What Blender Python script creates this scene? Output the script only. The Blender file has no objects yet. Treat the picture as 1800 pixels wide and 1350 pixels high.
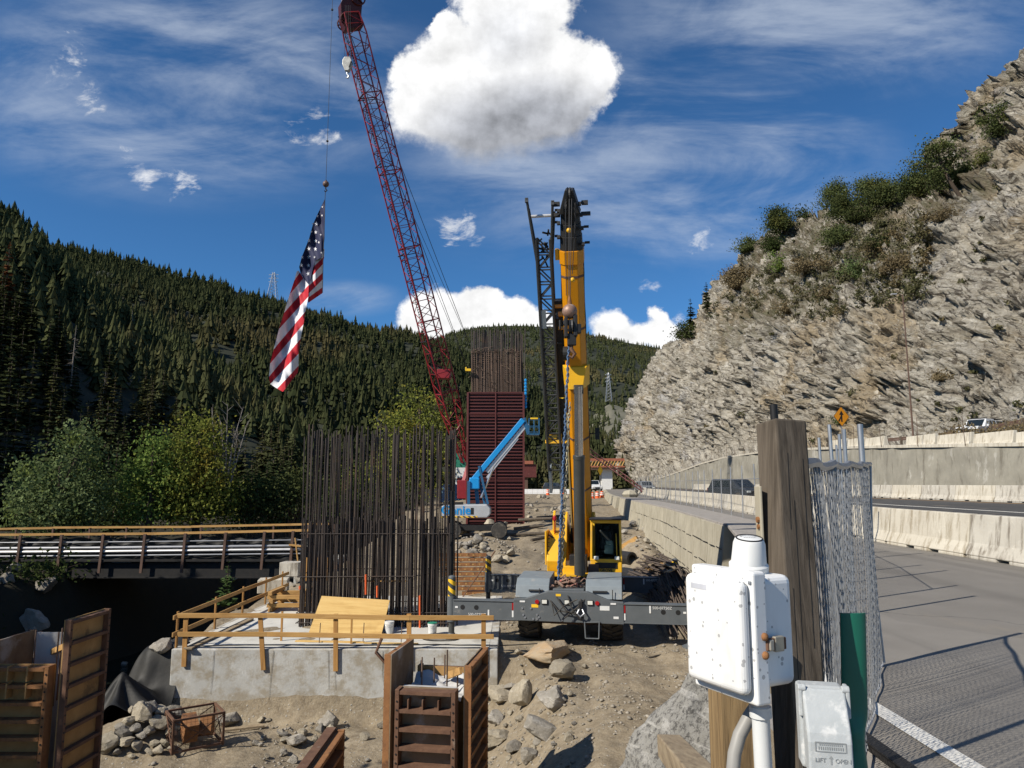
import bpy, math, random
import numpy as np
from mathutils import Vector, Matrix
from mathutils.bvhtree import BVHTree
random.seed(11)
rng = np.random.default_rng(11)
S = bpy.context.scene
COL = S.collection
PI = math.pi

# ------------------------------------------------------------------ camera
F = 1280.0
PITCH = math.atan(175 / 1280)
CAM = Vector((0, 0, 1.6))
cd = bpy.data.cameras.new('camera')
cd.sensor_width = 36.0
cd.lens = 36.0 * F / 1800
cd.clip_start = 0.05
cd.clip_end = 20000
cam = bpy.data.objects.new('camera', cd)
cam.location = CAM
cam.rotation_euler = (PI / 2 + PITCH, 0, 0)
COL.objects.link(cam)
S.camera = cam
FV = Vector((0, math.cos(PITCH), math.sin(PITCH)))
UV = Vector((0, -math.sin(PITCH), math.cos(PITCH)))


def ray(px, py):
    return Vector(((px - 900) / F, 0, 0)) + FV + UV * ((675 - py) / F)


def at(px, py, Y):
    d = ray(px, py)
    return CAM + d * (Y / d.y)


def onz(px, py, z):
    d = ray(px, py)
    return CAM + d * ((z - CAM.z) / d.z)


# ------------------------------------------------------------------ node helper
class NT:
    def __init__(self, tree):
        self.t = tree
        self.n = tree.nodes
        self.l = tree.links

    def node(self, typ, **kw):
        n = self.n.new(typ)
        for k, v in kw.items():
            setattr(n, k, v)
        return n

    def put(self, sock, v):
        if v is None:
            return
        if isinstance(v, bpy.types.NodeSocket):
            self.l.new(v, sock)
        else:
            if sock.type == 'RGBA' and len(v) == 3:
                v = (*v, 1)
            sock.default_value = v

    def m(self, op, a, b=None, c=None, clamp=False):
        n = self.node('ShaderNodeMath', operation=op, use_clamp=clamp)
        self.put(n.inputs[0], a)
        self.put(n.inputs[1], b)
        self.put(n.inputs[2], c)
        return n.outputs[0]

    def v(self, op, a, b=None, c=None, scale=None):
        n = self.node('ShaderNodeVectorMath', operation=op)
        self.put(n.inputs[0], a)
        self.put(n.inputs[1], b)
        self.put(n.inputs[2], c)
        if scale is not None:
            self.put(n.inputs[3], scale)
        return n.outputs['Value'] if op in ('DOT_PRODUCT', 'DISTANCE', 'LENGTH') else n.outputs[0]

    def noise(self, vec, scale, detail=4, rough=.55, dist=0, col=False):
        n = self.node('ShaderNodeTexNoise')
        self.put(n.inputs['Vector'], vec)
        n.inputs['Scale'].default_value = scale
        n.inputs['Detail'].default_value = detail
        n.inputs['Roughness'].default_value = rough
        n.inputs['Distortion'].default_value = dist
        return n.outputs['Color'] if col else n.outputs[0]

    def voro(self, vec, scale, feature='F1', out='Distance', rnd=1.0):
        n = self.node('ShaderNodeTexVoronoi', feature=feature)
        self.put(n.inputs['Vector'], vec)
        n.inputs['Scale'].default_value = scale
        n.inputs['Randomness'].default_value = rnd
        return n.outputs[out]

    def mp(self, vec, scale=(1, 1, 1), loc=(0, 0, 0), rot=(0, 0, 0)):
        n = self.node('ShaderNodeMapping')
        self.put(n.inputs[0], vec)
        n.inputs['Location'].default_value = loc
        n.inputs['Rotation'].default_value = rot
        n.inputs['Scale'].default_value = scale
        return n.outputs[0]

    def ramp(self, fac, stops, interp='LINEAR'):
        n = self.node('ShaderNodeValToRGB')
        n.color_ramp.interpolation = interp
        e = n.color_ramp.elements
        while len(e) < len(stops):
            e.new(0.5)
        for el, (p, c) in zip(e, stops):
            el.position = p
            el.color = (*c, 1) if len(c) == 3 else c
        self.put(n.inputs[0], fac)
        return n.outputs[0]

    def mix(self, fac, a, b, blend='MIX'):
        n = self.node('ShaderNodeMix', data_type='RGBA', blend_type=blend)
        self.put(n.inputs[0], fac)
        self.put(n.inputs[6], a)
        self.put(n.inputs[7], b)
        return n.outputs[2]

    def ss(self, x, lo, hi):
        n = self.node('ShaderNodeMapRange', interpolation_type='SMOOTHSTEP')
        self.put(n.inputs[0], x)
        n.inputs[1].default_value = lo
        n.inputs[2].default_value = hi
        return n.outputs[0]


# ------------------------------------------------------------------ world: clear mountain sky with clouds
SUN_AZ = Vector((0.84, 0.54))           # the way the light travels over the ground
SUN_EL = math.radians(38)
W = bpy.data.worlds.new('World')
S.world = W
W.use_nodes = True
wt = NT(W.node_tree)
W.node_tree.nodes.clear()
sky = wt.node('ShaderNodeTexSky', sky_type='NISHITA')
sky.sun_disc = False
sky.sun_elevation = SUN_EL
sky.sun_rotation = math.atan2(-SUN_AZ.x, -SUN_AZ.y)
sky.altitude = 2400
sky.air_density = 1.0
sky.dust_density = 0.25
sky.ozone_density = 3.0
tc = wt.node('ShaderNodeTexCoord')
D = wt.v('NORMALIZE', tc.outputs['Generated'])
dF = wt.v('DOT_PRODUCT', D, tuple(FV))
dU = wt.v('DOT_PRODUCT', D, tuple(UV))
sx = wt.node('ShaderNodeSeparateXYZ')
wt.put(sx.inputs[0], D)
den = wt.m('MAXIMUM', dF, 0.15)
cx = wt.m('DIVIDE', sx.outputs[0], den)
cy = wt.m('DIVIDE', dU, den)
cmb = wt.node('ShaderNodeCombineXYZ')
wt.put(cmb.inputs[0], cx)
wt.put(cmb.inputs[1], cy)
P = cmb.outputs[0]
front = wt.ss(dF, 0.3, 0.5)
nz = wt.noise(P, 9, 8, .62, col=True)
nz2 = wt.noise(P, 3.2, 3, .5, col=True)
off = wt.v('MULTIPLY_ADD', nz, (0.075, 0.075, 0), (-0.0375, -0.0375, 0))
off2 = wt.v('MULTIPLY_ADD', nz2, (0.05, 0.05, 0), (-0.025, -0.025, 0))
PD = wt.v('ADD', wt.v('ADD', P, off), off2)


def blob_field(circles):
    f = None
    for px, py, r in circles:
        d = wt.v('DISTANCE', PD, ((px - 900) / F, (675 - py) / F, 0))
        v = wt.m('MULTIPLY_ADD', d, -F / r, 1.0)
        f = v if f is None else wt.m('SMOOTH_MAX', f, v, 0.25)
    return f


big = blob_field([(905, 10, 110), (810, 130, 105), (900, 150, 140), (1000, 130, 90), (735, 118, 46), (765, 200, 75),
                  (840, 215, 90), (915, 205, 85), (985, 185, 70), (775, 42, 30), (1040, 120, 45)])
mid = blob_field([(768, 570, 66), (835, 560, 60), (900, 575, 55), (945, 585, 40), (700, 600, 30)])
rgt = blob_field([(1070, 590, 42), (1112, 596, 36), (1152, 590, 44), (1146, 548, 22), (1190, 600, 30)])
wisp = blob_field([(100, 140, 34), (150, 160, 28), (240, 288, 34), (335, 335, 28), (545, 222, 34), (795, 400, 36), (825, 415, 22), (130, 85, 20),
                   (1242, 420, 22), (1130, 495, 20), (510, 240, 22), (1195, 555, 18), (205, 300, 22), (180, 178, 15)])
n_fine = wt.noise(P, 34, 7, .65)
n_det = wt.noise(P, 16, 8, .6)
edge = wt.m('ADD', wt.m('MULTIPLY_ADD', n_fine, 0.5, -0.25), wt.m('MULTIPLY_ADD', n_det, 0.7, -0.35))
low = wt.ss(cy, (675 - 190) / F, (675 - 290) / F)
a_big = wt.m('DIVIDE', wt.m('ADD', wt.m('ADD', big, wt.m('MULTIPLY', edge, .9)), .06), wt.m('MULTIPLY_ADD', low, .55, .24), clamp=True)
a_big = wt.ss(a_big, 0.0, 1.0)
a_mid = wt.ss(wt.m('ADD', mid, wt.m('MULTIPLY', edge, .8)), -0.02, 0.22)
a_rgt = wt.ss(wt.m('ADD', rgt, edge), 0.0, 0.4)
wn = wt.noise(wt.v('ADD', wt.mp(P, (1, 2.0, 1), (0, 0, 0), (0, 0, math.radians(24))), off2), 13, 10, .66, .5)
a_wsp = wt.m('MULTIPLY', wt.ss(wt.m('ADD', wt.m('MINIMUM', wisp, .5), wt.m('MULTIPLY_ADD', wn, 6.5, -3.35)), 0.0, 1.5), .85)
# cirrus veils: streaks stretched along a shallow diagonal
cs = wt.mp(P, (1.0, 4.2, 1), (0, 0, 0), (0, 0, math.radians(-24)))
cir = wt.noise(wt.v('ADD', cs, off2), 2.6, 8, .6, .6)
cs2 = wt.mp(P, (1.2, 3.2, 1), (3.1, 1.7, 0), (0, 0, math.radians(-14)))
cir2 = wt.noise(cs2, 3.2, 8, .62, .5)


def region(px, py, rx, ry):
    q = wt.v('MULTIPLY', wt.v('SUBTRACT', P, ((px - 900) / F, (675 - py) / F, 0)), (F / rx, F / ry, 0))
    return wt.m('SUBTRACT', 1.0, wt.v('LENGTH', q), clamp=True)


reg = wt.m('MAXIMUM', region(1130, 280, 520, 250), wt.m('MAXIMUM', region(330, 150, 520, 240), wt.m('MULTIPLY', region(1450, 40, 520, 170), .7)))
reg = wt.m('MAXIMUM', reg, wt.m('MULTIPLY', region(600, 525, 130, 40), .7))
reg = wt.ss(reg, 0.0, 0.55)
a_cir = wt.m('MULTIPLY', wt.ss(wt.m('ADD', wt.m('MULTIPLY', cir, .55), wt.m('MULTIPLY', cir2, .55)), 0.43, 0.74), wt.m('MULTIPLY', reg, .58))
# the rest of the sky dome: the same sort of scattered fair-weather cloud
gen = wt.noise(wt.mp(D, (1, 1, 1.6)), 3.0, 9, .58, .3)
a_gen = wt.m('MULTIPLY', wt.ss(gen, 0.56, 0.70), wt.m('SUBTRACT', 1.0, front))
shade_n = wt.noise(wt.v('ADD', P, (0.013, 0.02, 0)), 7, 7, .6)
relief = wt.m('SUBTRACT', n_det, wt.noise(wt.v('ADD', P, (-0.012, 0.02, 0)), 16, 8, .6))
under = wt.ss(wt.m('ADD', region(945, 268, 270, 165), wt.m('MULTIPLY_ADD', shade_n, .30, -.15)), -.02, .62)
under = wt.m('MAXIMUM', under, wt.m('MULTIPLY', wt.ss(region(895, 70, 120, 110), .1, 1.0), .35))
under = wt.m('MULTIPLY', under, wt.ss(big, -.1, 0.25))
lum = wt.m('SUBTRACT', wt.m('MULTIPLY_ADD', shade_n, .30, .95), wt.m('MULTIPLY', under, .60))
lum = wt.m('ADD', lum, wt.m('MULTIPLY', relief, .75))
ccol = wt.mix(wt.m('MULTIPLY', under, .9, clamp=True), (1.0, 1.0, 1.0), (0.86, 0.90, 1.0))
CLOUD_L = 8.6
SKY_TINT = (0.46, 0.87, 1.13)
skyc = wt.mix(1.0, sky.outputs[0], SKY_TINT, 'MULTIPLY')
cloud = wt.v('SCALE', ccol, scale=wt.m('MULTIPLY', lum, CLOUD_L))
fl = wt.m('MULTIPLY', wt.m('MAXIMUM', wt.m('MAXIMUM', a_big, a_mid), wt.m('MAXIMUM', a_rgt, a_wsp)), front)
veil = wt.m('MULTIPLY', a_cir, front)
c1 = wt.mix(veil, skyc, (CLOUD_L * .66, CLOUD_L * .74, CLOUD_L * .86))
c2 = wt.mix(wt.m('MAXIMUM', fl, a_gen), c1, cloud)
bg = wt.node('ShaderNodeBackground')
wt.put(bg.inputs[0], c2)
bg.inputs[1].default_value = 0.086
wo = wt.node('ShaderNodeOutputWorld')
W.node_tree.links.new(bg.outputs[0], wo.inputs[0])
W.cycles.sampling_method = 'MANUAL'
W.cycles.sample_map_resolution = 512

# ------------------------------------------------------------------ sun
sl = bpy.data.lights.new('sun', 'SUN')
sl.energy = 5.0
sl.angle = math.radians(0.53)
sl.color = (1.0, 0.93, 0.82)
so = bpy.data.objects.new('sun', sl)
sd = Vector((SUN_AZ.x * math.cos(SUN_EL), SUN_AZ.y * math.cos(SUN_EL), -math.sin(SUN_EL)))
so.rotation_euler = sd.to_track_quat('-Z', 'Y').to_euler()
so.location = (-40, -30, 60)
COL.objects.link(so)
S.view_settings.view_transform = 'Standard'
S.view_settings.look = 'None'
S.view_settings.gamma = 1
S.view_settings.exposure = 0.30
S.view_settings.use_curve_mapping = False
S.cycles.max_bounces = 6
S.cycles.diffuse_bounces = 2
S.cycles.glossy_bounces = 2
S.cycles.transparent_max_bounces = 12
S.cycles.use_denoising = True


# ------------------------------------------------------------------ materials
def base_mat(name):
    m = bpy.data.materials.new(name)
    m.use_nodes = True
    t = NT(m.node_tree)
    b = m.node_tree.nodes['Principled BSDF']
    return m, t, b


def coords(t, kind='Object'):
    n = t.node('ShaderNodeTexCoord')
    return n.outputs[kind]


def mat(name, c1, c2=None, scale=4, rough=.8, metal=0, bump=0, bscale=None, c3=None, c3lo=.55, c3hi=.7, s3=1.5,
        stretch=(1, 1, 1), st3=None, rnd=0, spec=.4, bdist=.02, island=0, world=False, coat=0):
    m, t, b = base_mat(name)
    if world:
        g = t.node('ShaderNodeNewGeometry')
        co = g.outputs['Position']
    else:
        co = coords(t)
    v = t.mp(co, stretch)
    n = t.noise(v, scale, 6, .6)
    c2 = c2 or tuple(x * .75 for x in c1)
    col = t.ramp(n, [(.33, c1), (.67, c2)])
    if c3:
        v3 = t.mp(co, st3 or stretch, (3.3, 1.7, 2.2))
        n3 = t.noise(v3, s3, 7, .65)
        col = t.mix(t.ss(n3, c3lo, c3hi), col, c3)
    if rnd:
        oi = t.node('ShaderNodeObjectInfo')
        h = t.node('ShaderNodeHueSaturation')
        t.put(h.inputs['Value'], t.m('MULTIPLY_ADD', oi.outputs['Random'], 2 * rnd, 1 - rnd))
        t.put(h.inputs['Color'], col)
        col = h.outputs[0]
    if island:
        g = t.node('ShaderNodeNewGeometry')
        h = t.node('ShaderNodeHueSaturation')
        t.put(h.inputs['Value'], t.m('MULTIPLY_ADD', g.outputs['Random Per Island'], 2 * island, 1 - island))
        t.put(h.inputs['Color'], col)
        col = h.outputs[0]
    t.put(b.inputs['Base Color'], col)
    b.inputs['Roughness'].default_value = rough
    b.inputs['Metallic'].default_value = metal
    b.inputs['Specular IOR Level'].default_value = spec
    if coat:
        b.inputs['Coat Weight'].default_value = coat
    if bump:
        bn = t.node('ShaderNodeBump')
        bn.inputs['Strength'].default_value = bump
        bn.inputs['Distance'].default_value = bdist
        t.put(bn.inputs['Height'], t.noise(v, bscale or scale * 4, 8, .65))
        t.put(b.inputs['Normal'], bn.outputs[0])
    return m


def leaf_mat(name, c1, c2, c3=None, trans=.25, rnd=.25, scale=.6):
    m, t, b = base_mat(name)
    g = t.node('ShaderNodeNewGeometry')
    oi = t.node('ShaderNodeObjectInfo')
    col = t.mix(g.outputs['Random Per Island'], c1, c2)
    if c3:
        n = t.noise(g.outputs['Position'], scale, 3)
        col = t.mix(t.ss(n, .52, .68), col, c3)
    h = t.node('ShaderNodeHueSaturation')
    t.put(h.inputs['Value'], t.m('MULTIPLY_ADD', oi.outputs['Random'], 2 * rnd, 1 - rnd))
    t.put(h.inputs['Color'], col)
    df = t.node('ShaderNodeBsdfDiffuse')
    tr = t.node('ShaderNodeBsdfTranslucent')
    t.put(df.inputs[0], h.outputs[0])
    t.put(tr.inputs[0], h.outputs[0])
    mx = t.node('ShaderNodeMixShader')
    mx.inputs[0].default_value = trans
    t.l.new(df.outputs[0], mx.inputs[1])
    t.l.new(tr.outputs[0], mx.inputs[2])
    o = m.node_tree.nodes['Material Output']
    t.l.new(mx.outputs[0], o.inputs[0])
    m.node_tree.nodes.remove(b)
    return m


# ------------------------------------------------------------------ mesh helper
class MB:
    def __init__(self):
        self.v = []
        self.f = []

    def add(self, vs, fs):
        o = len(self.v)
        self.v.extend([tuple(p) for p in vs])
        self.f.extend([tuple(i + o for i in f) for f in fs])
        return self

    def box(self, c, s, rot=None):
        hx, hy, hz = s[0] / 2, s[1] / 2, s[2] / 2
        vs = [Vector((x * hx, y * hy, z * hz)) for z in (-1, 1) for y in (-1, 1) for x in (-1, 1)]
        if rot is not None:
            vs = [rot @ p for p in vs]
        vs = [p + Vector(c) for p in vs]
        return self.add(vs, [(0, 2, 3, 1), (4, 5, 7, 6), (0, 1, 5, 4), (2, 6, 7, 3), (0, 4, 6, 2), (1, 3, 7, 5)])

    def beam(self, p0, p1, w, h, up=(0, 0, 1)):
        p0, p1 = Vector(p0), Vector(p1)
        d = (p1 - p0)
        L = d.length
        y = d.normalized()
        u = Vector(up)
        x = y.cross(u)
        if x.length < 1e-4:
            x = y.cross(Vector((1, 0, 0)))
        x.normalize()
        z = x.cross(y)
        R = Matrix((x, y, z)).transposed()
        return self.box((p0 + p1) / 2, (w, L, h), R)

    def tube(self, p0, p1, r, n=8, r1=None, cap=True):
        return self.path([p0, p1], [r, r if r1 is None else r1], n, cap)

    def path(self, pts, r, n=8, cap=True):
        pts = [Vector(p) for p in pts]
        if not isinstance(r, (list, tuple)):
            r = [r] * len(pts)
        o = len(self.v)
        px = None
        for i, p in enumerate(pts):
            a = pts[max(i - 1, 0)]
            b = pts[min(i + 1, len(pts) - 1)]
            t = (b - a).normalized()
            if px is None:
                px = t.cross(Vector((0, 0, 1)))
                if px.length < 1e-3:
                    px = t.cross(Vector((1, 0, 0)))
                px.normalize()
            else:
                px = (px - t * px.dot(t)).normalized()
            py = t.cross(px)
            for k in range(n):
                a_ = 2 * PI * k / n
                self.v.append(tuple(p + (px * math.cos(a_) + py * math.sin(a_)) * r[i]))
        for i in range(len(pts) - 1):
            for k in range(n):
                k2 = (k + 1) % n
                self.f.append((o + i * n + k, o + i * n + k2, o + (i + 1) * n + k2, o + (i + 1) * n + k))
        if cap:
            self.f.append(tuple(o + k for k in range(n))[::-1])
            self.f.append(tuple(o + (len(pts) - 1) * n + k for k in range(n)))
        return self

    def prism(self, poly, axis, a, b):
        """poly in the two other axes, extruded along axis from a to b"""
        n = len(poly)

        def mk(u, w, t):
            return {'x': (t, u, w), 'y': (u, t, w), 'z': (u, w, t)}[axis]
        vs = [mk(u, w, a) for u, w in poly] + [mk(u, w, b) for u, w in poly]
        fs = [tuple(range(n))[::-1], tuple(range(n, 2 * n))]
        fs += [(i, (i + 1) % n, n + (i + 1) % n, n + i) for i in range(n)]
        return self.add(vs, fs)

    def lathe(self, prof, c=(0, 0, 0), n=20, axis='z', cap=True):
        o = len(self.v)
        c = Vector(c)
        for r, h in prof:
            for k in range(n):
                a = 2 * PI * k / n
                u, w = r * math.cos(a), r * math.sin(a)
                p = {'z': (u, w, h), 'y': (u, h, w), 'x': (h, u, w)}[axis]
                self.v.append(tuple(c + Vector(p)))
        for i in range(len(prof) - 1):
            for k in range(n):
                k2 = (k + 1) % n
                self.f.append((o + i * n + k, o + i * n + k2, o + (i + 1) * n + k2, o + (i + 1) * n + k))
        if cap:
            self.f.append(tuple(o + k for k in range(n))[::-1])
            self.f.append(tuple(o + (len(prof) - 1) * n + k for k in range(n)))
        return self

    def grid(self, fn, nu, nv):
        o = len(self.v)
        for j in range(nv + 1):
            for i in range(nu + 1):
                self.v.append(tuple(fn(i / nu, j / nv)))
        for j in range(nv):
            for i in range(nu):
                a = o + j * (nu + 1) + i
                self.f.append((a, a + 1, a + nu + 2, a + nu + 1))
        return self

    def ball(self, c, r, n=10, m=7, sc=(1, 1, 1)):
        prof = [(max(r * math.sin(PI * i / m), 1e-4), -r * math.cos(PI * i / m)) for i in range(m + 1)]
        b = MB().lathe(prof, n=n)
        return self.add([(c[0] + x * sc[0], c[1] + y * sc[1], c[2] + z * sc[2]) for x, y, z in b.v], b.f)

    def mesh(self, name):
        me = bpy.data.meshes.new(name)
        me.from_pydata(self.v, [], self.f)
        me.update()
        return me


def link(name, me, m=None, parent=None, smooth=False, bevel=0, seg=2):
    o = bpy.data.objects.new(name, me)
    COL.objects.link(o)
    if m is not None:
        me.materials.clear()
        me.materials.append(m)
    if parent is not None:
        o.parent = parent
    if smooth:
        me.polygons.foreach_set('use_smooth', [True] * len(me.polygons))
        if smooth != 'all':
            me.set_sharp_from_angle(angle=math.radians(38))
    if bevel:
        bv = o.modifiers.new('bevel', 'BEVEL')
        bv.width = bevel
        bv.segments = seg
        bv.limit_method = 'ANGLE'
        bv.angle_limit = math.radians(35)
    return o


def obj(name, mb, m, parent=None, smooth=False, bevel=0, world=False, seg=2):
    """one mesh object; world=True when mb holds world coordinates and parent is an unrotated Empty"""
    me = mb.mesh(name)
    if world and parent is not None:
        p = parent
        off = Vector((0, 0, 0))
        while p is not None:
            off += p.location
            p = p.parent
        me.transform(Matrix.Translation(-off))
    return link(name, me, m, parent, smooth, bevel, seg)


def tag(o, label=None, cat=None, group=None, kind=None):
    if label:
        o['label'] = label
    if cat:
        o['category'] = cat
    if group:
        o['group'] = group
    if kind:
        o['kind'] = kind
    return o


def thing(name, label, cat, loc=(0, 0, 0), rz=0, group=None):
    o = bpy.data.objects.new(name, None)
    o.empty_display_size = .3
    COL.objects.link(o)
    o.location = loc
    o.rotation_euler = (0, 0, rz)
    return tag(o, label, cat, group)


def solo(name, mb, m, label, cat, group=None, loc=None, smooth=False, bevel=0, rz=0):
    """a thing that is one mesh; with loc its vertices are local"""
    o = obj(name, mb, m, None, smooth, bevel)
    if loc is not None:
        o.location = loc
        o.rotation_euler = (0, 0, rz)
    return tag(o, label, cat, group)


def copy_tree(o, parent=None, loc=None, rz=None, label=None):
    c = o.copy()
    COL.objects.link(c)
    c.parent = parent
    if loc is not None:
        c.location = loc
    if rz is not None:
        c.rotation_euler = (0, 0, rz)
    if label:
        c['label'] = label
    for ch in list(o.children):
        copy_tree(ch, c)
    return c


def np_mesh(name, V, Fc, smooth=False):
    """V (n,3), Fc (m,k) arrays"""
    me = bpy.data.meshes.new(name)
    V = np.ascontiguousarray(V, dtype=np.float32)
    Fc = np.ascontiguousarray(Fc, dtype=np.int32)
    k = Fc.shape[1]
    me.vertices.add(len(V))
    me.vertices.foreach_set('co', V.ravel())
    me.loops.add(Fc.size)
    me.loops.foreach_set('vertex_index', Fc.ravel())
    me.polygons.add(len(Fc))
    me.polygons.foreach_set('loop_start', np.arange(0, Fc.size, k, dtype=np.int32))
    if smooth:
        me.polygons.foreach_set('use_smooth', np.ones(len(Fc), dtype=bool))
    me.update(calc_edges=True)
    return me


def grid_mesh(name, P3, smooth=True):
    """P3 (rows, cols, 3)"""
    r, c = P3.shape[:2]
    idx = np.arange(r * c).reshape(r, c)
    Fc = np.stack([idx[:-1, :-1], idx[:-1, 1:], idx[1:, 1:], idx[1:, :-1]], -1).reshape(-1, 4)
    return np_mesh(name, P3.reshape(-1, 3), Fc, smooth)


def text_mesh(txt, size, depth=.004, align='CENTER', shear=0, bold=0):
    cu = bpy.data.curves.new('lettering', 'FONT')
    cu.body = txt
    cu.size = size
    cu.extrude = depth
    cu.offset = bold
    cu.align_x = align
    cu.align_y = 'CENTER'
    cu.shear = shear
    cu.resolution_u = 3
    o = bpy.data.objects.new('lettering', cu)
    COL.objects.link(o)
    dg = bpy.context.evaluated_depsgraph_get()
    dg.update()
    me = bpy.data.meshes.new_from_object(o.evaluated_get(dg))
    bpy.data.objects.remove(o)
    return me


def text(txt, size, m, parent, R, loc, depth=.004, name='lettering', align='CENTER', shear=0, bold=0):
    """flat lettering; R is a 3x3 (right, up, out)"""
    me = text_mesh(txt, size, depth, align, shear, bold)
    me.transform(Matrix.Translation(Vector(loc)) @ R.to_4x4())
    return link(name, me, m, parent)


FRONT = Matrix(((1, 0, 0), (0, 0, -1), (0, 1, 0)))     # lettering that faces -Y


# ------------------------------------------------------------------ noise in numpy
def _hash(ix, iy, iz, seed):
    h = (ix.astype(np.int64) * 374761393 + iy.astype(np.int64) * 668265263 + iz.astype(np.int64) * 2147483647 + seed * 1274126177) & 0xFFFFFFFF
    h = ((h ^ (h >> 13)) * 1274126177) & 0xFFFFFFFF
    h = ((h ^ (h >> 16)) * 2246822519) & 0xFFFFFFFF
    return ((h ^ (h >> 15)) & 0xFFFF) / 65535.0


def vnoise(x, y, z=None, seed=0):
    if z is None:
        z = np.zeros_like(x)
    ix, iy, iz = np.floor(x), np.floor(y), np.floor(z)
    fx, fy, fz = x - ix, y - iy, z - iz
    fx, fy, fz = [t * t * t * (t * (t * 6 - 15) + 10) for t in (fx, fy, fz)]
    r = 0
    for dx in (0, 1):
        for dy in (0, 1):
            for dz in (0, 1):
                w = (fx if dx else 1 - fx) * (fy if dy else 1 - fy) * (fz if dz else 1 - fz)
                r = r + w * _hash(ix + dx, iy + dy, iz + dz, seed)
    return r * 2 - 1


def fbm(x, y, z=None, oct=5, seed=0, gain=.5, ridged=False):
    a, s, t = 1.0, 0, 0
    f = 1.0
    for o in range(oct):
        n = vnoise(x * f, y * f, None if z is None else z * f, seed + o * 17)
        if ridged:
            n = 1 - 2 * np.abs(n)
        s = s + a * n
        t += a
        a *= gain
        f *= 2.03
    return s / t


def sstep(x, a, b):
    t = np.clip((x - a) / (b - a), 0, 1)
    return t * t * (3 - 2 * t)


def interp(x, xs, ys):
    return np.interp(x, xs, ys)
# ================================================================== THE SETTING
M = {}
M['dirt'] = None


def make_dirt():
    m, t, b = base_mat('dirt')
    g = t.node('ShaderNodeNewGeometry')
    p = g.outputs['Position']
    n1 = t.noise(p, .35, 6, .6)
    n2 = t.noise(p, 3.0, 8, .7)
    n3 = t.noise(p, 14, 6, .7)
    col = t.ramp(n1, [(.3, (.235, .192, .130)), (.7, (.315, .262, .185))])
    col = t.mix(t.ss(n2, .35, .7), col, (.185, .148, .10))
    col = t.mix(t.m('MULTIPLY', t.ss(n3, .5, .75), .5), col, (.40, .365, .305))
    st = t.voro(p, 9, 'F1', 'Distance')
    sc = t.voro(p, 9, 'F1', 'Color')
    sep = t.node('ShaderNodeSeparateColor')
    t.put(sep.inputs[0], sc)
    stone = t.m('MULTIPLY', t.m('LESS_THAN', st, .26), t.m('GREATER_THAN', sep.outputs[0], .8))
    col = t.mix(t.m('MULTIPLY', stone, .8), col, (.36, .34, .30))
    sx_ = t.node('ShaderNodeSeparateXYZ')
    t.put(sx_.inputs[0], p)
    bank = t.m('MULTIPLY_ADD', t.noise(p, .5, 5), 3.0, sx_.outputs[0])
    col = t.mix(t.ss(bank, -9.3, -11.0), col, (.035, .032, .022))   # vegetated river bank, its deep shade also put into the colour
    t.put(b.inputs['Base Color'], col)
    b.inputs['Roughness'].default_value = .95
    b.inputs['Specular IOR Level'].default_value = .15
    bn = t.node('ShaderNodeBump')
    bn.inputs['Strength'].default_value = .9
    bn.inputs['Distance'].default_value = .06
    h = t.m('ADD', t.m('MULTIPLY', t.noise(p, 6, 9, .7), 1.0), t.m('MULTIPLY', t.m('SUBTRACT', .3, st, clamp=True), t.m('MULTIPLY', stone, 1.6)))
    t.put(bn.inputs['Height'], h)
    t.put(b.inputs['Normal'], bn.outputs[0])
    return m


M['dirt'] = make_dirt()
M['forest_floor'] = mat('forest_floor', (.018, .023, .012), (.030, .033, .018), .05, .95, world=True, c3=(.06, .055, .035), c3lo=.64, c3hi=.75, s3=.03)

WALL_Y = [-10, 5, 12, 20, 29, 50, 83, 120, 200, 320]
WALL_X = [1.9, 2.25, 3.7, 6.1, 8.3, 10.3, 12.2, 15.5, 25, 42]
FENCE_Y = [2.7, 6.95, 13, 22, 31, 50, 87, 120, 200]
FENCE_X = [1.05, 3.33, 5.5, 8.1, 10.2, 12.5, 15.6, 19, 28]
BAR_Y = [-10, 5, 14.8, 20.6, 28, 36.6, 50, 87, 120, 160, 250, 320]
BAR_X = [9.9, 9.7, 9.8, 10.0, 10.9, 12.2, 13.6, 16.9, 20.2, 25, 37, 47]
FARB_Y = [-10, 20, 40, 54, 84, 130, 190, 320]
FARB_X = [29.5, 28.5, 27.5, 27.2, 29, 32, 38, 55]
RB_Y = [-60, 10, 18, 21, 23, 34, 45, 60, 90, 140, 300]
RB_X = [-18, -14, -12.5, -11.1, -10.9, -11.0, -11.3, -10.2, -12.5, -16, -52]
RIV_Y = [-60, 0, 30, 45, 60, 90, 140, 300]
RIV_X = [-30, -25, -21, -17.5, -15, -17, -22, -60]


def pad_z(Y):
    return interp(Y, [0, 45, 55, 65, 90, 130, 170, 400], [-3.42, -3.42, -2.75, -1.95, -1.35, -.75, -.35, -.2])


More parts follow.
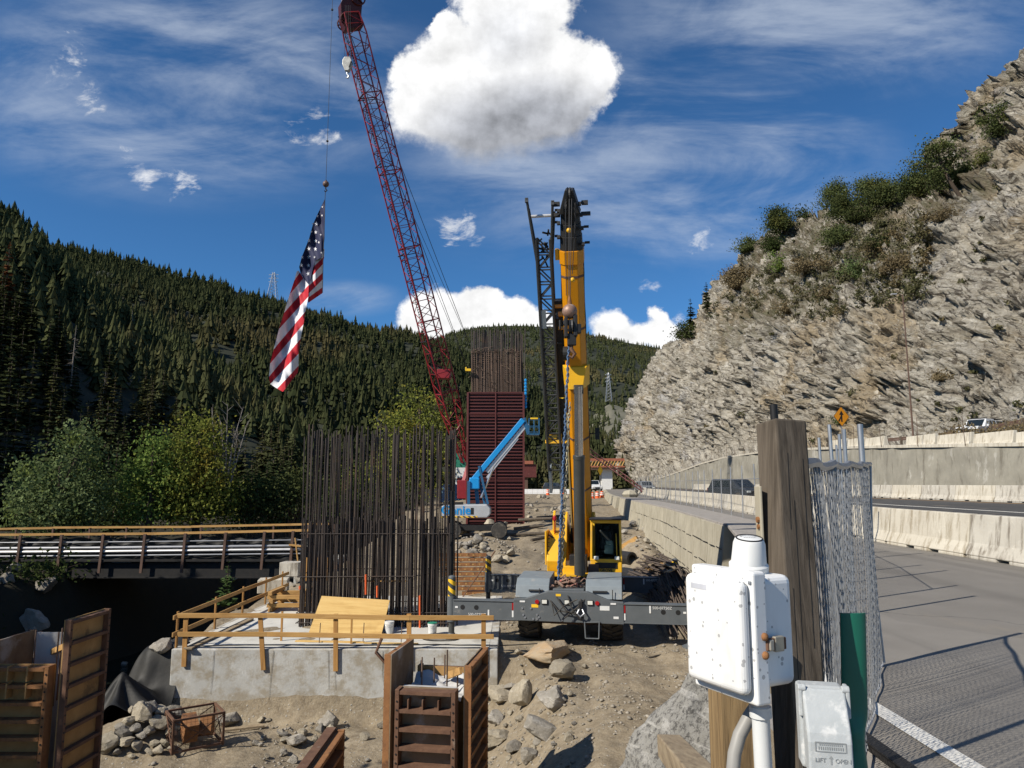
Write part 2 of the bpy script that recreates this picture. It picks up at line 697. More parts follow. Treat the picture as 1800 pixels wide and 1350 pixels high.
def gz_np(X, Y):
    z = pad_z(Y)
    rough = .35 * fbm(X * .5, Y * .5, oct=4, seed=31, ridged=True) * sstep(-X, 11, 14) * 2 + fbm(X * .35, Y * .35, oct=5, seed=3) * .28 + fbm(X * 1.6, Y * 1.6, oct=4, seed=9) * .09
    track = np.interp(Y, [8, 16, 24, 34, 45, 65, 120], [2.2, 2.5, 3.2, 1.2, .8, 2.0, 6])
    for o_ in (-1.1, 1.1):
        z = z - .10 * np.exp(-((X - track - o_ - .25 * np.sin(Y * .4)) / .32) ** 2) * (Y > 6)
    # the pit in front of the footing
    pit = (1 - sstep(X, -1.6, 1.7 + 0 * Y)) * (1 - sstep(Y, 22.6, 23.4))
    z = z - 2.0 * pit
    # bank from the site up to the camera's platform
    z = z + (-.35 - z) * (1 - sstep(Y, 3.2, 10.5)) * sstep(X, -3, 1)
    # river channel on the left
    xr = interp(Y, RIV_Y, RIV_X)
    d = np.abs(X - xr)
    rb_ = interp(Y, RB_Y, RB_X)
    ch = np.where(X > xr, 1 - sstep(X - rb_, -3.0, 0.1), 1 - sstep(d, 4.2, 8.6))
    z = z + (-9.2 - z) * ch
    # left bank
    lb = sstep(xr - X, 6.0, 14)
    z = np.where(X < xr, z + (interp(Y, [0, 40, 60, 200], [-6.5, -4.5, -3.2, -2.5]) - z) * lb, z)
    # spoil heap beside the lift and small heap by the wall
    z = z + 1.15 * np.exp(-((X + 2.3) / 2.6) ** 2 - ((Y - 49.5) / 2.6) ** 2)
    z = z + 1.5 * np.exp(-((X + 5.2) / 2.6) ** 2 - ((Y - 78) / 4) ** 2)
    z = z + 2.0 * np.exp(-((X - 7.2) / 1.6) ** 2 - ((Y - 42.5) / 4.0) ** 2)
    z = z + .5 * np.exp(-((X - 2.5) / 2.5) ** 2 - ((Y - 62) / 3.0) ** 2)
    z = z + rough * (1 - .7 * ch)
    z = z + .75 * np.exp(-((X + 10.2) / 1.3) ** 2 - ((Y - 20.6) / .9) ** 2)
    z = z + 1.35 * np.exp(-((X - 6.4) / .95) ** 2) * sstep(Y, 24.5, 29) * (1 - sstep(Y, 33, 37))
    # below the road
    wx = interp(Y, WALL_Y, WALL_X)
    under = sstep(X - wx, -.05, .4)
    z = np.where(Y < 210, z + (-.9 - z) * under, z)
    far = sstep(np.hypot(X, Y), 250, 420)
    z = z + (-6 - z) * far
    return z


def axis(segs):
    a = []
    for lo, hi, st in segs:
        a.append(np.arange(lo, hi, st))
    return np.unique(np.concatenate(a + [np.array([segs[-1][1]])]))


gx = axis([(-6000, -600, 600), (-600, -100, 50), (-100, -40, 4), (-40, -16, .7), (-16, 12.5, .13), (12.5, 40, 1.5), (40, 120, 8), (120, 600, 60), (600, 6000, 600)])
gy = axis([(-3000, -300, 300), (-300, -40, 20), (-40, 0, 4), (0, 8, .5), (8, 45, .15), (45, 90, .5), (90, 300, 4), (300, 900, 60), (900, 9000, 900)])
GX, GY = np.meshgrid(gx, gy)
GZ = gz_np(GX, GY)
ground_me = grid_mesh('ground', np.stack([GX, GY, GZ], -1))
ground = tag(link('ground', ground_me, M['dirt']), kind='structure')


def gz(x, y):
    return float(gz_np(np.array([x], dtype=float), np.array([y], dtype=float))[0])


# ---- river
mw, t, b = base_mat('river_water')
g = t.node('ShaderNodeNewGeometry')
b.inputs['Base Color'].default_value = (.012, .016, .012, 1)
b.inputs['Roughness'].default_value = .08
nn = t.noise(g.outputs['Position'], 1.4, 6, .6)
foam = t.ss(t.noise(t.mp(g.outputs['Position'], (1.6, .6, 1)), .8, 8, .7), .62, .74)
t.put(b.inputs['Base Color'], t.mix(t.m('MULTIPLY', foam, .5), (.012, .016, .012), (.35, .38, .4)))
bn = t.node('ShaderNodeBump')
bn.inputs['Strength'].default_value = .5
bn.inputs['Distance'].default_value = .25
t.put(bn.inputs['Height'], nn)
t.put(b.inputs['Normal'], bn.outputs[0])
ys = np.linspace(-60, 250, 80)
rx = np.interp(ys, RIV_Y, RIV_X)
P3 = np.stack([np.stack([rx + o, ys, np.full_like(ys, -8.45)], -1) for o in (-9, 0, 10)], 1)
tag(link('river', grid_mesh('river', P3), mw), kind='structure')


# ---- hills (each a loft from its foot to its ridge)
HILLS = {}


def hill(name, cols, m, nu=160, nv=70, amp=.05, seed=1, zb=-6, power=1.0, shift=0):
    cols = [(px, py + shift, rb, rr) for px, py, rb, rr in cols]
    az, zr, rb, rr = [], [], [], []
    for px, py, b0, r0 in cols:
        d = ray(px, py)
        h = math.hypot(d.x, d.y)
        az.append(math.atan2(d.x, d.y))
        zr.append(CAM.z + r0 * d.z / h)
        rb.append(b0)
        rr.append(r0)
    u = np.linspace(az[0], az[-1], nu)
    zr, rb, rr = [np.interp(u, az, q) for q in (zr, rb, rr)]
    k = np.hanning(9)
    k /= k.sum()
    zr = np.convolve(np.pad(zr, 4, 'edge'), k, 'valid')
    tt = np.concatenate([np.linspace(-.1, 1, nv), [1.08, 1.2, 1.5]])
    Tm, Um = np.meshgrid(tt, u, indexing='ij')
    R = rb + (rr - rb) * Tm
    tc_ = np.clip(Tm, 0, 1)
    Z = zb + (zr - zb) * tc_ ** power - np.where(Tm > 1, (Tm - 1) * 1.0 * (zr - zb), 0) + np.where(Tm < 0, Tm * 40, 0)
    X = R * np.sin(Um)
    Y = R * np.cos(Um)
    L = float(np.mean(rr))
    env = np.sin(PI * np.clip(Tm, 0, 1)) ** .7
    Z = Z + amp * L * env * fbm(X / L * 5, Y / L * 5, oct=5, seed=seed) + .012 * L * env * fbm(X / L * 22, Y / L * 22, oct=4, seed=seed + 5)
    P3 = np.stack([X, Y, Z], -1)
    HILLS[name + str(seed)] = (P3[:nv], nv, nu)
    tag(link(name, grid_mesh(name, P3), m), kind='structure')
    return P3[:nv]


H_near = hill('hill', [(-1600, 260, 60, 250), (-900, 230, 60, 300), (-400, 270, 70, 330), (-100, 350, 80, 350), (0, 388, 85, 360), (60, 425, 88, 370), (90, 460, 90, 380),
                       (200, 545, 95, 380), (330, 620, 105, 360), (430, 700, 115, 330), (520, 780, 125, 290), (600, 845, 135, 250), (680, 860, 140, 200)],
              M['forest_floor'], 190, 70, .03, 21, -6, 1.0)
H_left = hill('hill', [(-700, 380, 300, 900), (0, 440, 240, 900), (90, 440, 240, 880), (130, 440, 240, 870), (230, 460, 240, 850), (300, 482, 240, 830), (400, 508, 240, 810), (480, 535, 240, 800),
                       (560, 562, 240, 800), (640, 586, 240, 830), (700, 599, 240, 860), (760, 608, 240, 880), (850, 648, 240, 820), (950, 700, 230, 760), (1020, 745, 220, 650), (1110, 815, 220, 500), (1200, 850, 220, 380)],
              M['forest_floor'], 200, 80, .035, 33, -8, .85)
H_mid = hill('hill', [(450, 680, 500, 1500), (600, 640, 500, 1500), (700, 615, 480, 1500), (755, 605, 480, 1500), (800, 585, 480, 1500), (840, 575, 460, 1500), (900, 572, 460, 1500), (960, 575, 450, 1480), (1040, 590, 440, 1450),
                      (1100, 602, 430, 1420), (1160, 612, 420, 1400), (1250, 645, 400, 1350), (1400, 700, 380, 1300), (1600, 780, 360, 1200)],
             M['forest_floor'], 170, 70, .03, 47, -8, .9)
H_knoll = hill('hill', [(960, 815, 330, 560), (1010, 770, 330, 600), (1045, 728, 330, 620), (1072, 708, 330, 620), (1105, 722, 330, 620), (1150, 740, 330, 620), (1220, 770, 330, 620), (1300, 840, 330, 560)],
               mat('knoll_ground', (.16, .15, .11), (.06, .065, .04), .04, .95, world=True), 90, 40, .03, 55, -6, .8)

# ---- cliff
mc, t, b = base_mat('cliff_rock')
g = t.node('ShaderNodeNewGeometry')
p = g.outputs['Position']
STA = math.radians(30)
SA = (.25 * math.cos(STA), -.95 * math.cos(STA), -math.sin(STA))      # along the dipping strata
SB = (.25 * math.sin(STA), -.95 * math.sin(STA), math.cos(STA))       # across them
SC = (.96, .25, 0)
cb = t.node('ShaderNodeCombineXYZ')
for k_, q_ in enumerate((SA, SB, SC)):
    t.put(cb.inputs[k_], t.v('DOT_PRODUCT', p, q_))
rot = t.v('ADD', cb.outputs[0], t.v('SCALE', t.v('SUBTRACT', t.noise(p, .09, 4, col=True), (.5, .5, .5)), scale=7.0))
str_ = t.noise(t.mp(rot, (.14, .75, .4)), 1.0, 9, .7, .4)
col = t.ramp(str_, [(.30, (.15, .125, .095)), (.44, (.33, .30, .245)), (.56, (.47, .435, .365)), (.72, (.27, .245, .20))])
col = t.mix(t.m('MULTIPLY', t.ss(t.noise(p, .045, 5, .6), .50, .66), .75), col, t.mix(str_, (.24, .175, .10), (.46, .36, .22)))
col = t.mix(t.m('MULTIPLY', t.ss(t.noise(p, .07, 6, .65), .55, .66), .6), col, t.mix(str_, (.24, .24, .245), (.50, .50, .51)))
white = t.noise(t.mp(rot, (.30, 1.4, .8)), 1.0, 9, .75, .5)
col = t.mix(t.m('MULTIPLY', t.ss(white, .54, .63), .8), col, (.60, .57, .50))
crk = t.noise(t.mp(rot, (.24, 1.25, .6), (7, 3, 1)), 1.0, 9, .75, .8)
col = t.mix(t.m('MULTIPLY', t.ss(crk, .515, .585), .92), col, (.075, .062, .05))
gn = t.node('ShaderNodeSeparateXYZ')
t.put(gn.inputs[0], g.outputs['True Normal'])
ledge = t.m('MULTIPLY', t.ss(gn.outputs[2], .55, .85), t.ss(t.noise(p, .35, 7, .7), .36, .56))
col = t.mix(t.m('MULTIPLY', ledge, .8), col, (.15, .125, .08))      # soil and dry grass on the ledges
at_ = t.node('ShaderNodeAttribute', attribute_name='soil')
soil = t.m('MULTIPLY', at_.outputs['Fac'], t.ss(t.noise(p, .22, 9, .75), .40, .54))
col = t.mix(t.m('MULTIPLY', soil, .85), col, t.mix(t.ss(t.noise(p, .6, 7, .7), .4, .6), (.115, .09, .055), (.085, .082, .038)))
t.put(b.inputs['Base Color'], col)
b.inputs['Roughness'].default_value = .92
b.inputs['Specular IOR Level'].default_value = .2
bn = t.node('ShaderNodeBump')
bn.inputs['Strength'].default_value = 1.0
bn.inputs['Distance'].default_value = 1.1
vb = t.node('ShaderNodeTexVoronoi', feature='F1')
t.put(vb.inputs['Vector'], t.mp(rot, (.55, 1.5, .8)))
vb.inputs['Scale'].default_value = 1.0
sv = t.node('ShaderNodeSeparateColor')
t.put(sv.inputs[0], vb.outputs['Color'])
t.put(bn.inputs['Height'], t.m('ADD', t.m('MULTIPLY', t.noise(t.mp(rot, (.8, 2.4, 1.2)), 1.0, 10, .72), .8), t.m('MULTIPLY', sv.outputs[0], .45)))
t.put(b.inputs['Normal'], bn.outputs[0])
M['cliff'] = mc

CL = [  # base, lower, upper, crest as (px, py, Y); left to right
    ((1160, 850, 340), (1175, 780, 340), (1190, 720, 345), (1215, 650, 350)),
    ((1112, 850, 300), (1118, 790, 305), (1130, 720, 310), (1165, 640, 318)),
    ((1088, 850, 262), (1093, 815, 264), (1098, 790, 266), (1106, 760, 268)),
    ((1094, 848, 250), (1100, 790, 252), (1110, 740, 256), (1128, 690, 262)),
    ((1112, 842, 238), (1122, 760, 240), (1138, 690, 246), (1163, 616, 258)),
    ((1150, 830, 216), (1160, 740, 220), (1180, 660, 226), (1215, 580, 246)),
    ((1215, 812, 186), (1225, 720, 190), (1235, 640, 198), (1262, 505, 234)),
    ((1300, 794, 154), (1302, 700, 158), (1305, 600, 166), (1330, 432, 210)),
    ((1400, 780, 126), (1402, 680, 130), (1405, 560, 138), (1425, 375, 186)),
    ((1500, 774, 108), (1500, 660, 112), (1500, 530, 120), (1500, 362, 172)),
    ((1590, 770, 97), (1590, 640, 101), (1585, 490, 110), (1600, 345, 158)),
    ((1660, 765, 89), (1660, 600, 94), (1640, 395, 108), (1690, 318, 138)),
    ((1720, 758, 83), (1720, 560, 88), (1705, 330, 104), (1728, 225, 122)),
    ((1790, 752, 77), (1790, 520, 82), (1780, 300, 96), (1770, 150, 112)),
    ((1870, 748, 71), (1870, 480, 76), (1860, 260, 90), (1835, 70, 106)),
    ((2000, 735, 63), (2000, 400, 68), (1990, 160, 82), (1960, -60, 100)),
    ((2400, 720, 49), (2400, 250, 54), (2390, -50, 66), (2350, -400, 84)),
    ((3000, 700, 38), (3000, 100, 42), (3000, -250, 52), (3000, -600, 66)),
]
nu, nv = 640, 460
ctrl = np.array([[tuple(at(*q)) for q in c] for c in CL])     # (cols,4,3)
back = ctrl[:, 3] + np.array([10., 40., 2.])
back2 = ctrl[:, 3] + np.array([20., 90., -30.])
foot = ctrl[:, 0] + np.array([0., 0., -6.])
ctrl = np.concatenate([foot[:, None], ctrl, back[:, None], back2[:, None]], 1)   # (cols,7,3)
cu = np.array([0, .4, .8, 1.0, 1.4, 2, 3, 4, 5, 6, 7, 7.8, 8.4, 9, 9.6, 10.4, 11.6, 12.8])
cu = np.interp(np.linspace(0, 1, nu), np.linspace(0, 1, 40), np.interp(np.linspace(0, 12.8, 40), np.linspace(0, 12.8, 40), np.linspace(0, 12.8, 40)))
uk = np.array([0, .4, .8, 1.0, 1.4, 2, 3, 4, 5, 6, 7, 7.8, 8.4, 9, 9.6, 10.4, 11.6, 12.8])
vk = np.array([-.06, 0, .34, .66, 1.0, 1.18, 1.4])
vs = np.linspace(-.06, 1.4, nv)
tmp = np.empty((nu, 7, 3))
for k in range(3):
    for j in range(7):
        tmp[:, j, k] = np.interp(cu, uk, ctrl[:, j, k])
kk = np.hanning(7)
kk /= kk.sum()
for j in range(7):
    for k in range(3):
        tmp[:, j, k] = np.convolve(np.pad(tmp[:, j, k], 3, 'edge'), kk, 'valid')
CP = np.empty((nv, nu, 3))
for k in range(3):
    for i in range(nu):
        CP[:, i, k] = np.interp(vs, vk, tmp[i, :, k])
kv = np.hanning(17)
kv /= kv.sum()
for k in range(3):
    pad = np.pad(CP[:, :, k], ((8, 8), (0, 0)), 'edge')
    CP[:, :, k] = np.apply_along_axis(lambda a: np.convolve(a, kv, 'valid'), 0, pad)
du = np.gradient(CP, axis=1)
dv = np.gradient(CP, axis=0)
Nn = np.cross(du, dv)
Nn /= np.linalg.norm(Nn, axis=2, keepdims=True) + 1e-9
if (Nn[:, :, 1].mean() > 0):
    Nn = -Nn
X, Y, Z = CP[:, :, 0], CP[:, :, 1], CP[:, :, 2]
Q = np.stack([X * s_[0] + Y * s_[1] + Z * s_[2] for s_ in (SA, SB, SC)], -1)
A, B, C = Q[..., 0], Q[..., 1], Q[..., 2]


def facets(a, b_, c_, seed, tilt):
    """broken rock: every voronoi cell is a tilted plane of its own"""
    ia, ib, ic = np.floor(a), np.floor(b_), np.floor(c_)
    best = np.full(a.shape, 1e9)
    val = np.zeros(a.shape)
    for dx in (-1, 0, 1):
        for dy in (-1, 0, 1):
            for dz in (-1, 0, 1):
                x, y, z = ia + dx, ib + dy, ic + dz
                h = [_hash(x, y, z, seed + q) for q in range(6)]
                ex, ey, ez = a - x - h[0], b_ - y - h[1], c_ - z - h[2]
                d_ = ex * ex + ey * ey + ez * ez
                v_ = (h[3] - .5) + tilt * ((h[4] - .5) * ex + (h[5] - .5) * ey)
                k_ = d_ < best
                best = np.where(k_, d_, best)
                val = np.where(k_, v_, val)
    return val


wa, wb = 2.2 * fbm(X * .1, Y * .1, Z * .1, 3, 71), 2.2 * fbm(X * .1, Y * .1, Z * .1, 3, 72)
n1 = fbm(X * .045, Y * .045, Z * .045, 4, 60) * 3.0
f1_ = facets((A + wa) / 11, (B + wb) / 4.0, C / 8, 80, 1.7) * 2.6
f2_ = facets((A + wa) / 4.6, (B + wb) / 1.7, C / 3.2, 84, 2.0) * 1.65
f3_ = facets((A + wa) / 2.0, (B + wb) / .8, C / 1.4, 88, 2.0) * .75
n3 = fbm(A * .12, B * .55, C * .2, 4, 63, .55, True) * .6
n4 = fbm(X * .9, Y * .9, Z * .9, 4, 65, .6) * .35
vfac = np.clip((vs + .02) / .12, 0, 1)[:, None]
endf = np.ones(nu)
disp = (n1 + f1_ + f2_ + f3_ + n3 + n4) * vfac
CPd = CP + Nn * disp[:, :, None]
CPd[:, :, 2] += (fbm(X * .2, Y * .2, Z * .2, 4, 66, .6) * 1.3) * sstep(vs, .5, .95)[:, None]
cliff_me = grid_mesh('cliff', CPd, False)
soil_ = sstep(vs, .60, .72)[:, None] * (sstep(cu, 2.6, 4.2) * (1 - sstep(cu, 8.2, 9.2)))[None, :]
soil_ = np.maximum(soil_, .45 * sstep(vs, .9, 1.0)[:, None] * np.ones(nu)[None, :])
sa_ = cliff_me.attributes.new('soil', 'FLOAT', 'POINT')
sa_.data.foreach_set('value', soil_.ravel().astype(np.float32))
cliff = tag(link('cliff', cliff_me, M['cliff']), kind='structure')
BV_cliff = BVHTree.FromPolygons([tuple(q) for q in CPd.reshape(-1, 3)], [tuple(q.vertices) for q in cliff_me.polygons])


def on_cliff(px, py):
    d = ray(px, py).normalized()
    h = BV_cliff.ray_cast(CAM, d)
    return h[0]


# ---- highway
def road_mat(name, c1, c2, cracks=True):
    m, t, b = base_mat(name)
    g = t.node('ShaderNodeNewGeometry')
    p = g.outputs['Position']
    col = t.ramp(t.noise(p, 1.1, 6, .6), [(.3, c1), (.7, c2)])
    ag = t.noise(p, 130, 3, .7)
    col = t.mix(t.m('MULTIPLY', t.ss(ag, .52, .75), .55), col, tuple(min(1, x * 2.3) for x in c2))
    # sand blown over the surface
    sand = t.ss(t.noise(t.mp(p, (1.0, .35, 1)), .9, 7, .65), .56, .78)
    col = t.mix(t.m('MULTIPLY', sand, .6), col, (.34, .28, .195))
    tyre = t.noise(t.mp(p, (1.5, .03, 1), (1, 4, 0)), 1.0, 4, .6)
    col = t.mix(t.m('MULTIPLY', t.ss(tyre, .50, .66), .38), col, tuple(x * .55 for x in c1))
    patch = t.voro(t.mp(p, (.22, .10, 1)), 1.0, 'F1', 'Color')
    ps_ = t.node('ShaderNodeSeparateColor')
    t.put(ps_.inputs[0], patch)
    col = t.mix(t.m('MULTIPLY', t.m('GREATER_THAN', ps_.outputs[0], .62), .22), col, tuple(x * .6 for x in c1))
    if cracks:
        dd = t.voro(t.v('ADD', p, t.v('SCALE', t.noise(p, .8, 4, col=True), scale=1.2)), .16, 'DISTANCE_TO_EDGE', 'Distance')
        ck = t.m('LESS_THAN', dd, .0022)
        col = t.mix(t.m('MULTIPLY', ck, .55), col, (.03, .03, .03))
    t.put(b.inputs['Base Color'], col)
    b.inputs['Roughness'].default_value = .9
    bn = t.node('ShaderNodeBump')
    bn.inputs['Strength'].default_value = .5
    bn.inputs['Distance'].default_value = .006
    t.put(bn.inputs['Height'], ag)
    t.put(b.inputs['Normal'], bn.outputs[0])
    return m


M['shoulder'] = road_mat('shoulder_asphalt', (.175, .160, .138), (.215, .198, .172))
M['asphalt'] = road_mat('asphalt', (.045, .045, .045), (.06, .058, .056), False)


def road_z(X, Y):
    bx = np.interp(Y, BAR_Y, BAR_X)
    fx = np.interp(Y, FARB_Y, FARB_X)
    return np.clip((X - bx) / (fx - bx), 0, 1.3) * .58


def strip(name, ya, yb, xl, xr, m, lift=0.0, ny=150, nx=8, zf=None):
    ys = np.concatenate([np.linspace(ya, min(60, yb), ny // 2), np.linspace(min(60, yb), yb, ny // 2)[1:]]) if yb > 60 else np.linspace(ya, yb, ny)
    L, R = xl(ys), xr(ys)
    tt = np.linspace(0, 1, nx)
    X = L[:, None] + (R - L)[:, None] * tt
    Yg = np.repeat(ys[:, None], nx, 1)
    Z = road_z(X, Yg) + lift if zf is None else zf(X, Yg)
    return tag(link(name, grid_mesh(name, np.stack([X, Yg, Z], -1)), m), kind='structure')


fW = lambda y: np.interp(y, WALL_Y, WALL_X)
fB = lambda y: np.interp(y, BAR_Y, BAR_X)
fF = lambda y: np.interp(y, FARB_Y, FARB_X)
strip('road_shoulder', -12, 210, lambda y: np.where(y < 9.5, 2.22, np.minimum(fW(y) + .42, 2.22 + np.maximum(y - 9.5, 0) * .5)), lambda y: fB(y) + .5, M['shoulder'])
strip('road', -12, 320, lambda y: fB(y) + .5, lambda y: fF(y) + .6, M['asphalt'], .004)

mp_, t, b = base_mat('road_paint')
g = t.node('ShaderNodeNewGeometry')
nn = t.noise(g.outputs['Position'], 38, 5, .75)
t.put(b.inputs['Base Color'], t.mix(t.ss(nn, .57, .66), (.66, .64, .58), (.16, .15, .13)))
b.inputs['Roughness'].default_value = .8
M['paint'] = mp_
strip('road_marking', 2.5, 9.5, lambda y: 2.54 + 0 * y, lambda y: 2.68 + 0 * y, M['paint'], .008, 40, 2)
strip('road_marking', 9.0, 240, lambda y: fB(y) + (fF(y) - fB(y)) * .62, lambda y: fB(y) + (fF(y) - fB(y)) * .62 + .2, M['paint'], .010, 120, 2)
M['yellow_paint'] = mat('yellow_road_paint', (.5, .28, .08), (.4, .24, .10), 6, .8, world=True)
strip('road_marking', 9.0, 240, lambda y: fF(y) - 1.0, lambda y: fF(y) - .85, M['yellow_paint'], .010, 120, 2)
# concrete apron left of the steel kerb
M['apron'] = mat('dusty_concrete', (.34, .31, .28), (.25, .23, .20), 3, .9, world=True, bump=.4, bscale=40, c3=(.18, .16, .14), s3=4)
# upper road on top of the wall
UP_Y = [20, 40, 60, 84, 110, 130, 160, 190, 230]
UP_Z = [3.3, 3.62, 4.45, 5.3, 5.4, 4.9, 4.0, 3.2, 2.6]
strip('upper_road', 20, 230, lambda y: fF(y) + 1.6, lambda y: fF(y) + 18, M['shoulder'], 0, 80, 6,
      zf=lambda X, Y: np.interp(Y, UP_Y, UP_Z) - .25)
# ================================================================== MATERIALS FOR OBJECTS
def concrete_mat(name, c1, c2, stain, streak=(.9, .9, .12), amt=.6, wet=None, rough=.88, lo=.50):
    m, t, b = base_mat(name)
    g = t.node('ShaderNodeNewGeometry')
    p = g.outputs['Position']
    col = t.ramp(t.noise(p, .9, 7, .62), [(.32, c1), (.68, c2)])
    st = t.noise(t.mp(p, streak), 3.2, 7, .68)
    col = t.mix(t.m('MULTIPLY', t.ss(st, lo, lo + .2), amt), col, stain)
    sp = t.noise(p, 9, 8, .7)
    col = t.mix(t.m('MULTIPLY', t.ss(sp, .56, .72), .35), col, tuple(min(1, x * 1.35) for x in c1))
    if wet:
        n = t.noise(t.mp(p, (.5, .5, .22)), 2.2, 8, .7)
        col = t.mix(t.m('MULTIPLY', t.ss(n, .56, .66), .6), col, wet)
    t.put(b.inputs['Base Color'], col)
    b.inputs['Roughness'].default_value = rough
    b.inputs['Specular IOR Level'].default_value = .25
    bn = t.node('ShaderNodeBump')
    bn.inputs['Strength'].default_value = .5
    bn.inputs['Distance'].default_value = .02
    t.put(bn.inputs['Height'], t.noise(p, 12, 9, .7))
    t.put(b.inputs['Normal'], bn.outputs[0])
    return m


M['footing'] = concrete_mat('footing_concrete', (.50, .495, .46), (.37, .365, .34), (.27, .225, .155), (.45, .45, .55), .75, (.62, .62, .60), lo=.42)
M['barrier'] = concrete_mat('barrier_concrete', (.56, .52, .43), (.47, .43, .35), (.27, .225, .155), (1.6, 1.6, .22), .8, lo=.47)
M['barrier2'] = concrete_mat('stained_barrier_concrete', (.52, .49, .42), (.42, .39, .33), (.15, .125, .095), (1.6, 1.6, .2), .85, lo=.46)
M['wall'] = concrete_mat('wall_concrete', (.42, .385, .295), (.32, .29, .22), (.17, .145, .10), (1.6, 1.6, .12), .85)
M['shotcrete'] = concrete_mat('shotcrete', (.31, .29, .235), (.23, .215, .175), (.13, .115, .088), (.6, .6, .12), .8, (.46, .44, .385))
M['wetconc'] = concrete_mat('fresh_concrete', (.5, .5, .49), (.42, .42, .41), (.33, .32, .30))


def wood_mat(name, c1, c2, dark, axis='z', scale=1.0, gs=14, rnd=.12):
    m, t, b = base_mat(name)
    co = coords(t)
    s = {'x': (.06, 1, 1), 'y': (1, .06, 1), 'z': (1, 1, .06)}[axis]
    v = t.mp(co, tuple(q * scale for q in s))
    n = t.noise(v, gs, 8, .65, .6)
    col = t.ramp(n, [(.3, c1), (.55, c2), (.75, dark)])
    k = t.noise(co, 1.7, 4, .6)
    col = t.mix(t.m('MULTIPLY', t.ss(k, .5, .72), .4), col, dark)
    oi = t.node('ShaderNodeObjectInfo')
    h = t.node('ShaderNodeHueSaturation')
    t.put(h.inputs['Value'], t.m('MULTIPLY_ADD', oi.outputs['Random'], 2 * rnd, 1 - rnd))
    t.put(h.inputs['Color'], col)
    t.put(b.inputs['Base Color'], h.outputs[0])
    b.inputs['Roughness'].default_value = .82
    b.inputs['Specular IOR Level'].default_value = .25
    bn = t.node('ShaderNodeBump')
    bn.inputs['Strength'].default_value = .45
    bn.inputs['Distance'].default_value = .008
    t.put(bn.inputs['Height'], t.noise(v, gs * 2.2, 8, .7, .6))
    t.put(b.inputs['Normal'], bn.outputs[0])
    return m


M['lumber_x'] = wood_mat('lumber', (.50, .31, .12), (.42, .24, .08), (.27, .14, .05), 'x')
M['lumber_y'] = wood_mat('lumber_along', (.46, .28, .11), (.38, .22, .08), (.24, .13, .05), 'y')
M['lumber_z'] = wood_mat('lumber_upright', (.44, .24, .08), (.36, .19, .06), (.22, .11, .04), 'z')
M['plywood'] = wood_mat('plywood', (.64, .45, .18), (.55, .36, .13), (.38, .22, .07), 'x', .9, 9)
M['oldtimber'] = wood_mat('weathered_timber', (.150, .122, .092), (.085, .068, .050), (.024, .018, .013), 'z', 1.2, 26, .04)
M['oldtimber2'] = wood_mat('weathered_yellow_timber', (.34, .235, .115), (.21, .14, .068), (.06, .038, .02), 'z', 1.2, 24, .04)
M['oldtimber_y'] = wood_mat('grey_timber', (.36, .29, .19), (.26, .20, .13), (.13, .10, .065), 'y', 1.2, 20, .04)

M['rebar'] = mat('rebar_steel', (.040, .034, .032), (.062, .047, .039), 2.5, .62, .3, c3=(.095, .058, .038), s3=1.2, rnd=.35)
M['rebar2'] = mat('rusted_rebar', (.16, .105, .075), (.11, .075, .055), 1.5, .8, .1, rnd=.3)
M['rust'] = mat('rusty_steel', (.20, .088, .034), (.29, .135, .05), 4, .85, 0, .3, 30, c3=(.09, .045, .025), s3=2.2)
M['rust2'] = mat('dark_rusty_steel', (.10, .05, .03), (.16, .085, .05), 5, .85, 0, .3, 30, c3=(.30, .25, .20), c3lo=.6, c3hi=.75, s3=2.5)
M['formface'] = mat('form_face', (.24, .17, .10), (.16, .11, .065), 3, .85, 0, .2, 20, c3=(.33, .30, .26), c3lo=.52, c3hi=.7, s3=1.8)
M['formply'] = mat('form_plywood', (.40, .24, .09), (.30, .17, .06), 3, .8, 0, .2, 20, c3=(.12, .07, .03), s3=1.6)
M['redform'] = mat('maroon_form_steel', (.115, .026, .022), (.085, .021, .018), 1.2, .6, 0, c3=(.16, .07, .055), c3lo=.58, c3hi=.75, s3=.8)
M['redskin'] = mat('maroon_form_skin', (.050, .016, .014), (.04, .012, .011), .7, .7, 0, c3=(.075, .035, .028), s3=.5)
M['cranered'] = mat('crane_red_paint', (.26, .018, .022), (.20, .015, .02), 1.0, .45, 0, c3=(.10, .02, .02), s3=.6)
M['darkred'] = mat('dark_red_paint', (.085, .012, .010), (.055, .010, .009), 1.0, .5)
M['yellow'] = mat('crane_yellow_paint', (.78, .42, .012), (.70, .37, .012), 2, .45, 0, c3=(.42, .27, .08), c3lo=.52, c3hi=.78, s3=1.7, coat=.2)
M['orange'] = mat('boom_orange_yellow', (.62, .245, .005), (.56, .22, .005), 1.2, .4, 0, c3=(.38, .16, .012), c3lo=.62, c3hi=.8, s3=1.2, coat=.15)
M['grey'] = mat('crane_grey_paint', (.105, .115, .12), (.085, .095, .10), 2.5, .55, 0, .05, 20, c3=(.22, .21, .19), c3lo=.60, c3hi=.8, s3=3.0)
M['lgrey'] = mat('dusty_grey_paint', (.20, .23, .245), (.165, .19, .205), 2.5, .6, 0, .05, 20, c3=(.33, .31, .27), c3lo=.56, c3hi=.78, s3=2.6)
M['black'] = mat('black_steel', (.018, .018, .018), (.028, .026, .024), 4, .55, .2, c3=(.06, .045, .035), c3lo=.62, c3hi=.8, s3=3)
M['darkjib'] = mat('charcoal_paint', (.035, .038, .038), (.05, .05, .05), 3, .5, 0)
M['rubber'] = mat('tyre_rubber', (.035, .033, .030), (.055, .050, .043), 6, .9, 0, .2, 30, c3=(.16, .14, .11), c3lo=.5, c3hi=.75, s3=3)
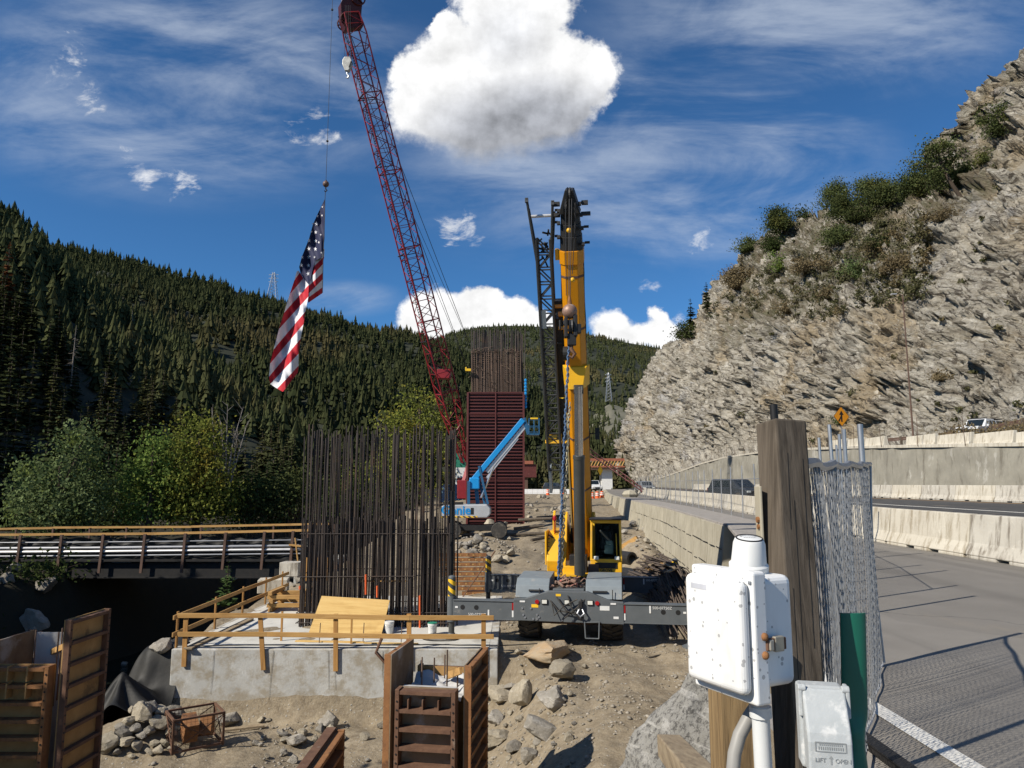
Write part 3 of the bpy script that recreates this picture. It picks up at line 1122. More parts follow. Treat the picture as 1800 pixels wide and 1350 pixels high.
M['chrome'] = mat('cylinder_rod', (.55, .55, .55), (.45, .45, .45), 3, .22, .9)
M['cyl'] = mat('cylinder_barrel', (.065, .066, .06), (.05, .052, .048), 2, .42, .1)
M['steel'] = mat('galvanised_steel', (.42, .43, .44), (.33, .34, .35), 6, .45, .75)
M['wire'] = mat('fence_wire', (.33, .34, .35), (.25, .26, .27), 6, .5, .5)
M['silver'] = mat('pale_metal', (.62, .62, .62), (.5, .5, .5), 3, .4, .4)
M['cable'] = mat('wire_rope', (.035, .035, .038), (.05, .05, .05), 10, .6, .3)
M['white'] = mat('white_paint', (.72, .72, .70), (.64, .64, .61), 3, .5, 0, c3=(.50, .48, .43), c3lo=.55, c3hi=.8, s3=6)
M['offwhite'] = mat('white_plastic_pail', (.68, .68, .66), (.6, .6, .57), 3, .5, 0, c3=(.4, .38, .34), c3lo=.6, c3hi=.72, s3=5)
M['blue'] = mat('lift_blue_paint', (.012, .26, .60), (.012, .23, .54), 2, .4, 0)
M['dblue'] = mat('dark_blue_steel', (.02, .10, .20), (.018, .085, .17), 2, .5, 0)
M['liftgrey'] = mat('lift_grey_cover', (.40, .41, .42), (.34, .35, .36), 1.5, .5, 0)
M['signorange'] = mat('sign_orange', (.90, .33, .01), (.86, .31, .01), 5, .5)
M['signyellow'] = mat('sign_yellow', (.85, .50, .01), (.82, .48, .01), 5, .5)
M['signblack'] = mat('sign_black', (.012, .012, .012), None, 5, .6)
M['safeyellow'] = mat('safety_yellow', (.85, .52, .02), (.75, .45, .02), 6, .5, 0)
M['red'] = mat('red_lens', (.35, .01, .012), (.30, .01, .01), 5, .3)
M['orangepaint'] = mat('orange_marking', (.75, .13, .03), (.65, .11, .03), 5, .6)
M['lamp'] = mat('lamp_lens', (.70, .70, .62), (.6, .6, .55), 9, .2)
M['tarp'] = mat('black_tarp', (.012, .012, .011), (.022, .021, .018), 2, .62, 0, .3, 9, spec=.35)
M['carwhite'] = mat('white_car_paint', (.70, .70, .69), None, 2, .3, 0, coat=.4)
M['cardark'] = mat('dark_car_paint', (.03, .036, .042), None, 2, .3, 0, coat=.4)
M['deckorange'] = mat('red_orange_timber', (.34, .12, .07), (.28, .09, .05), 1, .7)
M['brown'] = mat('weathering_steel', (.12, .07, .05), (.09, .055, .04), 2, .8)
M['green'] = mat('green_plastic', (.012, .13, .085), (.010, .105, .07), 3, .38, 0, c3=(.02, .18, .12), s3=2)
M['pvc'] = mat('pvc_white', (.62, .63, .62), (.56, .57, .56), 4, .45, 0, c3=(.40, .39, .36), c3lo=.6, c3hi=.8, s3=6)
M['pvcgrey'] = mat('pvc_grey', (.30, .29, .27), (.26, .25, .23), 5, .5, 0)
M['outlet'] = mat('weathered_grey_plastic', (.42, .44, .44), (.37, .39, .39), 8, .6, 0, .1, 60, c3=(.58, .58, .56), c3lo=.5, c3hi=.68, s3=16)
M['mp'] = None

m, t, b = base_mat('speckled_white_enclosure')
co = coords(t)
vd = t.voro(co, 70, 'F1', 'Distance')
vc = t.voro(co, 70, 'F1', 'Color')
sep = t.node('ShaderNodeSeparateColor')
t.put(sep.inputs[0], vc)
spk = t.m('MULTIPLY', t.m('LESS_THAN', vd, t.m('MULTIPLY', sep.outputs[1], .44)), t.m('GREATER_THAN', sep.outputs[0], .62))
col = t.mix(t.ss(t.noise(co, 9, 6), .5, .75), (.74, .74, .72), (.66, .66, .64))
col = t.mix(t.m('MULTIPLY', t.ss(t.noise(t.mp(co, (1, 1, .25)), 14, 8, .7), .5, .72), .4), col, (.50, .48, .43))
col = t.mix(t.m('MULTIPLY', spk, .75), col, (.27, .27, .27))
t.put(b.inputs['Base Color'], col)
b.inputs['Roughness'].default_value = .45
M['encl'] = m

m, t, b = base_mat('tinted_glass')
b.inputs['Base Color'].default_value = (.012, .018, .022, 1)
b.inputs['Roughness'].default_value = .06
b.inputs['Specular IOR Level'].default_value = .6
M['glass'] = m
m, t, b = base_mat('clear_cab_glass')
b.inputs['Base Color'].default_value = (.75, .82, .82, 1)
b.inputs['Roughness'].default_value = .02
b.inputs['Transmission Weight'].default_value = 1.0
b.inputs['IOR'].default_value = 1.05
b.inputs['Specular IOR Level'].default_value = .6
M['cabglass'] = m


def stripe_mat():
    m, t, b = base_mat('yellow_black_stripes')
    co = coords(t)
    s = t.node('ShaderNodeSeparateXYZ')
    t.put(s.inputs[0], co)
    q = t.m('FRACT', t.m('MULTIPLY', t.m('ADD', s.outputs[2], t.m('MULTIPLY', s.outputs[0], .7)), 3.6))
    t.put(b.inputs['Base Color'], t.mix(t.m('GREATER_THAN', q, .5), (.05, .055, .05), (.80, .48, .02)))
    b.inputs['Roughness'].default_value = .5
    return m


M['stripes'] = stripe_mat()

# ================================================================== WALLS, FENCES, BARRIERS
def wall_strip(mb, ya, yb, xf, ztop, zbot, batter, top_w, step=1.0, relief=.04, seed=1):
    n = max(2, int((yb - ya) / step))
    nzz = 10
    ys = np.linspace(ya, yb, n + 1)
    o = len(mb.v)
    rows = nzz + 3
    for y in ys:
        x = float(xf(y))
        zt, zb_ = float(ztop(y)), float(zbot(y))
        for k in range(nzz + 1):
            t_ = k / nzz
            z = zb_ + (zt - zb_) * t_
            r = float(vnoise(np.array([y * .6]), np.array([z * .8]), None, seed)[0]) * relief
            mb.v.append((x - batter * (1 - t_) + r, y, z))
        mb.v.append((x + .05, y, zt + .015))
        mb.v.append((x + top_w, y, zt))
    for i in range(n):
        for k in range(rows - 1):
            a = o + i * rows + k
            mb.f.append((a, a + rows, a + rows + 1, a + 1))
    for e in (0, n):
        a = o + e * rows
        c = len(mb.v)
        mb.v.append((mb.v[a + rows - 1][0], ys[e], float(zbot(ys[e]))))
        fc = tuple(a + k for k in range(rows)) + (c,)
        mb.f.append(fc if e == 0 else fc[::-1])
    return mb


zb_site = lambda y: float(pad_z(y)) - .6
rw = thing('retaining_wall', 'streaked concrete retaining wall holding up the road beside the yellow crane', 'wall', (8.3, 29, -3.4))
obj('wall_face', wall_strip(MB(), 28.9, 84, fW, lambda y: -.06, zb_site, .35, 2.9), M['wall'], rw, True, 0, True)
mbj = MB()
for q in (.9, 1.75, 2.55):                      # pour joints, shallow dark cracks proud of the face by a few millimetres
    y = 29.2
    while y < 82:
        L = random.uniform(.5, 1.8)
        z0 = -.06 - q + random.uniform(-.03, .03)
        bx = lambda yy, zz: float(fW(yy)) - .35 * min(1, (-.06 - zz) / 3.9) - .03
        mbj.beam((bx(y, z0), y, z0), (bx(y + L, z0), y + L, z0 + random.uniform(-.03, .03)), .03, .025)
        y += L + random.uniform(.1, .9)
obj('crack', mbj, M['black'], rw, False, 0, True)['kind'] = 'stuff'
obj('coping', wall_strip(MB(), 28.9, 84, lambda y: fW(y) + .03, lambda y: .03, lambda y: -.055, 0, 1.9, 2, .006), M['apron'], rw, False, 0, True)

rw2 = thing('retaining_wall', 'recessed stretch of retaining wall just behind the white meter cap', 'wall', (7.5, 27, -3.4))
obj('wall_face', wall_strip(MB(), 11, 28.2, lambda y: fW(y) + .55, lambda y: -.12, lambda y: -4.0, .2, 1.5), M['wall'], rw2, True, 0, True)
obj('coping', wall_strip(MB(), 12.5, 28.85, lambda y: fW(y) + .1, lambda y: .03, lambda y: -.06, 0, 1.1, 2, .006), M['apron'], rw2, False, 0, True)
rw3 = thing('retaining_wall', 'far stretch of low retaining wall beyond the dark gap', 'wall', (12.5, 87, -1.4))
obj('wall_face', wall_strip(MB(), 87, 200, lambda y: fW(y) - .2, lambda y: -.03, lambda y: pad_z(y) - .6, .3, 2.5, 3), M['wall'], rw3, True, 0, True)

uw = thing('retaining_wall', 'tall stained sprayed concrete wall behind the far lanes', 'wall', (28, 54, .5))
upz = lambda y: float(np.interp(y, UP_Y, UP_Z))
obj('wall_face', wall_strip(MB(), 20, 230, lambda y: fF(y) + 1.35, upz, lambda y: .2, .25, .5, 1.2, .18, 5), M['shotcrete'], uw, True, 0, True)
obj('coping', wall_strip(MB(), 20, 230, lambda y: fF(y) + 1.25, lambda y: upz(y) + .22, lambda y: upz(y) + .016, 0, .55, 2, .03, 6), M['barrier'], uw, False, 0, True)
dp = MB()
p0 = at(1280, 840, 84)
y0 = 86.0
xw = float(fF(y0)) + 1.25
dp.grid(lambda u, v: (xw - .12 - .10 * math.sin(u * 14 + v * 3) - .25 * (1 - v) * .3, y0 + (u - .5) * 2.0 + (1 - v) * .9, .6 + (upz(y0) + .35 - .6) * v), 14, 12)
solo('drape', dp, M['tarp'], 'black fabric strip hanging down the sprayed concrete wall', 'fabric', smooth='all')


# ---- concrete barriers
def barrier_mesh(L, h):
    mb = MB()
    prof = [(-.30, .07), (-.30, .10), (-.19, .34), (-.105, h), (.105, h), (.19, .34), (.30, .10), (.30, .07)]
    mb.prism(prof, 'y', -L / 2 + .015, L / 2 - .015)
    for c, l in ((-L / 2 + .55, 1.0), (L / 2 - .55, 1.0), (0, .7)):
        mb.prism([(-.30, 0), (-.30, .071), (.30, .071), (.30, 0)], 'y', c - l / 2, c + l / 2)
    return mb


bar_me = barrier_mesh(3.6, .94).mesh('barrier')
bar_me2 = barrier_mesh(3.6, .94).mesh('barrier')
lab_near = ['rust-spotted concrete barrier at the right edge of the near row', 'pale concrete barrier with a dark notch at its foot, left of the rust-spotted one',
            'concrete barrier just right of the chain-link panel edge in the near row']
YJ = [16.2 + 3.62 * k for k in range(-4, 32)]
for i in range(len(YJ) - 1):
    ya, yb = YJ[i], YJ[i + 1]
    xa, xb = float(fB(ya)), float(fB(yb))
    vis = i - 3
    lab = lab_near[vis] if 0 <= vis < 3 else ('near-row concrete barrier outside the right edge of the picture' if vis < 0 else 'concrete barrier in the near row seen through the thin fence posts')
    o = link('concrete_barrier', bar_me if i % 3 else bar_me2, M['barrier2'] if i % 3 == 0 else M['barrier'], None, False, .02)
    o.location = ((xa + xb) / 2 + .3, (ya + yb) / 2, 0)
    o.rotation_euler = (0, 0, -math.atan2(xb - xa, yb - ya) + random.uniform(-.006, .006))
    tag(o, lab, 'barrier', 'concrete barriers in the near row')
YJ = [38 + 3.62 * k for k in range(-6, 26)]
ords = ['second', 'third', 'fourth', 'fifth', 'sixth', 'seventh']
k = 0
for i in range(len(YJ) - 1):
    ya, yb = YJ[i], YJ[i + 1]
    xa, xb = float(fF(ya)), float(fF(yb))
    pxa = 900 + 1280 * xa / ya
    lab = 'concrete barrier in the far row at the foot of the sprayed concrete wall'
    if 1530 < pxa < 1800:
        lab = '%s concrete barrier from the right edge in the far row beyond the road' % ords[min(k, 5)]
        k += 1
    o = link('concrete_barrier', bar_me if i % 2 else bar_me2, None, None, False, .02)
    o.location = ((xa + xb) / 2, (ya + yb) / 2, .56)
    o.rotation_euler = (0, 0, -math.atan2(xb - xa, yb - ya))
    tag(o, lab, 'barrier', 'concrete barriers in the far row')
k = 0
for i, ya in enumerate([40.5, 44.3, 48.1, 51.9, 59, 62.7, 66.4]):
    x = float(fF(ya)) + 1.95
    o = link('concrete_barrier', bar_me, None, None, False, .02)
    o.location = (x, ya, upz(ya) + .03)
    o.scale = (1, 1, .93)
    o.rotation_euler = (0, 0, -math.atan2(float(fF(ya + 2) - fF(ya - 2)), 4))
    tag(o, ['concrete barrier on the wall top, first from the right edge', 'concrete barrier on the wall top, second from the right edge', 'concrete barrier on the wall top below the white truck',
            'concrete barrier on the wall top with a gap on its left', 'pale barrier on the wall top just left of the gap', 'pale barrier on the wall top, middle of the pale three',
            'pale barrier on the wall top nearest the orange sign'][i], 'barrier', 'concrete barriers on top of the wall')

# ---- thin rods standing along the wall top
for i in range(15):
    y = 46 + i * 5.2
    x = float(fF(y)) + 1.2
    a = random.uniform(-.1, .1)
    solo('marker_rod', MB().tube((0, 0, 0), (a, 0, 1.75 + random.uniform(-.2, .3)), .022, 5), M['rebar2'], 'thin dark rod standing on the top edge of the sprayed concrete wall', 'rod',
         'rods along the wall top', (x, y, upz(y) + .1))

# ---- far fence on the retaining wall
fpts = []
y = 10.2
while y < 96:
    fpts.append((float(np.interp(y, FENCE_Y, FENCE_X)), y))
    y += 2.95
ff = thing('wire_fence', 'long thin wire fence on the retaining wall top, with tall steel posts', 'fence', (fpts[0][0], fpts[0][1], 0))
pm = MB().tube((0, 0, -.05), (0, 0, 2.42), .026, 6).mesh('post')
for x, y in fpts:
    o = link('post', pm, M['steel'], ff)
    o.location = (x - fpts[0][0] + random.uniform(-.03, .03), y - fpts[0][1], 0)
    o.rotation_euler = (random.uniform(-.015, .015), random.uniform(-.02, .02), 0)
V, Fc = [], []
tot = sum(math.hypot(b_[0] - a_[0], b_[1] - a_[1]) for a_, b_ in zip(fpts[:-1], fpts[1:]))
for a_, b_ in zip(fpts[:-1], fpts[1:]):
    L = math.hypot(b_[0] - a_[0], b_[1] - a_[1])
    nn = int(L / .085)
    d = np.array([(b_[0] - a_[0]) / L, (b_[1] - a_[1]) / L, 0])
    for i in range(nn):
        for s in (1, -1):
            h = 1.75
            n2_ = 20
            zz = np.linspace(.05, .05 + h, n2_ + 1)
            tri = .0425 * (np.arange(n2_ + 1) % 2) * s
            p = np.array([a_[0], a_[1], 0]) + d * (i * .085) + d * tri[:, None]
            p[:, 2] = zz
            w = d * .0022
            o = len(V)
            for q in p:
                V.append(q - w)
                V.append(q + w)
            for k in range(n2_):
                Fc.append((o + 2 * k, o + 2 * k + 1, o + 2 * k + 3, o + 2 * k + 2))
me = np_mesh('mesh_wire', np.array(V) - np.array([fpts[0][0], fpts[0][1], 0]), np.array(Fc))
link('mesh_wire', me, M['wire'], ff)['kind'] = 'stuff'
mb = MB()
mb.path([(x, y, 1.8) for x, y in fpts], .012, 4)
obj('top_wire', mb, M['steel'], ff, False, 0, True)

# ---- near chain-link panel
A_ = Vector((1.08, 2.75, 0))
E_ = Vector((3.30, 6.75, 0))
nf = thing('chain_link_fence', 'galvanised chain-link panel running away from the timber post beside the road', 'fence', tuple(A_))
dv_ = (E_ - A_)
L = dv_.length
d = dv_.normalized()
nrm = Vector((d.y, -d.x, 0))
V, Fc = [], []


def fence_off(s, z):
    """sag and bulge of the loose mesh"""
    return .035 * math.sin(s * 2.3 + z * .5) * math.sin(z * 1.7) + .012 * math.sin(s * 7.1 + .6 * math.sin(z * 2))


def top_z(s):
    return 1.66 + .10 * (s / L) + .010 * math.sin(s * 6)


pitch = .041
nw = int(L / pitch)
for i in range(nw):
    for sgn in (1, -1):
        s0 = i * pitch + random.uniform(-.008, .008)
        zj = random.uniform(0, .03)
        jo = random.uniform(-.006, .006)
        hz = top_z(s0)
        nseg = int((hz - .03) / .031)
        prev = []
        for k in range(nseg + 1):
            z = .03 + k * .031 + zj
            s = s0 + sgn * pitch / 2 * (k % 2)
            p = A_ + d * s + nrm * (fence_off(s, z) + .004 * sgn + jo)
            p.z = z
            prev.append(p)
        o = len(V)
        r = .0019
        for p in prev:
            V += [tuple(p + d * r), tuple(p - d * r * .5 + nrm * r), tuple(p - d * r * .5 - nrm * r)]
        for k in range(nseg):
            a = o + k * 3
            for q in range(3):
                q2 = (q + 1) % 3
                Fc.append((a + q, a + q2, a + 3 + q2, a + 3 + q))
me = np_mesh('mesh_wire', np.array(V) - np.array(A_), np.array(Fc))
link('mesh_wire', me, M['wire'], nf)['kind'] = 'stuff'
for s, hgt, r in ((.06, 1.72, .02), (1.55, 1.70, .021), (L - .12, 2.14, .026)):
    p = A_ + d * s - nrm * .05
    obj('post', MB().tube((p.x, p.y, -.1), (p.x + random.uniform(-.01, .01), p.y, hgt), r, 10), M['steel'], nf, True, 0, True)
pts = [A_ + d * (L * k / 24) + nrm * fence_off(L * k / 24, 1.66) + Vector((0, 0, top_z(L * k / 24) + .01)) for k in range(25)]
obj('top_rail', MB().path(pts, .021, 6), M['steel'], nf, True, 0, True)
pts = [A_ + d * L + nrm * fence_off(L, z) + Vector((0, 0, z)) for z in np.linspace(.02, 1.76, 14)]
obj('edge_wire', MB().path(pts, .011, 6), M['steel'], nf, True, 0, True)
pts = [A_ + d * (L * k / 24) + nrm * (fence_off(L * k / 24, .03)) + Vector((0, 0, .03)) for k in range(25)]
obj('bottom_wire', MB().path(pts, .008, 6), M['steel'], nf, True, 0, True)
for i, (px, Y, top) in enumerate(((1489, 9.2, 2.28), (1480, 12.2, 2.42), (1474, 15.6, 2.42), (1463, 19.5, 2.42))):
    p = at(px, 850, Y)
    solo('fence_pole', MB().tube((0, 0, 0), (0, 0, top), .026, 8), M['steel'],
         ['bare galvanised pole right behind the tall pole of the chain-link panel', 'second bare galvanised pole behind the chain-link panel', 'third bare galvanised pole behind the chain-link panel',
          'farthest bare galvanised pole behind the chain-link panel'][i], 'pole', 'bare fence poles by the shoulder', (p.x, p.y, 0))

# ---- steel kerb and apron beside the camera
mb = MB()
mb.box((2.20, 3.2, .02), (.035, 7.6, .09))
mb.box((2.165, 3.2, .058), (.07, 7.6, .012))
solo('steel_kerb', mb, M['black'], 'dark rusty steel channel edging the road shoulder below the green post', 'kerb', bevel=.008)
mb = MB()
mb.grid(lambda u, v: (1.72 + u * .47, -1 + v * 7.0, -.03 + .02 * math.sin(v * 17) * (1 - u)), 10, 40)
tag(obj('pavement', mb, M['apron']), kind='structure')
# ================================================================== FOOTING, CAGE, COLUMN, FORMS
SZ = -3.36
ft = thing('concrete_footing', 'large pale concrete footing block in front of the rebar cage', 'footing', (-5.4, 28, -5.6))
mb = MB()
xs_ = np.linspace(-10.3, -.43, 60)
mb.box((-5.365, 28.2, -4.48), (9.87, 10.6, 2.24))
obj('block', mb, M['footing'], ft, False, .03, True)
mb = MB()
mb.grid(lambda u, v: (-10.1 + u * 9.4, 23.1 + v * 10.3, SZ + .012 + .006 * math.sin(u * 40 + v * 23)), 20, 20)
obj('top_finish', mb, mat('trowelled_concrete', (.60, .585, .53), (.50, .485, .435), .7, .85, world=True, c3=(.33, .31, .27), c3lo=.52, c3hi=.72, s3=.8, bump=.2, bscale=20), ft, True, 0, True)
mb = MB()
for x in (-9.0, -7.2, -5.55, -5.3, -3.9):
    mb.path([(x, 22.885, SZ - .05), (x + random.uniform(-.06, .06), 22.884, SZ - .7), (x + random.uniform(-.1, .1), 22.884, SZ - random.uniform(1.0, 1.7))], [.005, .004, .002], 4)
obj('drip_stain', mb, M['black'], ft, False, 0, True)['kind'] = 'stuff'

# timber guard rail on the front edge
gr = thing('timber_guard_rail', 'orange-brown timber guard rail nailed along the front of the footing', 'guard rail', (-5.4, 22.85, SZ))
for px, yb, lean in ((323, 1172, .02), (463, 1178, -.03), (590, 1180, 0), (719, 1175, .0), (850, 1186, .0)):
    a = at(px + lean * 200, 1083, 22.84)
    c_ = at(px, yb, 22.84)
    obj('post', MB().beam((a.x, 22.845, a.z + .07), (c_.x, 22.845, c_.z), .14, .045, (0, 1, 0)), M['lumber_z'], gr, False, .006, True)
for zt, n0 in ((1083, 0), (1116, 1)):
    for a, b_ in ((312, 480), (470, 720), (700, 868)):
        pa, pb = at(a, zt + (3 if a > 600 else -1), 22.79), at(b_, zt + (3 if b_ > 500 else -1), 22.79)
        obj('rail', MB().beam((pa.x, 22.795 - .004 * (a == 470), pa.z), (pb.x, 22.795 - .004 * (a == 470), pb.z), .045, .14), M['lumber_x'], gr, False, .006, True)
gs = thing('timber_guard_rail', 'timber guard rail climbing along the left edge of the footing', 'guard rail', (-10.25, 28, SZ))
for y in (23.1, 26.0, 28.6, 31.2, 33.4):
    obj('post', MB().box((-10.25, y, SZ + .42), (.05, .10, 1.3)), M['lumber_z'], gs, False, .006, True)
for z in (.95, .45):
    obj('rail', MB().beam((-10.20, 22.7, SZ + z), (-10.15, 28.2, SZ + z + .02), .045, .13), M['lumber_y'], gs, False, .006, True)
    obj('rail', MB().beam((-10.16, 27.9, SZ + z + .03), (-10.1, 33.8, SZ + z), .045, .13), M['lumber_y'], gs, False, .006, True)
solo('timber_stake', MB().box((0, 0, .5), (.06, .05, 1.0)), M['lumber_z'], 'short timber stake standing on the footing inside the front rail, by the cage corner', 'stake', None, tuple(at(494, 1132, 24.0)))
solo('timber_stake', MB().box((0, 0, .42), (.05, .05, .85)), M['lumber_z'], 'short dark stake in front of the plywood sheet on the footing', 'stake', None, tuple(at(617, 1137, 23.6)))
for i, px in enumerate((561, 638, 705)):
    p = at(px, 1130, 23.7)
    solo('rebar_stub', MB().tube((0, 0, 0), (.02, 0, .62), .014, 6), M['rebar2'], ['thin rebar stub standing before the left of the plywood sheet', 'thin rebar stub standing before the right of the plywood sheet', 'thin rebar stub standing near the white buckets'][i],
         'rebar', 'rebar stubs on the footing', (p.x, p.y, SZ))

# rebar cage
CX0, CX1, CY0, CY1 = -7.42, -2.25, 26.3, 28.5
cg = thing('rebar_cage', 'dense dark rebar cage rising from the footing in front of the wooded hill', 'rebar cage', ((CX0 + CX1) / 2, 27.4, SZ))
spots = []
for i in range(44):
    t_ = i / 43
    spots.append((CX0 + (CX1 - CX0) * t_, CY0))
    spots.append((CX0 + (CX1 - CX0) * t_ + .05, CY1))
for i in range(22):
    t_ = i / 21
    spots.append((CX0 + .2 + (CX1 - CX0 - .4) * t_, CY0 + .28))
    if i % 2:
        spots.append((CX0 + .2 + (CX1 - CX0 - .4) * t_, CY1 - .28))
for i in range(9):
    t_ = (i + 1) / 10
    spots.append((CX0, CY0 + (CY1 - CY0) * t_))
    spots.append((CX1, CY0 + (CY1 - CY0) * t_))
for x, y in spots:
    x += random.uniform(-.035, .035)
    y += random.uniform(-.03, .03)
    h = 6.75 + random.choice((0, 0, .12, .3, -.1)) + random.uniform(-.05, .05)
    lx, ly = random.uniform(-.10, .12), random.uniform(-.08, .08)
    obj('rebar', MB().path([(x, y, SZ), (x + lx * .35, y + ly * .3, SZ + h * .5), (x + lx, y + ly, SZ + h)], .025, 5), M['rebar'], cg, True, 0, True)
for i in range(118):
    front = i < 92
    x = CX0 + .02 + (CX1 - CX0 - .04) * ((i % 46) / 45 if front else (i - 92) / 25)
    y = (CY0 - .07 if i < 46 else CY0 + .22) if front else CY1 + .06
    x += random.uniform(-.03, .03)
    h = 3.3 + random.choice((0, .3, .45)) + random.uniform(-.08, .08)
    obj('dowel', MB().tube((x, y, SZ), (x + random.uniform(-.05, .05), y + random.uniform(-.02, .05), SZ + h), .024, 5), M['rebar'], cg, True, 0, True)
for z, e in ((1.72, .10), (.5, .09), (3.2, .07), (.15, .1)):
    mb = MB()
    c4 = [(CX0 - e, CY0 - e), (CX1 - (1.2 if z == 1.72 else -e), CY0 - e), (CX1 + e, CY1 + e), (CX0 - e, CY1 + e)]
    mb.path([(x, y, SZ + z + random.uniform(-.02, .02)) for x, y in c4] + [(c4[0][0], c4[0][1], SZ + z)], .017, 5)
    obj('tie_hoop', mb, M['rebar'], cg, True, 0, True)
for (x, z, L_) in ((-4.5, 1.55, 1.6), (-6.0, .7, 1.2)):
    obj('spreader_board', MB().beam((x - L_ / 2, CY0 + .12, SZ + z), (x + L_ / 2, CY0 + .12, SZ + z), .09, .04), M['lumber_x'], cg, False, 0, True)
for (px, y0, y1) in ((738, 1047, 1107), (643, 1010, 1045), (663, 1030, 1050), (527, 1030, 1036), (706, 1104, 1112)):
    a, b_ = at(px, y0, 26.12), at(px, y1, 26.12)
    obj('orange_mark', MB().tube((a.x, 26.12, a.z), (b_.x, 26.12, b_.z), .035, 6), M['orangepaint'], cg, True, 0, True)
sp_ = at(793, 1103, 26.2)
solo('steel_post', MB().box((0, 0, 2.35), (.16, .16, 4.7)).box((.22, 0, 1.9), (.05, .05, 3.8)), M['black'], 'dark square steel post at the right end of the rebar cage', 'post', None, (sp_.x - .05, 26.6, SZ), bevel=.01)

# plywood, boards, pails on the footing
pl = [at(540, 1113, 24.6), at(668, 1117, 24.6)]
mb = MB()
x0, x1 = pl[0].x, pl[1].x
mb.beam(((x0 + x1) / 2, 24.75, SZ + .02), ((x0 + x1) / 2 + .06, 26.05, SZ + 1.02), x1 - x0, .02, (0, -1, 0))
solo('plywood_sheet', mb, M['plywood'], 'yellow plywood sheet leaning against the foot of the rebar cage', 'plywood', bevel=.002)


def pail(px, py, Y, lab, lid):
    p = at(px, py, Y)
    t_ = thing('bucket', lab, 'bucket', (p.x, p.y, SZ + .01), .4, 'white pails on the footing')
    obj('pail', MB().lathe([(.13, 0), (.15, .30), (.158, .31), (.158, .36), (.15, .365)], n=20), M['offwhite'], t_, True)
    obj('lid', MB().lathe([(.16, .362), (.16, .385), (.12, .39), (.01, .39)], n=20), lid, t_, True)
    obj('handle', MB().path([(.155 * math.cos(a), -.155 * math.sin(a), .31 - .1 * math.sin(a)) for a in np.linspace(0, PI, 10)], .004, 4), M['steel'], t_, True)


pail(684, 1113, 25.2, 'white bucket nearer the plywood sheet, without a green rim', M['offwhite'])
pail(760, 1112, 25.0, 'white bucket with a green rim right of the orange pipe mark', mat('green_lid', (.03, .25, .16), None, 4, .5))
for i, (a, b_, w) in enumerate(((at(520, 1122, 23.9), at(640, 1127, 23.7), .14), (at(640, 1128, 23.6), at(735, 1132, 23.5), .09))):
    solo('board', MB().beam((a.x, a.y, SZ + .035), (b_.x, b_.y, SZ + .035), w, .035), M['plywood'], ['long yellow board lying on the footing before the plywood sheet', 'short yellow board lying on the footing before the buckets'][i], 'board', 'loose boards on the footing')
rp = at(775, 1127, 24.2)
solo('hose_coil', MB().path([(.62 * math.cos(a), .52 * math.sin(a), .03 + .01 * math.sin(3 * a)) for a in np.linspace(0, 2 * PI * .93, 36)], .025, 6), M['rubber'], 'black hose coil lying on the footing under the crane outrigger', 'hose', None, (rp.x, 24.4, SZ + .02), smooth='all')
solo('rope_length', MB().path([(-9.6, 23.2, SZ + .03), (-7.8, 23.35, SZ + .03), (-5, 23.25, SZ + .03), (-2.3, 23.4, SZ + .03), (-.5, 23.2, SZ + .03), (1.2, 23.5, -3.3)], .018, 5), M['rubber'], 'thin black cable lying along the front edge of the footing top', 'cable')

# timber cribbing left of the cage
tx = at(505, 1080, 29.5)
for i in range(5):
    for j in range(2):
        b_ = MB().box((0, 0, 0), (1.5 if i % 2 else .16, .18 if i % 2 else 1.6, .15))
        solo('timber_block', b_, M['lumber_x'] if i % 2 else M['lumber_y'], 'squared timber in the cribbing stack left of the rebar cage', 'timber', 'timbers stacked left of the cage',
             (tx.x + (0 if i % 2 else (j - .5) * 1.2), 30 + ((j - .5) * 1.2 if i % 2 else 0), SZ + .09 + i * .155), bevel=.01, rz=random.uniform(-.06, .06))
for i in range(9):
    solo('plank', MB().box((0, 0, .5), (.12, .04, 1.0)), M['lumber_z'], 'upright plank in the timber panel behind the cribbing stack', 'plank', 'upright planks of the timber panel', (tx.x - .3 + i * .15, 32.6, SZ + .75), bevel=.005)
solo('concrete_block', MB().box((0, 0, .3), (1.3, .9, .6)), M['barrier'], 'pale concrete block behind the timber guard rail near the bridge end', 'block', None, (at(478, 1040, 34).x, 34.2, -3.3), bevel=.03, rz=.2)
solo('concrete_block', MB().box((0, 0, .35), (1.0, .8, .7)), M['barrier2'], 'small pale concrete block at the bridge end, farther than the other', 'block', None, (at(512, 1020, 38.5).x, 38.5, -3.1), bevel=.03, rz=-.1)

# ---- red form column
CY = 65.0
cz0 = -2.0
cxa, cxb = at(820, 800, CY).x, at(922, 800, CY).x
ctop = at(870, 690, CY).z
Wd = cxb - cxa
fc = thing('column_formwork', 'tall maroon steel formwork around the bridge pier, ribbed with horizontal channels', 'formwork', ((cxa + cxb) / 2, CY + 1.3, cz0))
obj('skin', MB().box((0, 0, (ctop - cz0) / 2), (Wd - .3, 2.5, ctop - cz0)), M['redskin'], fc)
H = ctop - cz0
nr = 41
rm = MB().box((0, 0, 0), (Wd / 2 - .16, .16, .045)).box((0, -.07, -.03), (Wd / 2 - .16, .02, .09)).mesh('rib')
rs = MB().box((0, 0, 0), (.12, 2.3, .06)).mesh('side_rib')
for i in range(nr):
    z = .08 + (H - .16) * i / (nr - 1)
    for s in (-1, 1):
        o = link('rib', rm, M['redform'], fc)
        o.location = (s * (Wd / 4 - .04), -1.33, z)
    o = link('side_rib', rs, M['redform'], fc)
    o.location = (Wd / 2 - .09, 0, z)
for x in (-Wd / 2 + .08, 0, Wd / 2 - .08):
    obj('upright', MB().box((x, -1.38, H / 2), (.17 if x else .10, .24, H)), M['redform'], fc)
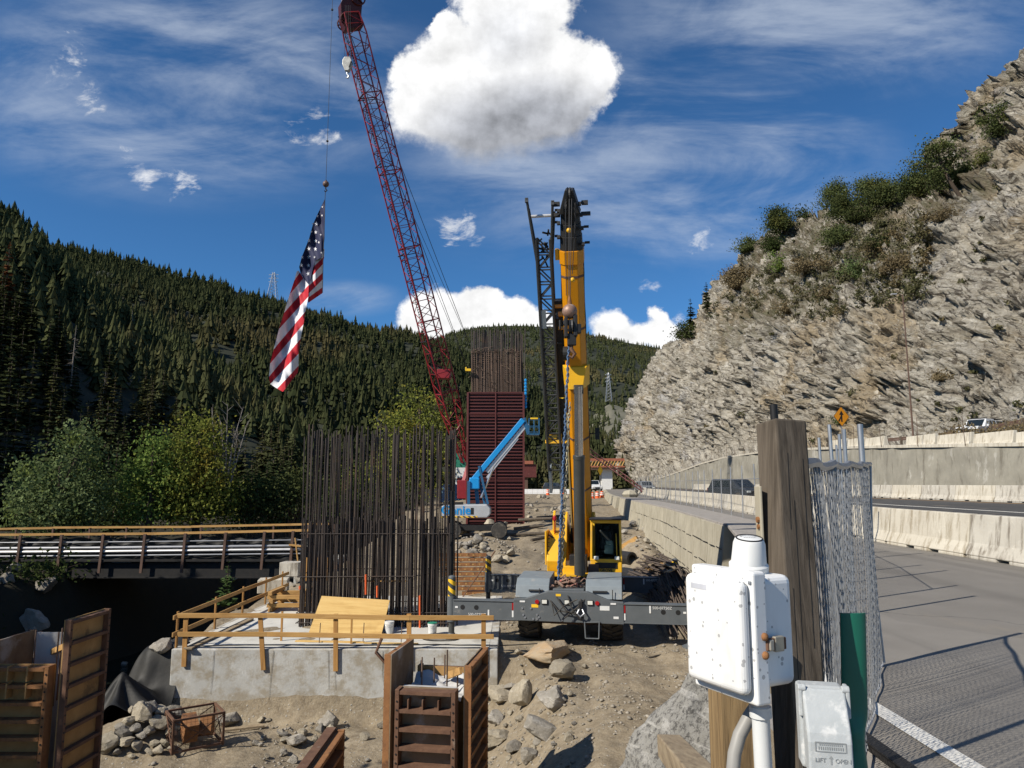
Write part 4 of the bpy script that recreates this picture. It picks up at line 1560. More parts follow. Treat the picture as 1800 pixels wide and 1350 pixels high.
for k in range(7):
    obj('panel_joint', MB().box((0, -1.43, H * k / 6 if k else .04), (Wd - .2, .06, .07)), M['redform'], fc)
rc = thing('column_rebar', 'rebar cage sticking out above the maroon pier formwork', 'rebar cage', ((cxa + cxb) / 2, CY + 1.3, ctop))
zt1, zt2 = at(870, 617, CY).z - ctop, at(870, 577, CY).z - ctop
xl, xr_ = at(829, 650, CY).x - (cxa + cxb) / 2, at(921, 650, CY).x - (cxa + cxb) / 2
for i in range(36):
    for yy in (-1.0, .9):
        x = xl + (xr_ - xl) * i / 35 + random.uniform(-.05, .05)
        h = zt2 + random.uniform(-.3, .25)
        obj('rebar', MB().tube((x, yy, -.5), (x + random.uniform(-.1, .1), yy + random.uniform(-.1, .1), h), .045, 5), M['rebar'], rc, True)
mb = MB()
for i in range(22):
    z = .05 + (zt1 - .1) * i / 21
    for yy in (-1.06, .96):
        mb.tube((xl - .05, yy, z), (xr_ - .3, yy, z + random.uniform(-.04, .04)), .038, 4)
    for k in range(2):
        x = xl + (xr_ - xl) * random.random()
        mb.tube((x, -1.1, z), (x + random.uniform(-.3, .3), -1.4, z + random.uniform(-.3, .3)), .02, 4)
for i in range(34):
    x = xl + (xr_ - .25 - xl) * i / 33
    mb.tube((x, -1.12, -.2), (x + random.uniform(-.1, .1), -1.12 + random.uniform(-.1, .05), zt1 + random.uniform(-.15, .3)), .036, 4)
for i in range(26):
    x = xl + (xr_ - .3 - xl) * random.random()
    z = zt1 + random.uniform(-.3, .1)
    mb.path([(x, -1.1, z), (x + random.uniform(-.4, .4), -1.3, z + random.uniform(.1, .5)), (x + random.uniform(-.6, .6), -1.2, z + random.uniform(-.1, .3))], .018, 4)
obj('tie_hoops', mb, M['rebar2'], rc)['kind'] = 'stuff'
mb = MB()
a = at(925, 668, CY - 1.4)
for k in range(9):
    mb.ball((0, 0, -.3 * k), .13, 6, 4, (1, .6, 1.25))
solo('blue_hoist_chain', mb, M['blue'], 'blue hoist strap hanging at the right corner of the pier formwork', 'strap', None, (cxb + .12, CY + .2, a.z + .2))
a = at(823, 650, CY - .3)
solo('yellow_clamp', MB().box((0, 0, 0), (.5, .2, .22)).box((-.2, 0, .1), (.12, .22, .3)), M['safeyellow'], 'small yellow clamp on the left of the column rebar', 'clamp', None, (a.x, CY - .2, a.z), bevel=.02)


# ---- ribbed wall forms in the pit
def form_panel(name, L, Hh, nrib, face, ribm, flange=.10, vert=False, parent=None, loc=(0, 0, 0), rz=0, label=None):
    """panel in local xz, ribs on -y"""
    t_ = bpy.data.objects.new(name, None)
    COL.objects.link(t_)
    t_.parent = parent
    t_.location = loc
    t_.rotation_euler = (0, 0, rz)
    if label:
        t_['label'] = label
    obj('face', MB().box((L / 2, 0, Hh / 2), (L, .02, Hh)), face, t_)
    rmesh = MB().box((0, 0, 0), (L - .16, flange, .014)).box((0, -flange / 2 - .004, -.022), (L - .16, .012, .055)).mesh('rib')
    for i in range(nrib):
        o = link('rib', rmesh, ribm, t_)
        o.location = (L / 2, -flange / 2 - .012, Hh - .03 - i * (Hh - .06) / (nrib - 1))
    for x in (.035, L - .035):
        mb = MB().box((x, -flange / 2 - .012, Hh / 2), (.07, flange + .02, Hh))
        obj('side_rail', mb, ribm, t_, False, .005)
        hb = MB()
        for k in range(int(Hh / .14)):
            hb.tube((x, -flange - .022, .07 + k * .14), (x, -flange - .032, .07 + k * .14), .016, 6)
        obj('bolt_head', hb, M['black'], t_)['kind'] = 'stuff'
    return t_


PITZ = -5.45
f1 = thing('wall_form', 'rusty ribbed wall form with concrete in its top, in front of the footing', 'formwork', (-1.92, 13.0, PITZ), -.16)
form_panel('front_panel', 1.04, 3.62, 13, M['formface'], M['rust2'], .20, parent=f1, loc=(-.02, .05, 0))
st_ = form_panel('side_panel', 1.5, 4.0, 15, M['formface'], M['rust'], .10, parent=f1, loc=(1.13, .0, 0), rz=PI / 2)
form_panel('side_panel', 1.3, 4.15, 15, M['formface'], M['rust'], .10, parent=f1, loc=(-.14, 1.25, 0), rz=-PI / 2)
form_panel('back_panel', 1.04, 3.7, 13, M['formply'], M['rust2'], .15, parent=f1, loc=(1.02, 1.15, 0), rz=PI)
obj('fresh_concrete', MB().grid(lambda u, v: (.0 + u * 1.0,   .2 + v * .9, 3.35 + .25 * v + .04 * math.sin(u * 9 + v * 7) + .03 * math.sin(v * 23 + u * 15)), 14, 16), M['wetconc'], f1, 'all')
obj('concrete_lip', MB().box((.5, .13, 3.50), (.98, .16, .22)), M['wetconc'], f1, False, .03)
for x, y, h in ((.25, .5, .55), (.42, .7, .5), (.12, .9, .4), (.72, .45, .7), (.85, .7, .35), (.55, .95, .5)):
    obj('tie_bar', MB().tube((x, y, 3.3), (x, y, 3.45 + h), .014, 6), M['rebar2'], f1, True)
for k, x in enumerate((.2, .45, .72)):
    obj('stiffener', MB().box((x, -.07, 3.46 - .12), (.02, .16, .24)), M['rust2'], f1)
obj('timber_brace', MB().beam((.62, .9, 3.6), (1.0, .3, 3.85), .05, .12), M['lumber_y'], f1, False, .005)
obj('pipe_brace', MB().path([(-.42, .25, 4.35), (-.50, .2, 4.12), (-.18, .3, 3.75)], .03, 8), M['rust2'], f1, True)
obj('yellow_bracket', MB().box((-.24, -.05, .65), (.08, .10, 2.9)), M['safeyellow'], f1, False, .01)

f2 = thing('wall_form', 'ribbed plywood wall form with a tall side panel at the left edge of the picture', 'formwork', (-8.86, 13.0, PITZ))
form_panel('front_panel', 1.02, 3.98, 15, M['formply'], M['rust'], .17, parent=f2, loc=(0, .05, 0))
form_panel('side_panel', 1.2, 4.72, 14, M['formply'], M['rust2'], .09, parent=f2, loc=(1.16, -.02, 0), rz=PI / 2 - .03, label='tall wooden side panel standing above the rest')
form_panel('side_panel', 1.15, 4.35, 14, M['formface'], M['rust2'], .09, parent=f2, loc=(-.06, 1.15, 0), rz=-PI / 2)
form_panel('back_panel', 1.1, 4.3, 14, M['wetconc'], M['rust2'], .09, parent=f2, loc=(1.06, 1.1, 0), rz=PI)
for z in (3.86, 3.58):
    for x in (.33, .66):
        obj('stiffener', MB().box((x, -.07, z), (.025, .15, .25)), M['formply'], f2)
for x, y in ((.35, .5), (.7, .7), (.85, .35)):
    obj('tie_bar', MB().tube((x, y, 3.2), (x, y, 4.45), .013, 6), M['rebar2'], f2, True)
obj('timber_brace', MB().beam((.3, 1.1, 3.95), (.95, .4, 4.2), .05, .10), M['lumber_y'], f2, False, .005)
obj('pipe_brace', MB().tube((1.0, -.2, 1.6), (1.3, -.9, 0), .025, 8), M['steel'], f2, True)

f3 = thing('wall_form', 'low rusty form panel cut by the bottom edge, left of the central form', 'formwork', (-3.07, 10.2, PITZ - .18))
form_panel('panel', 3.0, 3.05, 11, M['formface'], M['rust'], .14, parent=f3, loc=(.04, 0, 0), rz=PI / 2)
obj('cap_plate', MB().box((-.03, 1.5, 3.07), (.16, 3.0, .03)), M['rust2'], f3, False, .004)

# ---- rusty walers stacked beyond the footing
for i in range(9):
    z = -3.4 + .1 + i * .205
    L_ = 2.6 - (8 - i) * .16 - (.2 if i < 3 else 0)
    mb = MB()
    for s in (-1, 1):
        mb.box((0, s * .09, .0), (L_, .012, .15))
        mb.box((0, s * .06, .07), (L_, .06, .012)).box((0, s * .06, -.07), (L_, .06, .012))
    nh = int(L_ / .3)
    hb = MB()
    for k in range(nh):
        hb.tube((-L_ / 2 + .2 + k * .3, -.09, 0), (-L_ / 2 + .2 + k * .3, -.101, 0), .04, 8)
    w_ = thing('steel_waler', ['lowest rusty steel waler of the stack', 'second rusty waler from the bottom of the stack', 'third rusty waler from the bottom of the stack', 'fourth rusty waler from the bottom of the stack', 'middle rusty waler of the stack by the cage',
               'fourth rusty waler from the top of the stack', 'third rusty waler from the top of the stack', 'second rusty waler from the top of the stack', 'topmost rusty steel waler of the stack'][i],
               'steel beam', (at(858, 1000, 34).x - L_ / 2 - .15 * random.random(), 33.8 + .07 * i, z), .03, 'rusty walers stacked by the cage')
    obj('channel', mb, M['rust'], w_)
    obj('hole', hb, M['lumber_x'], w_)['kind'] = 'stuff'
solo('leaning_pole', MB().tube((0, 0, 0), (1.45, .4, 2.0), .03, 6), M['rust2'], 'thin rusty pole leaning across the stack of walers', 'pole', None, (at(812, 1048, 33).x, 33.1, -3.4))

# ---- wire basket
bk = thing('wire_basket', 'rusty open steel basket holding scrap, standing among rocks below the footing', 'basket', (at(335, 1300, 20.2).x, 20.4, gz(at(335, 1300, 20.2).x, 20.4) + .02), .62)
w2, d2, h2 = .62, .50, .82
cor = [(-w2, -d2), (w2, -d2), (w2, d2), (-w2, d2)]
for i in range(4):
    a, b_ = cor[i], cor[(i + 1) % 4]
    obj('upright', MB().box((a[0], a[1], h2 / 2), (.05, .05, h2)), M['rust2'], bk)
    obj('rim', MB().beam((*a, h2), (*b_, h2), .05, .05), M['rust2'], bk)
    obj('base_bar', MB().beam((*a, .05), (*b_, .05), .05, .05), M['rust2'], bk)
    obj('brace', MB().tube((*a, .07), (*b_, h2 - .03), .014, 5).tube((*a, h2 - .03), (*b_, .07), .014, 5), M['rust2'], bk)
    wm = MB()
    for k in range(1, 12):
        t_ = k / 12
        x, y = a[0] + (b_[0] - a[0]) * t_, a[1] + (b_[1] - a[1]) * t_
        wm.tube((x, y, .05), (x, y, h2), .004, 3)
    for k in range(1, 8):
        wm.tube((*a, h2 * k / 8), (*b_, h2 * k / 8), .004, 3)
    obj('wire_side', wm, M['rust2'], bk)['kind'] = 'stuff'
solo('scrap_plate', MB().box((0, 0, .35), (.35, .55, .5), Matrix.Rotation(.4, 3, 'X')), M['rust'], 'rust-red scrap plate in the left of the steel basket', 'scrap', 'scrap in the steel basket', tuple(bk.location + Vector((-.12, -.02, .08))), rz=.6)
solo('scrap_plate', MB().box((0, 0, .33), (.3, .45, .45), Matrix.Rotation(-.4, 3, 'X')), M['rust'], 'rust-red scrap plate in the right of the steel basket', 'scrap', 'scrap in the steel basket', tuple(bk.location + Vector((.25, .2, .08))), rz=.2)

# ---- black tarp
tp = MB()
pk = [(at(216, 1180, 22.2), 1.0, .9), (at(268, 1132, 23.7), .55, .6), (at(285, 1200, 23.2), .7, .7)]


TG = gz_np(*np.meshgrid(-13.3 + np.linspace(0, 1, 71) * 3.2, 21.0 + np.linspace(0, 1, 61) * 3.4))


def tarp(u, v):
    x = -13.3 + u * 3.2
    y = 21.0 + v * 3.4
    g_ = TG[int(round(v * 60)), int(round(u * 70))] + .10 + .05 * math.sin(u * 19 + v * 11)
    z = g_
    for p, r, k_ in pk:
        d_ = math.hypot(x - p.x, y - p.y)
        ang = math.atan2(y - p.y, x - p.x)
        fold = 1 + .22 * math.sin(ang * 7 + p.x)
        hgt = (p.z - g_) * math.exp(-(d_ / r * fold) ** 1.15)
        z = max(z, g_ + hgt)
    return (x, y, z)


tp.grid(tarp, 70, 60)
solo('tarp', tp, M['tarp'], 'black tarpaulin draped in tent-like folds beside the left end of the footing', 'tarpaulin', smooth='all')
# ================================================================== ROUGH TERRAIN CRANE
cr = thing('mobile_crane', 'yellow telescopic crane with grey carrier and outriggers spread, boom raised', 'crane', (2.3, 27.3, -3.45), math.radians(-8.5))
ch = obj('chassis', MB().box((0, .1, 1.0), (1.5, 6.6, .55)).box((0, -2.9, 1.45), (1.0, .9, .5)), M['grey'], cr, False, .02)
# front plate: sloped shoulders, lower edge straight
bump = obj('front_plate', MB().prism([(-1.74, .74), (1.74, .70), (1.74, 1.36), (1.35, 1.40), (.62, 1.66), (-.62, 1.66), (-1.35, 1.42), (-1.74, 1.40)], 'y', -3.62, -3.36), M['grey'], cr, False, .015)
for s, x0, x1 in ((-1, -1.70, -.62), (1, .55, 1.70)):
    f_ = obj('fender', MB().prism([(-3.45, 1.42), (-3.3, 1.80), (-3.0, 1.98), (-1.35, 2.02), (-1.35, 1.55), (-3.1, 1.42)], 'x', x0, x1), M['lgrey'], cr, False, .02)
    obj('step_slot', MB().box(((x0 + x1) / 2 + s * -.12, -3.385, 1.64), (.46, .12, .05), Matrix.Rotation(-.3, 3, 'X')), M['black'], f_)
    obj('grab_bar', MB().path([(x1 - .3, -3.45, 1.43), (x1 - .3, -3.52, 1.5), (x1 - .3, -3.45, 1.72)], .014, 6), M['black'], f_, True)
for x, mm in ((-.98, 'red'), (.92, 'red')):
    obj('tail_light', MB().tube((x, -3.62, 1.33), (x, -3.66, 1.33), .065, 16), M[mm], cr, True)
for x in (-.74, -.02, .70):
    hl = obj('headlight', MB().box((x, -3.64, 1.34), (.19, .05, .15)), M['black'], cr, False, .01)
    obj('lens', MB().box((x, -3.668, 1.34), (.155, .012, .115)), M['lamp'], hl, False, .004)
for x, z in ((-1.45, 1.33), (1.42, 1.32)):
    obj('reflector', MB().box((x, -3.63, z), (.17, .012, .05)), M['white'], cr)
bm = MB()
for x, z in ((-1.45, 1.12), (-1.18, 1.12), (-1.42, .92), (-1.36, .84), (-.98, .93), (-.92, .86), (-.98, .80), (-.2, .78), (.15, .78), (-1.1, .80)):
    bm.tube((x, -3.62, z), (x, -3.645, z), .032, 8)
obj('bolt', bm, M['steel'], cr)['kind'] = 'stuff'
hm = MB()
for pts in ([(-.55, -3.66, 1.38), (-.3, -3.75, 1.10), (.15, -3.74, 1.02), (.35, -3.7, 1.25), (.42, -3.66, 1.45)], [(-.5, -3.66, 1.3), (-.42, -3.8, .95), (-.1, -3.75, 1.25), (.3, -3.74, 1.45)],
            [(.0, -3.66, 1.55), (.12, -3.8, 1.2), (.3, -3.78, .95), (.42, -3.7, .8)], [(-.35, -3.7, 1.5), (-.05, -3.85, 1.12), (.5, -3.72, .88)], [(.7, -3.5, 1.6), (.3, -3.75, 1.2), (-.1, -3.8, .88)]):
    q = [Vector(p) for p in pts]
    hm.path(q, .022, 6)
obj('hydraulic_hose', hm, M['rubber'], cr, True)
obj('tow_shackle', MB().path([(.38, -3.68, 1.18), (.30, -3.76, 1.02), (.40, -3.80, .93), (.52, -3.76, 1.02), (.44, -3.68, 1.18)], .03, 8), M['steel'], cr, True)
obj('tow_hook_mount', MB().box((.40, -3.68, 1.28), (.12, .14, .22)), M['black'], cr, False, .02)
ld = MB()
for a, b_ in (((.52, -3.66, .74), (.55, -3.75, .28)), ((.98, -3.66, .78), (.96, -3.75, .28)), ((.55, -3.75, .28), (.96, -3.75, .28)), ((.50, -3.66, .74), (1.0, -3.66, .76))):
    ld.tube(a, b_, .022, 6)
obj('step', ld, M['grey'], cr, True)
obj('axle', MB().tube((-1.2, -2.2, .62), (1.2, -2.2, .62), .2, 10).tube((-1.2, 2.2, .62), (1.2, 2.2, .62), .2, 10).box((0, -2.6, .55), (1.3, .1, .12)), M['brown'], cr)
for x in (-1.36, 1.36):
    for y in (-2.2, 2.2):
        w_ = obj('wheel', MB().lathe([(.36, -.1), (.36, .1)], (x, y, .78), 20, 'x'), M['yellow'], cr)
        pr = [(.40, -.30), (.66, -.34), (.76, -.30), (.80, -.12), (.80, .12), (.76, .30), (.66, .34), (.40, .30)]
        ty = MB().lathe(pr, (x, y, .78), 28, 'x')
        for k in range(22):
            a = 2 * PI * k / 22
            for s in (-1, 1):
                c_ = Vector((x + s * .17, y + .80 * math.cos(a + s * .07), .78 + .80 * math.sin(a + s * .07)))
                R = Matrix.Rotation(a, 3, 'X') @ Matrix.Rotation(s * .35, 3, 'Y')
                ty.box(c_, (.34, .07, .09), Matrix.Rotation(a, 3, 'X') @ Matrix.Rotation(s * .4, 3, 'Y'))
        obj('tyre', ty, M['rubber'], w_)
for x, z, w in ((-1.05, 1.20, .22), (1.15, 1.18, .3), (-.3, 1.55, .16), (1.5, .9, .16)):
    obj('decal', MB().box((x, -3.624, z), (w, .006, w * .45)), M['offwhite'] if x > 0 else M['safeyellow'], cr)
# outriggers
for sy, yy in ((-1, -3.42), (1, 3.2)):
    for sx in (-1, 1):
        mb = MB().box((sx * 2.62, yy, 1.03), (2.2, .34, .54)).box((sx * 2.62, yy, 1.315), (2.2, .40, .03)).box((sx * 2.62, yy, .75), (2.2, .40, .03))
        ob = obj('outrigger_beam', mb, M['grey'], cr, False, .008)
        hb = MB()
        for q in (2.95, 3.40):
            hb.tube((sx * q, yy - .171, 1.10), (sx * q, yy - .176, 1.10), .075, 16)
        obj('hole', hb, M['signblack'], ob)
        obj('white_mark', MB().box((sx * 2.55, yy - .178, .93 if sx < 0 else 1.17), (.05, .008, .22)).box((sx * 3.60, yy - .178, 1.10), (.09, .008, .06)), M['white'], ob)
        obj('reflector', MB().box((sx * 1.76, yy - .178, 1.16), (.06, .01, .22)), M['red'], ob)
        obj('reflector', MB().box((sx * 1.76, yy - .178, .93), (.06, .01, .2)), M['white'], ob)
        text('500-07750Z', .12, M['white'], ob, FRONT, (sx * 2.92, yy - .179, .88 if sx < 0 else 1.22), .002)
        jk = obj('outrigger_jack', MB().tube((sx * 3.80, yy, .62), (sx * 3.80, yy, 1.42), .15, 16).tube((sx * 3.80, yy, 1.38), (sx * 3.80, yy, 2.02), .12, 16).ball((sx * 3.80, yy, 2.02), .12, 14, 6, (1, 1, .5)), M['grey'], cr, True)
        sl_ = obj('striped_sleeve', MB().tube((0, 0, 0), (0, 0, .56), .124, 16), M['stripes'], jk, True)
        sl_.location = (sx * 3.80, yy, 1.40)
        obj('jack_rod', MB().tube((sx * 3.80, yy, .2), (sx * 3.80, yy, .65), .095, 14), M['cyl'], jk, True)
        obj('foot_pad', MB().lathe([(.30, .02), (.30, .08), (.16, .14), (.11, .26)], (sx * 3.80, yy, 0), 18), M['grey'], jk, True)
# slewing upperworks
up = obj('turntable', MB().lathe([(.95, 1.30), (.95, 1.55), (1.05, 1.62)], (0, .3, 0), 28).box((0, .4, 1.72), (2.0, 3.4, .22)), M['black'], cr, False, .02)
pl_ = [(-.75, 1.83), (-.75, 2.25), (-.2, 2.75), (.1, 3.65), (.55, 4.0), (1.4, 3.85), (2.3, 2.4), (2.3, 1.83)]
obj('side_plate', MB().prism(pl_, 'x', -.42, -.28), M['yellow'], cr, False, .012)
obj('side_plate', MB().prism(pl_, 'x', .62, .74), M['yellow'], cr, False, .012)
obj('front_deck', MB().box((.15, -.95, 1.86), (2.1, .5, .12)).box((-.15, -.75, 2.0), (.42, .4, .3)), M['yellow'], cr, False, .02)
hd = obj('engine_hood', MB().prism([(-.6, 1.85), (-.75, 2.3), (-.35, 3.05), (.2, 3.3), (2.4, 3.3), (2.4, 1.85)], 'x', -.96, -.44), M['yellow'], cr, False, .03)
lv = MB()  # black bars put in for the stripe shadows on the hood
for k in range(6):
    lv.box((-.72, -.62 + .07 * k + .002, 2.42 + k * .13), (.5, .03, .045), Matrix.Rotation(.5, 3, 'Y'))
obj('shadow_stripe', lv, M['black'], hd)
obj('hood_gap', MB().prism([(-.78, 1.9), (-.80, 2.35), (-.40, 3.1), (-.3, 3.1), (-.6, 1.9)], 'x', -.55, -.43), M['signblack'], cr)
obj('winch_door', MB().box((-1.0, -.1, 2.75), (.06, 1.1, 1.2)), M['yellow'], cr, False, .01)
obj('exhaust_guard', MB().prism([(-.05, 3.3), (-.05, 3.75), (.35, 4.05), (.55, 3.3)], 'x', -.80, -.72), M['yellow'], cr, False, .01)
obj('beacon', MB().lathe([(.07, 0), (.075, .1), (.05, .17), (.01, .19)], (-.72, -.1, 3.7), 14).tube((-.72, -.1, 3.2), (-.72, -.1, 3.72), .02, 6), M['red'], cr, True)
obj('counterweight', MB().box((.1, 2.75, 2.6), (2.5, .8, 1.2)), M['yellow'], cr, False, .06)
obj('winch', MB().tube((-.25, 1.7, 3.1), (.55, 1.7, 3.1), .35, 18), M['cable'], cr)
obj('dark_box', MB().box((.17, -.55, 2.15), (.62, .5, .75)), M['black'], cr, False, .02)
obj('tool_box', MB().box((.72, -1.0, 2.1), (.36, .3, .3)), M['brown'], cr, False, .02)
# cab
cbx, cby = 1.16, -.9
cb = obj('cab', MB().box((cbx, cby + .75, 2.16), (1.10, 1.6, .42)).box((cbx, cby + 1.5, 2.95), (1.10, .1, 1.6)).box((cbx, cby + .78, 3.73), (1.10, 1.5, .09)), M['yellow'], cr, False, .03)
for sx in (-1, 1):
    obj('pillar', MB().beam((cbx + sx * .52, cby - .02, 2.35), (cbx + sx * .50, cby + .10, 3.72), .075, .08, (0, 1, 0)), M['yellow'], cb, False, .015)
    obj('side_window', MB().box((cbx + sx * .535, cby + .72, 3.0), (.012, 1.2, 1.2)), M['glass'], cb)
    obj('work_light', MB().box((cbx + sx * .36 + .02, cby - .09, 2.46), (.17, .08, .12)), M['lamp'], cb, False, .02)
obj('windscreen_frame', MB().box((cbx, cby - .02, 2.385), (1.10, .07, .07)).box((cbx, cby + .09, 3.70), (1.0, .09, .10)), M['yellow'], cb, False, .01)
obj('windscreen', MB().beam((cbx, cby + .01, 2.42), (cbx, cby + .10, 3.66), .97, .008, (0, 1, 0)), M['cabglass'], cb)
obj('roof_guard', MB().box((cbx, cby + .5, 3.80), (1.14, 1.2, .05)), M['black'], cb, False, .01)
obj('cab_interior', MB().box((cbx, cby + 1.38, 3.0), (1.0, .04, 1.3)).box((cbx, cby + .7, 2.385), (1.0, 1.2, .03)), M['signblack'], cb)
st2 = obj('seat', MB().box((cbx, cby + .85, 2.62), (.5, .5, .14)).box((cbx, cby + 1.1, 3.0), (.5, .14, .75)).box((cbx, cby + 1.1, 3.45), (.28, .1, .18)), M['black'], cb, False, .05)
obj('control_console', MB().box((cbx + .10, cby + .35, 2.72), (.32, .2, .32)).box((cbx + .12, cby + .3, 2.95), (.26, .08, .16)), mat('console_green_grey', (.10, .16, .15), None, 3, .6), cb, False, .03)
obj('wiper', MB().tube((cbx + .38, cby - .01, 2.5), (cbx + .36, cby + .06, 3.3), .012, 5), M['safeyellow'], cb)
obj('grille', MB().box((cbx, cby - .06, 2.20), (.78, .03, .20)), M['signblack'], cb, False, .012, seg=3)
text('GROVE', .13, M['signblack'], cb, FRONT, (cbx, cby - .056, 2.035), .004, bold=.004)
# boom
BP = Vector((.26, .9, 3.0))
BT = Vector((.30, -5.25, 14.05))
ba = (BT - BP).normalized()
bn_ = Vector((1, 0, 0)).cross(ba)          # towards the underside or back
if bn_.y > 0:
    bn_ = -bn_
BL = (BT - BP).length


def bpt(s, x=0, n=0):
    return BP + ba * (BL * s) + Vector((x, 0, 0)) + bn_ * n


def boom_box(mb, s0, s1, prof0, prof1=None):
    prof1 = prof1 or prof0
    n = len(prof0)
    vs = [bpt(s0, *p) for p in prof0] + [bpt(s1, *p) for p in prof1]
    mb.add(vs, [tuple(range(n))[::-1], tuple(range(n, 2 * n))] + [(i, (i + 1) % n, n + (i + 1) % n, n + i) for i in range(n)])
    return mb


sec = [(-.365, -.42), (.365, -.42), (.365, .20), (.20, .44), (-.20, .44), (-.365, .20)]
bo = obj('boom', boom_box(MB(), -.045, .865, sec), M['orange'], cr, False, .02)
sc_ = lambda k: [(x * k, n * k) for x, n in sec]
obj('boom_collar', boom_box(MB(), .835, .87, sc_(1.08)), M['orange'], bo, False, .015)
obj('boom_collar', boom_box(MB(), .845, .872, [(-.53, -.05), (-.40, -.05), (-.40, .2), (-.53, .2)]), M['yellow'], bo, False, .01)
for k, (s0, s1, q) in enumerate(((.868, .905, .97), (.905, .935, .90), (.935, .962, .83))):
    obj('boom_section', boom_box(MB(), s0, s1, sc_(q), sc_(q * .97)), M['black'], bo, False, .015)
hdm = boom_box(MB(), .962, 1.02, [(-.34, -.35), (.34, -.35), (.34, .42), (-.34, .42)], [(-.12, -.30), (.14, -.30), (.14, .35), (-.12, .35)])
bh = obj('boom_head', hdm, M['black'], bo, False, .02)
pm_ = MB()
for s, x in ((.885, .44), (.925, .42), (.958, .40), (.985, .36), (.905, -.42), (.94, -.40), (.97, -.38)):
    pm_.tube(bpt(s, x, .05), bpt(s, x + (.16 if x > 0 else -.10), .05), .045, 8)
    pm_.box(bpt(s, x * .9, .3), (.10, .12, .10))
obj('head_pin', pm_, M['black'], bh)
obj('sheave', MB().lathe([(.05, -.05), (.27, -.05), (.24, 0), (.27, .05), (.05, .05)], bpt(1.005, 0, .2), 20, 'x').lathe([(.05, -.05), (.24, -.05), (.21, 0), (.24, .05), (.05, .05)], bpt(.975, -.12, .38), 20, 'x'), M['black'], bh)
obj('jib_lugs', MB().box(bpt(.985, -.42, .1), (.22, .12, .12)).box(bpt(.958, -.42, .1), (.22, .12, .12)).box(bpt(.985, .48, .1), (.2, .12, .12)).box(bpt(.958, .50, .1), (.3, .12, .10)), M['black'], bh)
hz = MB()
for x_, n_ in ((-.37, .0), (-.37, .08), (.375, .05)):
    hz.path([bpt(s_, x_ + .012 * math.sin(s_ * 40), n_ + .03 * math.sin(s_ * 23)) for s_ in np.linspace(.02, .84, 26)], .016, 5)
obj('boom_hose', hz, M['rubber'], bo, True)
for s_ in (.18, .34, .50, .66, .80):
    obj('boom_clamp', boom_box(MB(), s_, s_ + .006, sc_(1.02)), M['brown'], bo)
# lift cylinder and its bracket
c0, c2 = Vector((.26, -1.45, 1.95)), bpt(.515, .10, .82)
cmid = c0.lerp(c2, .635)
cy_ = obj('lift_cylinder', MB().tube(c0, cmid, .19, 20).tube(cmid - (c2 - c0).normalized() * .1, cmid + (c2 - c0).normalized() * .02, .205, 20), M['cyl'], cr, True)
obj('cylinder_rod', MB().tube(cmid, c2, .145, 20), M['chrome'], cy_, True)
obj('cylinder_bracket', boom_box(MB(), .505, .56, [(-.42, .3), (.46, .3), (.24, .80), (-.22, .80)], [(-.46, .2), (.48, .2), (.36, .50), (-.36, .50)]), M['yellow'], bo, False, .02)
obj('cylinder_clevis', MB().box(bpt(.505, .10, .80), (.32, .2, .30)), M['black'], bo, False, .02)
obj('boom_strip', boom_box(MB(), .05, .50, [(-.41, .1), (-.36, .1), (-.36, .3), (-.41, .3)]), mat('pale_yellow_guide', (.62, .50, .22), None, 2, .6), bo)
obj('hose_reel', MB().lathe([(.05, -.08), (.24, -.08), (.24, .08), (.05, .08)], bpt(.60, -.30, .52), 18, 'x'), M['black'], bo)
obj('mirror', MB().box(bpt(.345, .66, 0), (.16, .06, .42)).tube(bpt(.345, .4, 0), bpt(.345, .62, 0), .02, 6), M['black'], bo)
obj('cable_guide', MB().box(bpt(.46, -.5, .1), (.24, .1, .08)), M['safeyellow'], bo)
obj('platform_bracket', MB().box(bpt(.325, -.72, .12), (.95, .30, .13)).box(bpt(.345, -.65, .12), (.10, .12, .5)).box(bpt(.34, -.95, .12), (.35, .2, .16)), M['yellow'], bo, False, .02)
obj('platform_bracket', MB().box(bpt(.72, -.52, .1), (.35, .2, .12)).box(bpt(.70, -.45, .1), (.18, .16, .2)).box(bpt(.66, -.45, .1), (.2, .16, .12)), M['orange'], bo, False, .02)
rp_ = MB()
for x0, x1 in ((-.10, -.10), (.02, -.02), (.10, .02)):
    rp_.tube(bpt(1.0, x0, .46), bpt(1.0, x1, .46) + Vector((0, -.06, -3.1)), .012, 5)
obj('hoist_rope', rp_, M['cable'], cr)
rp_ = MB().tube(bpt(.99, .20, .5), bpt(.93, .17, .52), .03, 6).tube(bpt(.95, .19, .5), bpt(.82, .05, .9), .012, 5)
obj('anti_block_line', rp_, M['cable'], cr)
for q_ in (bpt(.925, -.02, .62), bpt(.805, .05, .9)):
    obj('anti_block_weight', MB().ball(q_, .08, 10, 7), M['yellow'], cr, True)
# folded lattice jib beside the boom
jm = MB()
jx0, jx1, jn0, jn1 = -1.12, -.66, -.15, .25
s0, s1 = .24, .90
for x in (jx0, jx1):
    for n in (jn0, jn1):
        jm.tube(bpt(s0, x, n), bpt(s1, x, n), .048, 6)
jb = obj('jib_lattice', jm, M['darkjib'], cr)
lm = MB()
nb = 17
for i in range(nb):
    a, b_ = s0 + (s1 - s0) * i / nb, s0 + (s1 - s0) * (i + 1) / nb
    p, q = (jx0, jx1) if i % 2 else (jx1, jx0)
    for n in (jn0, jn1):
        lm.tube(bpt(a, p, n), bpt(b_, q, n), .027, 5)
        lm.tube(bpt(a, jx0, n), bpt(a, jx1, n), .027, 5)
    for x in (jx0, jx1):
        lm.tube(bpt(a, x, jn0), bpt(b_, x, jn1), .018, 5)
obj('lacing', lm, M['darkjib'], jb)
fm = MB()
